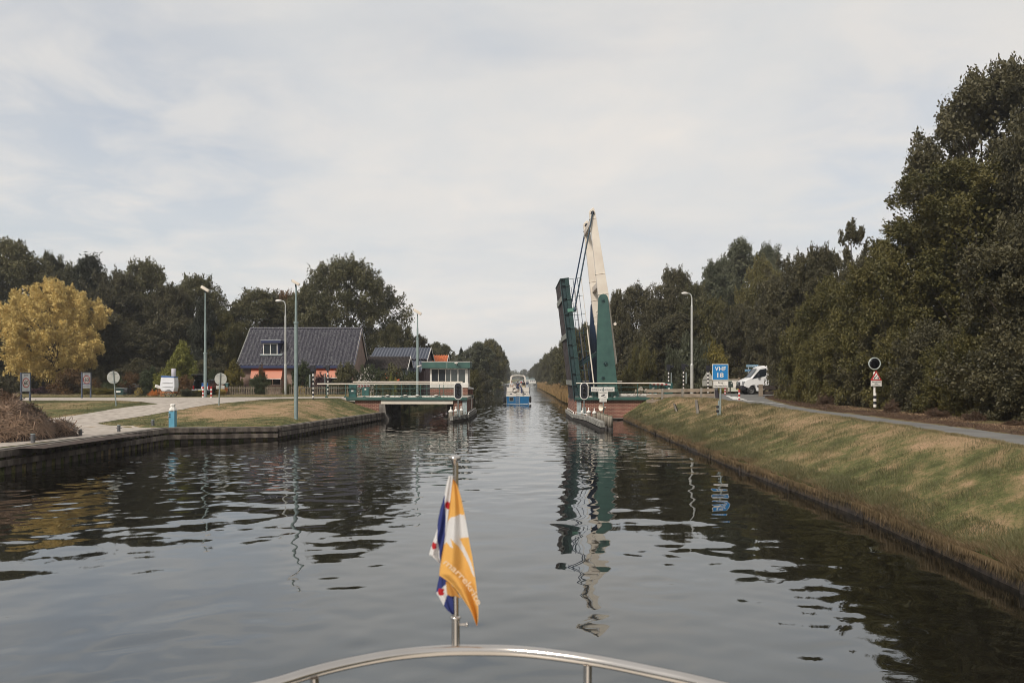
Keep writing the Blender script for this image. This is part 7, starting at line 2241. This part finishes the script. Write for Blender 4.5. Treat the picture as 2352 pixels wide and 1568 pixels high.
TR('big', 800, 596, 108, 126, 'largest broad oak behind the right half of the tiled roof', group=G1)
TR('oak', 712, 655, 112, 64, 'oak shoulder left of the largest broad oak', group=G1)
TR('olive', 900, 742, 104, 40, 'low branches tree behind the shed roof', group=G1, lf='oak')
TR('conifer', 937, 756, 118, 26, 'narrow conifer right of the largest oak', cat='conifer', group=G1)
TR('dark2', 962, 770, 122, 26, 'small dark tree behind the slim camera pole', group=G1)
TR('oak', 1002, 788, 175, 34, 'small round tree above the orange roof', group=G1)
TR('oak2', 1022, 792, 160, 20, 'small tree right of the orange roof', group=G1)
TR('conifer', 1059, 801, 150, 14, 'pointed conifer left of a matching lower one above the cabin', cat='conifer', group=G1)
TR('conifer', 1074, 806, 152, 14, 'second pointed conifer above the cabin corner', cat='conifer', group=G1)
GL = 'trees along the left canal bank'
for i, (u, vt, Y, ru, key, lb_) in enumerate([(1098, 788, 150, 38, 'willow', 'nearest tree of the left canal bank row right of the cabin'), (1119, 783, 178, 32, 'olive', 'second tree of the left canal bank row with brownish crown'), (1130, 781, 215, 27, 'oak', 'highest tree of the left canal bank row'),
        (1141, 795, 260, 20, 'oak2', 'fourth tree of the left canal bank row, on the falling slope'), (1148, 812, 320, 17, 'oak', 'fifth tree of the left canal bank row'), (1157, 826, 390, 13, 'oak2', 'sixth tree of the left canal bank row'), (1162, 840, 470, 10, 'oak', 'last separate tree of the left canal bank row')]):
    TR(key, u, vt, Y, ru, lb_, group=GL, lf='oak' if i > 1 else None)
TR('bush', 1090, 852, 112, 20, 'green bush at the water edge right of the cabin', cat='shrub', lf='olive')
TR('bush2', 1106, 858, 135, 24, 'dark bush overhanging the left bank water', cat='shrub')
TR('bush', 1130, 856, 200, 20, 'bush hanging over the water under the highest bank trees', cat='shrub')
GR = 'trees along the right canal bank'
for i, (u, vt, Y, ru, key, lb_) in enumerate([(1352, 745, 118, 46, 'oak2', 'nearest tree of the right canal bank row behind the leaf railing'), (1322, 756, 140, 40, 'oak', 'second tree of the right bank row behind the raised leaf'), (1296, 784, 175, 30, 'oak2', 'third tree of the right bank row, touching the raised leaf'), (1276, 797, 215, 25, 'dark', 'fourth tree of the right canal bank row'),
        (1259, 812, 265, 20, 'oak', 'fifth tree of the right canal bank row'), (1245, 826, 330, 17, 'oak2', 'sixth tree of the right canal bank row'), (1232, 836, 420, 13, 'oak', 'seventh tree of the right canal bank row'), (1222, 845, 540, 9, 'oak2', 'last tree of the right bank row above the yacht'), (1204, 848, 780, 9, 'oak', 'separate round tree closing the canal view')]):
    TR(key, u, vt, Y, ru, lb_, group=GR, lf='oak')
TR('oak', 1384, 738, 108, 34, 'tree showing between the green tower post and the leaf', group=GR)

GB = 'trees behind the right road'
TR('dark2', 1418, 672, 98, 36, 'tree touching the right edge of the cream balance beam', group=GB)
TR('dark', 1462, 655, 100, 66, 'wide dark tree right of the bridge tower', group=GB)
TR('oak2', 1545, 620, 98, 62, 'tree with twin peaked top left of the right street lamp', group=GB, lf='dark')
TR('oak', 1598, 655, 96, 52, 'tree with its crown directly behind the right street lamp head', group=GB)
TR('willow', 1652, 602, 112, 62, 'pale grey green poplar like tree, left of the tallest pale one', group=GB)
TR('willow', 1700, 558, 114, 76, 'tallest pale grey green tree of the middle distance', group=GB)
TR('olive', 1752, 596, 100, 54, 'yellowish tree right of the tallest pale tree', group=GB)
TR('willow', 1768, 568, 118, 46, 'narrow pale tree peeking over the yellowish tree', group=GB)
TR('olive', 1640, 690, 92, 62, 'olive tree above the VHF sign', group=GB, lf='olive')
TR('dark', 1700, 700, 88, 56, 'dark tree above the street name signs', group=GB)
TR('dark2', 1560, 720, 92, 60, 'dark tree behind the tall willow shrub', group=GB)
TR('dark', 1500, 745, 93, 52, 'shady tree between the green tower and the willow shrub', group=GB)
TR('wbush', 1582, 790, 87, 50, 'tall willow shrub with upright pale shoots at the street lamp', cat='shrub')
TR('wbush', 1478, 800, 88, 30, 'smaller willow shrub with upright shoots right of the green tower', cat='shrub', lf='olive')
TR('obush', 1641, 795, 86, 32, 'yellow green feathery shrub behind the VHF sign', cat='shrub', lf='goldtip')
TR('obush', 1437, 850, 80, 20, 'sunlit leafy shrub against the foot of the green tower', cat='shrub', lf='olive')
TR('hedge', 1620, 850, 90, 50, 'dark hedge behind the boulders and signal posts', cat='shrub')
TR('hedge', 1520, 850, 91, 55, 'dark hedge behind the green cabinets', cat='shrub')
TR('hedge', 1700, 846, 90, 45, 'dark hedge behind the van bonnet', cat='shrub')

GN = 'trees of the near right wood'
TR('dark', 1835, 585, 66, 76, 'dark tree whose branches hide the rear of the van', group=GN)
TR('dark2', 1775, 640, 84, 50, 'tree behind the roof of the white van', group=GN)
TR('oak2', 1880, 570, 66, 66, 'leafy tree top in the right wood skyline before the slim one', group=GN, lf='dark')
TR('slim', 1960, 512, 62, 42, 'slim sparse tree top poking above the right wood', group=GN)
TR('olive', 1905, 640, 52, 66, 'olive tree right of the van with autumn tints', group=GN, lf='olive')
TR('dark', 1980, 590, 58, 70, 'dark tree left of the big front tree', group=GN)
TR('front', 2215, 372, 44, 205, 'big green front tree over the path at the right', group=GN)
TR('bigoak', 2290, 168, 52, 225, 'tallest dark oak at the upper right corner', group=GN)
TR('bigoak', 2480, 120, 40, 190, 'dark oak crown cut by the right edge of the photo', group=GN)
TR('olive', 2030, 560, 44, 88, 'green tree behind the red triangle warning sign', group=GN, lf='olive')
TR('dark', 2400, 470, 31, 150, 'dark leafy tree at the right photo edge above the path', group=GN)
hl = [(1852, 735, 57, 62), (1880, 768, 51, 54), (1925, 745, 48, 62), (1965, 770, 46.5, 58), (2015, 730, 44.0, 66), (2070, 760, 42, 62), (2130, 740, 38.5, 72), (2195, 770, 36, 70), (2255, 740, 33.5, 80), (2330, 770, 31, 85), (2420, 720, 28.5, 105)]
hn = ['hedge bush under the tree hiding the van rear', 'hedge bush beside the dark plank fence', 'third hedge bush counted from the van towards the camera', 'hedge bush just left of the warning sign', 'hedge bush directly behind the warning sign pole', 'hedge bush right of the warning sign',
      'hedge bush under the left side of the big front tree', 'hedge bush under the middle of the big front tree', 'tall hedge bush under the right side of the big front tree', 'hedge bush at the path near the right photo edge', 'nearest hedge bush, cut by the right photo edge']
for (u, vt, Y, ru), lb_ in zip(hl, hn): TR('hedge', u, vt, Y, ru, lb_, cat='shrub', group='hedge bushes along the path', lf=('olive' if int(Y) % 3 == 0 else None))
for (u, vt, Y, ru, lb_) in [(1800, 893, 58.5, 14, 'small rust red bush at the end of the dark plank fence'), (1895, 905, 47, 16, 'low rust red bush at the path left of the warning sign'), (2050, 922, 37.6, 16, 'low reddish bush right of the warning sign pole'), (2150, 940, 32.8, 22, 'reddish undergrowth bush below the big front tree'), (2235, 948, 30.2, 22, 'rusty bush beside the path with pale twigs'), (2330, 966, 27.4, 24, 'rusty bush at the path by the right photo edge')]:
    TR('rbush', u, vt, Y, ru, lb_, cat='shrub', group='rust coloured bushes by the path')

# garden plants on the left
GG = 'garden shrubs beside the left road'
TR('lime', 417, 794, 80, 54, 'lime green conical conifer behind the covered cart', cat='conifer')
TR('column', 537, 833, 82, 21, 'golden tipped columnar shrub at the left end of the tiled house', cat='shrub', name='columnar_shrub')
for key, u, vt, Y, ru, lf, lb_ in [
    ('bush', 598, 863, 81.2, 23, None, 'round green shrub growing through the picket fence'),
    ('abush', 600, 845, 81.6, 9, None, 'dry twigs standing above the round green shrub'),
    ('bush2', 696, 838, 82, 26, 'green', 'dark cloud pruned shrub behind the tall grey camera pole'),
    ('pbush', 737, 862, 80.8, 22, None, 'purple leaved shrub under the second orange awning'),
    ('pbush', 563, 886, 81.0, 10, None, 'small purple shrub behind the fence left of the green shrub'),
    ('obush', 665, 884, 81.2, 16, 'olive', 'low green plants behind the fence near the lamp'),
    ('yball', 693, 886, 80.6, 9, None, 'yellow flowered plant behind the fence near the camera pole'),
    ('bush', 795, 836, 80.6, 30, 'oak', 'thin tall shrub in front of the tiled house corner'),
    ('bush2', 763, 880, 80.2, 16, 'green', 'low green shrub behind the left end of the railing'),
    ('bush', 848, 842, 80.5, 32, 'green', 'white flowering rose bush behind the railing'),
    ('abush', 900, 846, 81.5, 36, 'oak', 'green shrub with orange blooms in front of the shed'),
    ('obush', 880, 872, 79.6, 18, 'olive', 'feathery yellow green plant behind the railing'),
    ('obush', 898, 866, 79.8, 13, 'lime', 'pale plumed ornamental grass behind the railing'),
    ('bush', 940, 858, 82, 24, 'green', 'green shrub left of the slim camera pole'),
    ('bush2', 348, 850, 80, 26, 'green', 'dark green shrub left of the covered cart'),
    ('abush', 425, 866, 78.5, 20, None, 'brownish shrub between the cart and the dark car'),
    ('abush', 449, 872, 77.6, 13, None, 'twiggy brown shrub in front of the dark car'),
    ('bush', 491, 852, 79.5, 17, 'green', 'leafy shrub right of the dark car'),
    ('yball', 318, 890.5, 75, 8.5, None, 'round yellow flowering plant right of the bicycle'),
    ('yball', 505, 891, 77.5, 11, None, 'yellow flowering plant under the sign with small plate'),
    ('obed', 355, 897, 75, 14, None, 'orange flowers left of the covered cart'),
    ('obed', 512, 888, 78.3, 8, None, 'orange flowers at the left end of the picket fence'),
    ('bush', 335, 896, 75.2, 12, 'green', 'low green plant between yellow plant and orange flowers'),
    ('obush', 430, 893, 74.6, 14, 'willow', 'silvery green low plant right of the cart wheel'),
    ('obush', 452, 896, 74.4, 10, 'olive', 'low leafy plant left of the red and white bollard'),
    ('abush', 170, 853, 84, 42, None, 'reddish brown shrub left of the zone board'),
    ('obush', 212, 889, 80, 22, 'goldtip', 'yellowish low border right of the zone board'),
    ('obush', 240, 891, 79, 20, 'goldtip', 'yellowish low border under the round sign back'),
    ('rbush', 138, 897, 83, 18, None, 'small rusty plant at the foot of the yellow tree'),
    ('abush', 270, 866, 82, 22, 'green', 'shrub behind the dark green bin'),
    ('abush', 300, 860, 83, 26, None, 'brown shrub behind the bicycle'),
    ('bush2', 68, 868, 88, 26, None, 'dark undergrowth shrub left of the yellow tree trunk'),
    ('bush2', 15, 862, 90, 34, None, 'dark undergrowth shrub at the left photo edge'),
    ('rbush', 95, 890, 85, 26, 'purple', 'dark reddish plants left of the yellow tree trunk'),
    ('bush2', 225, 850, 88, 34, None, 'dark shrub behind the zone board'),
    ('hedge', 320, 830, 90, 50, None, 'dark hedge behind the bicycle and brown shrub'),
    ('hedge', 480, 825, 90, 50, None, 'dark hedge behind the parked car'),
    ('hedge', 130, 850, 94, 60, None, 'dark hedge behind the yellow tree'),
    ('hedge', 30, 845, 95, 60, None, 'dark hedge left behind the yellow tree')]:
    TR(key, u, vt, Y, ru, lb_, cat='shrub', group=GG, lf=lf)

# rose blooms and orange blooms belong to their bushes
def blooms(lab, m, n, s, seed, name='blooms'):
    o = [q for q in bpy.data.objects if q.get('label') == lab][0]
    rng = np.random.default_rng(seed)
    D = sph(rng, n); D[:, 2] = np.abs(D[:, 2]); D[:, 1] = -np.abs(D[:, 1])
    base = {'round': 1}
    key = 'bush' if 'rose' in lab else 'abush'
    p = PROTO[key]
    Pp = D * np.array([p['R'] * 1.02, p['R'] * 1.02, p['H'] * .95]) * rng.uniform(.85, 1.06, (n, 1))
    rzv = -o.rotation_euler.z
    c, s_2 = math.cos(rzv), math.sin(rzv)
    Pp = np.stack([Pp[:, 0] * c - Pp[:, 1] * s_2, Pp[:, 0] * s_2 + Pp[:, 1] * c, Pp[:, 2]], 1)
    V, Fq = leaves_np(Pp, rng.normal(size=(n, 3)) + D, s, rng, 1.0)
    V2, F2 = leaves_np(Pp + rng.normal(size=(n, 3)) * .02, rng.normal(size=(n, 3)), s, rng, 1.0)
    mesh_np(name, np.concatenate([V, V2]), np.concatenate([Fq, F2 + len(V)]), m, o)
blooms('white flowering rose bush behind the railing', mat('white_petals', (.62, .58, .52), .8), 420, .085, 5)
blooms('green shrub with orange blooms in front of the shed', mat('orange_petals', (.62, .16, .05), .8), 46, .10, 6)

# distant woods, each one mass
def wood(u0, u1, Y0, Y1, h, n, seed, xoff=None, leaf=1.4):
    rng = np.random.default_rng(seed)
    V = []; Fs = []; o = 0
    for i in range(n):
        s = rng.uniform(); y = Y0 + (Y1 - Y0) * s; x = u0(y) + (u1(y) - u0(y)) * rng.uniform()
        hh = h * rng.uniform(.75, 1.1); r_ = hh * .45
        k = 260
        D = sph(rng, k); Pp = np.array([x, y, 1 + hh * .55]) + D * np.array([r_, r_, hh * .48]) * rng.uniform(.8, 1.05, (k, 1))
        v, f = leaves_np(Pp, D + rng.normal(size=(k, 3)) * .4 + np.array([0, 0, .3]), leaf, rng, .8)
        V.append(v); Fs.append(f + o); o += len(v)
    q = mesh_np('distant_wood', np.concatenate(V), np.concatenate(Fs), LF['oak'])
    setp(q, kind='stuff'); return q
wood(lambda y: XL(y) - 90, lambda y: XL(y) - 9, 300, 1500, 14, 200, 1)
wood(lambda y: XR(y) + 16, lambda y: XR(y) + 100, 300, 1500, 14, 200, 2)
wood(lambda y: -400 + y * 0, lambda y: -30 + y * 0, 135, 180, 13, 150, 3, leaf=1.0)
wood(lambda y: 30 + y * 0, lambda y: 400 + y * 0, 135, 180, 13, 150, 4, leaf=1.0)
wood(lambda y: -300 + y * 0, lambda y: 500 + y * 0, 1600, 1800, 12, 160, 5, leaf=2.5)
wood(lambda y: 32 + y * 0, lambda y: 90 + y * 0, 10, 62, 14, 50, 6, leaf=.9)

# ------------------------------------------------------------------ reeds, grass and litter
def blades(name, x, y, z, h, w, m, seed, lean=.4, mi=None, kind='stuff', curl=True):
    rng = np.random.default_rng(seed); n = len(x)
    a = rng.uniform(0, 2 * np.pi, n); b_ = rng.uniform(0, 2 * np.pi, n)
    ln = lean * rng.uniform(0.1, 1, n) * h
    W_ = np.stack([np.cos(a), np.sin(a), np.zeros(n)], 1) * (w / 2)[:, None]
    base = np.stack([x, y, z], 1)
    dirv = np.stack([np.cos(b_), np.sin(b_), np.zeros(n)], 1) * ln[:, None]
    mid = base + dirv * .35 + np.stack([np.zeros(n), np.zeros(n), h * .6], 1)
    tip = base + dirv + np.stack([np.zeros(n), np.zeros(n), h], 1)
    V = np.stack([base - W_, base + W_, mid + W_ * .7, tip, mid - W_ * .7], 1).reshape(-1, 3)
    i = np.arange(n) * 5
    Fq = np.stack([i, i + 1, i + 2, i + 4], 1)
    Ft = np.stack([i + 4, i + 2, i + 3, i + 3], 1)
    # quads + tips as two tri sets: build tips as degenerate-free triangles in their own mesh data
    me = bpy.data.meshes.new(name)
    me.vertices.add(len(V)); me.vertices.foreach_set('co', V.astype(np.float32).ravel())
    lp_ = np.concatenate([np.stack([i, i + 1, i + 2, i + 4], 1), ], 0)
    loops = np.empty(n * 7, np.int32); st = np.empty(n * 2, np.int32)
    L7 = np.stack([i, i + 1, i + 2, i + 4, i + 4, i + 2, i + 3], 1)
    loops[:] = L7.ravel()
    k = np.arange(n) * 7; st[0::2] = k; st[1::2] = k + 4
    me.loops.add(n * 7); me.loops.foreach_set('vertex_index', loops)
    me.polygons.add(2 * n); me.polygons.foreach_set('loop_start', st)
    me.update(calc_edges=True)
    me.materials.append(m)
    o = bpy.data.objects.new(name, me); COL.objects.link(o); setp(o, kind=kind)
    return o
rng = np.random.default_rng(77)
# right bank: density falls with distance
def scatter(n, ymin, ymax, dmin, dmax, power=2.0, side=1):
    s = rng.uniform(0, 1, n)
    y = ymin * (ymax / ymin) ** (s ** 1.0)
    d = rng.uniform(dmin, dmax, n)
    x = (XR(y) + d) if side > 0 else (XL(y) - d)
    return x, y, d
N_ = 330000
x, y, d = scatter(N_, 9, 66, -.02, 8.5)
edge_path = np.interp(y, [5, 19.3, 27.7, 38.8, 46, 53, 60, 67], [11.2, 12.3, 13.3, 14.0, 14.5, 14.6, 14.4, 14.3]) - .05
keep = (x < edge_path)
x, y, d = x[keep], y[keep], d[keep]
dr = dryness(x, y) + rng.normal(size=len(x)) * .15
isdry = dr > .53
tuft = vnoise(x, y, .55, 9); tf2 = vnoise(x, y, 1.7, 12)
sc_k = np.clip(y / 22, .8, 2.0)
hh = (.035 + .085 * np.clip(tuft - .35, 0, 1) * 2 + .03 * rng.uniform(size=len(x))) * np.where(isdry, .62, 1.0) * np.where(tf2 > .6, 1.3, .9) * sc_k ** .5
ww_ = .0075 * sc_k
z = ground(x, y) - .01
g_ = ~isdry
blades('grass', x[g_], y[g_], z[g_], hh[g_], np.full(g_.sum(), 1.) * ww_[g_], LF['grassg'], 1, lean=.9)
blades('dry_grass', x[isdry], y[isdry], z[isdry], hh[isdry], ww_[isdry] * .8, LF['grassd'], 2, lean=2.4)
n = 16000
x, y, d = scatter(n, 9, 62, .1, 5.5)
k_ = (vnoise(x, y, .8, 91) > .60) & (x < np.interp(y, [5, 19.3, 38.8, 60], [11.2, 12.3, 14.0, 14.4]) - .3); x, y = x[k_], y[k_]
tv = vnoise(x, y, .8, 91)
blades('grass_tufts', x, y, ground(x, y) - .01, (.07 + .45 * (tv - .60)) * (.6 + .6 * rng.uniform(size=len(x))), .011 * np.clip(y / 22, .8, 2), LF['grassg'], 16, lean=1.0)
# fringe hanging over the boarding
n = 46000
y = 9 * (66 / 9) ** rng.uniform(0, 1, n); dd_ = np.abs(rng.normal(size=n)) * .16
x = XR(y) + dd_ - .03 + .16 * (vnoise(y, y, 1.3, 61) - .75); sc_k = np.clip(y / 22, .8, 2.0)
fr = vnoise(x, y, 1.1, 31)
o = blades('bank_grass', x, y, ground(x, y) - .03, (.04 + .12 * np.clip(fr - .25, 0, 1) + .04 * rng.uniform(size=n)), .009 * sc_k, LF['bank'], 3, lean=1.5)
n2_ = 26000
y = 9 * (66 / 9) ** rng.uniform(0, 1, n2_); x = XR(y) + rng.uniform(-.06, .7, n2_); sc_k = np.clip(y / 22, .8, 2.0)
blades('edge_grass', x, y, ground(x, y) - .02, .05 + .20 * vnoise(x, y, .7, 51) * rng.uniform(.5, 1, n2_), .010 * sc_k, LF['grassg'], 17, lean=1.1)
n = 80000
y = 9 * (66 / 9) ** rng.uniform(0, 1, n); x = XR(y) - .05 - np.abs(rng.normal(size=n)) * .05; sc_k = np.clip(y / 22, .8, 2.0)
fr = vnoise(x, y, .9, 35); k_ = fr > -1; x, y, fr, sc_k = x[k_], y[k_], fr[k_], sc_k[k_]
o = blades('overhanging_grass', x, y, np.full(len(x), .34), -(.02 + .16 * fr + .04 * rng.uniform(size=len(x)) + .16 * (rng.uniform(size=len(x)) > .9)), .008 * sc_k, LF['bank'], 4, lean=.5)
n = 26000
y = 12 * (60 / 12) ** rng.uniform(0, 1, n)
xe = np.where(rng.uniform(size=n) < .5, np.interp(y, [5, 19.3, 27.7, 38.8, 46, 53, 60, 67], [11.2, 12.3, 13.3, 14.0, 14.5, 14.6, 14.4, 14.3]) - .05, np.interp(y, [5, 22.8, 30.8, 42.8, 50, 58, 64], [13.3, 14.3, 14.6, 15.4, 16.7, 18.4, 20.2]) + .03)
x = xe + rng.normal(size=n) * .06
blades('path_edge_grass', x, y, ground(x, y), .03 + .06 * vnoise(x, y, .6, 71), .010 * np.clip(y / 22, .8, 2), LF['grassd'], 14, lean=1.4)
# left lawns
n = 210000
y = rng.uniform(43.5, 72, n); x = -11 - rng.uniform(0, 62, n)
k_ = x < XL(y) - .25
x, y = x[k_], y[k_]
dr = dryness(x, y) + rng.normal(size=len(x)) * .10; isdry = dr > .52
# keep roads clear
RX = [v.co for v in bpy.data.objects['road'].data.vertices]
rp_poly = [(G(u, v).x, G(u, v).y) for u, v in [(-60, 914), (400, 912.6), (640, 912.2)]] + [(-13.9, 73), (-13.9, 67.4)] + [(G(u, v).x, G(u, v).y) for u, v in near] + [(-18.7, 41.2), (-19, 4), (-70, 4)] + [(G(u, v).x, G(u, v).y) for u, v in [(92, 963.8), (171, 954.4), (239, 943.3), (308, 933), (362, 928.3), (325, 922.8), (273, 920.2), (102, 920.0), (0, 920.4), (-60, 921)]]
Pn = np.array(rp_poly); ins = np.zeros(len(x), bool); j = len(Pn) - 1
for i in range(len(Pn)):
    xi, yi = Pn[i]; xj, yj = Pn[j]
    c = ((yi > y) != (yj > y)) & (x < (xj - xi) * (y - yi) / (yj - yi + 1e-12) + xi)
    ins ^= c; j = i
k_ = ~ins
x, y, isdry = x[k_], y[k_], isdry[k_]
z = ground(x, y); g_ = ~isdry
hh = .035 + .05 * vnoise(x, y, .7, 5)
blades('grass', x[g_], y[g_], z[g_] - .01, hh[g_], np.full(g_.sum(), .022), LF['grassg'], 6, lean=1.2)
blades('dry_grass', x[isdry], y[isdry], z[isdry] - .01, hh[isdry] * .7, np.full(isdry.sum(), .020), LF['grassd'], 7, lean=2.2)
n = 9000
x = rng.uniform(-60, -16, n); y = rng.uniform(36, 72, n); k_ = (vnoise(x, y, 1.2, 81) > .72) & (x < XL(y) - .6); x, y = x[k_], y[k_]
blades('road_debris', x, y, ground(x, y) + .015, np.full(len(x), .02), np.full(len(x), .03), LF['rust'], 15, lean=5.0)
# verge in front of the fence and hedge foot
n = 26000
x = rng.uniform(-75, -13.5, n); y = rng.uniform(74.5, 79.8, n); z = ground(x, y)
blades('verge_grass', x, y, z - .02, .06 + .14 * vnoise(x, y, .8, 6), np.full(n, .028), LF['grassd'], 8, lean=1.0)
# litter below the hedge along the path
n = 60000
y = 14 * (66 / 14) ** rng.uniform(0, 1, n)
xe = np.interp(y, [5, 22.8, 30.8, 42.8, 50, 58, 64], [13.3, 14.3, 14.6, 15.4, 16.7, 18.4, 20.2])
x = xe + .05 + np.abs(rng.normal(size=n)) * 1.7
blades('leaf_litter', x, y, ground(x, y) - .01, .03 + .10 * rng.uniform(size=n) * vnoise(x, y, 1.1, 8), .016 * np.clip(y / 22, .8, 2), LF['rust'], 9, lean=2.0)
# reeds beyond the bridge on the right, dry fringe on the left bank
n = 90000
s = rng.uniform(0, 1, n); y = 92 + 250 * s ** 1.8; d = rng.uniform(-.6, 4.5, n) * np.where(y < 130, 1.4, 1.0)
x = XR(y) + d
blades('reeds', x, y, ground(x, y) - .05, 1.35 * (.65 + .7 * vnoise(x, y, 2.2, 3)) * rng.uniform(.7, 1.1, n), np.full(n, .045), LF['reed'], 10, lean=.35)
n = 40000
y = 75.5 + 220 * rng.uniform(0, 1, n) ** 1.6; x = XL(y) - np.abs(rng.normal(size=n)) * 1.3 + .15
blades('bank_reeds', x, y, ground(x, y) - .05, .35 + .55 * vnoise(x, y, 1.4, 4), np.full(n, .035), LF['reedl'], 11, lean=.9)

# ------------------------------------------------------------------ heap of cut reeds on the quay
def heap():
    rng = np.random.default_rng(5)
    cx, cy = -22.5, 33.8
    def hz_(x, y):
        a = ((x - cx) / 2.9); b_ = ((y - cy) / 3.1)
        r_ = np.sqrt(a * a + b_ * b_)
        base = 1.72 * np.clip(1 - r_ ** 1.5, 0, 1) ** .75
        base = base * (.62 + .55 * vnoise(x, y, .9, 41) + .22 * vnoise(x, y, .35, 42))
        c2 = .50 * np.clip(1 - ((x + 20.1) ** 2 + (y - 35.6) ** 2) / .5, 0, 1) ** .6
        return np.maximum(base, c2)
    gx = np.linspace(cx - 5.2, cx + 5.2, 70); gy = np.linspace(cy - 4.2, cy + 4.2, 60)
    X, Y_ = np.meshgrid(gx, gy); Z = hz_(X, Y_) * .93 + ground(X, Y_) - .03 * (hz_(X, Y_) < .02)
    V = np.stack([X, Y_, Z], -1).reshape(-1, 3); nx = len(gx)
    i = np.arange(len(gy) - 1)[:, None] * nx + np.arange(nx - 1)[None]
    Fq = np.stack([i, i + 1, i + 1 + nx, i + nx], -1).reshape(-1, 4)
    o = thing('reed_heap', 'heap of cut brown reeds dumped on the paved quay at the left edge', 'reed heap', (cx, cy, .95))
    mesh_np('core', V - np.array([cx, cy, .95]), Fq, mat('rotting_reed', (.060, .036, .026), .95, c2=(.022, .014, .011), vs_=4, bump=1, bs=9), o)
    n = 42000
    x = cx + rng.normal(size=n) * 1.6; y = cy + rng.normal(size=n) * 1.6
    h = hz_(x, y); k = h > .03; x, y, h = x[k], y[k], h[k]; n = len(x)
    e = .15
    gxn = (hz_(x + e, y) - hz_(x - e, y)) / (2 * e); gyn = (hz_(x, y + e) - hz_(x, y - e)) / (2 * e)
    Nn = np.stack([-gxn, -gyn, np.ones(n)], 1); Nn /= np.linalg.norm(Nn, axis=1, keepdims=True)
    down = np.stack([-gxn, -gyn, -(gxn ** 2 + gyn ** 2)], 1); 
    al = down * .35 + rng.normal(size=(n, 3)) * 1.0
    T = al - Nn * (al * Nn).sum(1, keepdims=True) * .8; T /= np.linalg.norm(T, axis=1, keepdims=True) + 1e-9
    B = np.cross(Nn + rng.normal(size=(n, 3)) * .3, T); B /= np.linalg.norm(B, axis=1, keepdims=True) + 1e-9
    P0 = np.stack([x, y, h + ground(x, y) + rng.uniform(-.04, .26, n)], 1) - np.array([cx, cy, .95])
    L_ = rng.uniform(.2, 1.0, n)[:, None]; W_ = rng.uniform(.008, .020, n)[:, None]
    Vv = np.stack([P0 - T * L_ / 2 - B * W_, P0 - T * L_ / 2 + B * W_, P0 + T * L_ / 2 + B * W_ * .4, P0 + T * L_ / 2 - B * W_ * .4], 1).reshape(-1, 3)
    mesh_np('stalks', Vv, np.arange(4 * n).reshape(-1, 4), leaf_mat('brown_reed_stalks', (.034, .020, .015), (.29, .185, .115), 0), o)
heap()
# ------------------------------------------------------------------ haze
hb = MB(); hb.bx(-1700, 1700, -70, 2700, -3, 45)
hz = hb.build('haze', [], None)
hm = bpy.data.materials.new('haze'); hm.use_nodes = True
ht = hm.node_tree; ht.nodes.remove(ht.nodes['Principled BSDF'])
pv = ht.nodes.new('ShaderNodeVolumePrincipled')
pv.inputs['Color'].default_value = (0.93, 0.96, 1.0, 1)
pv.inputs['Density'].default_value = 0.00033
pv.inputs['Anisotropy'].default_value = 0.2
ht.links.new(pv.outputs[0], ht.nodes['Material Output'].inputs['Volume'])
hz.data.materials.append(hm)
setp(hz, kind='stuff')
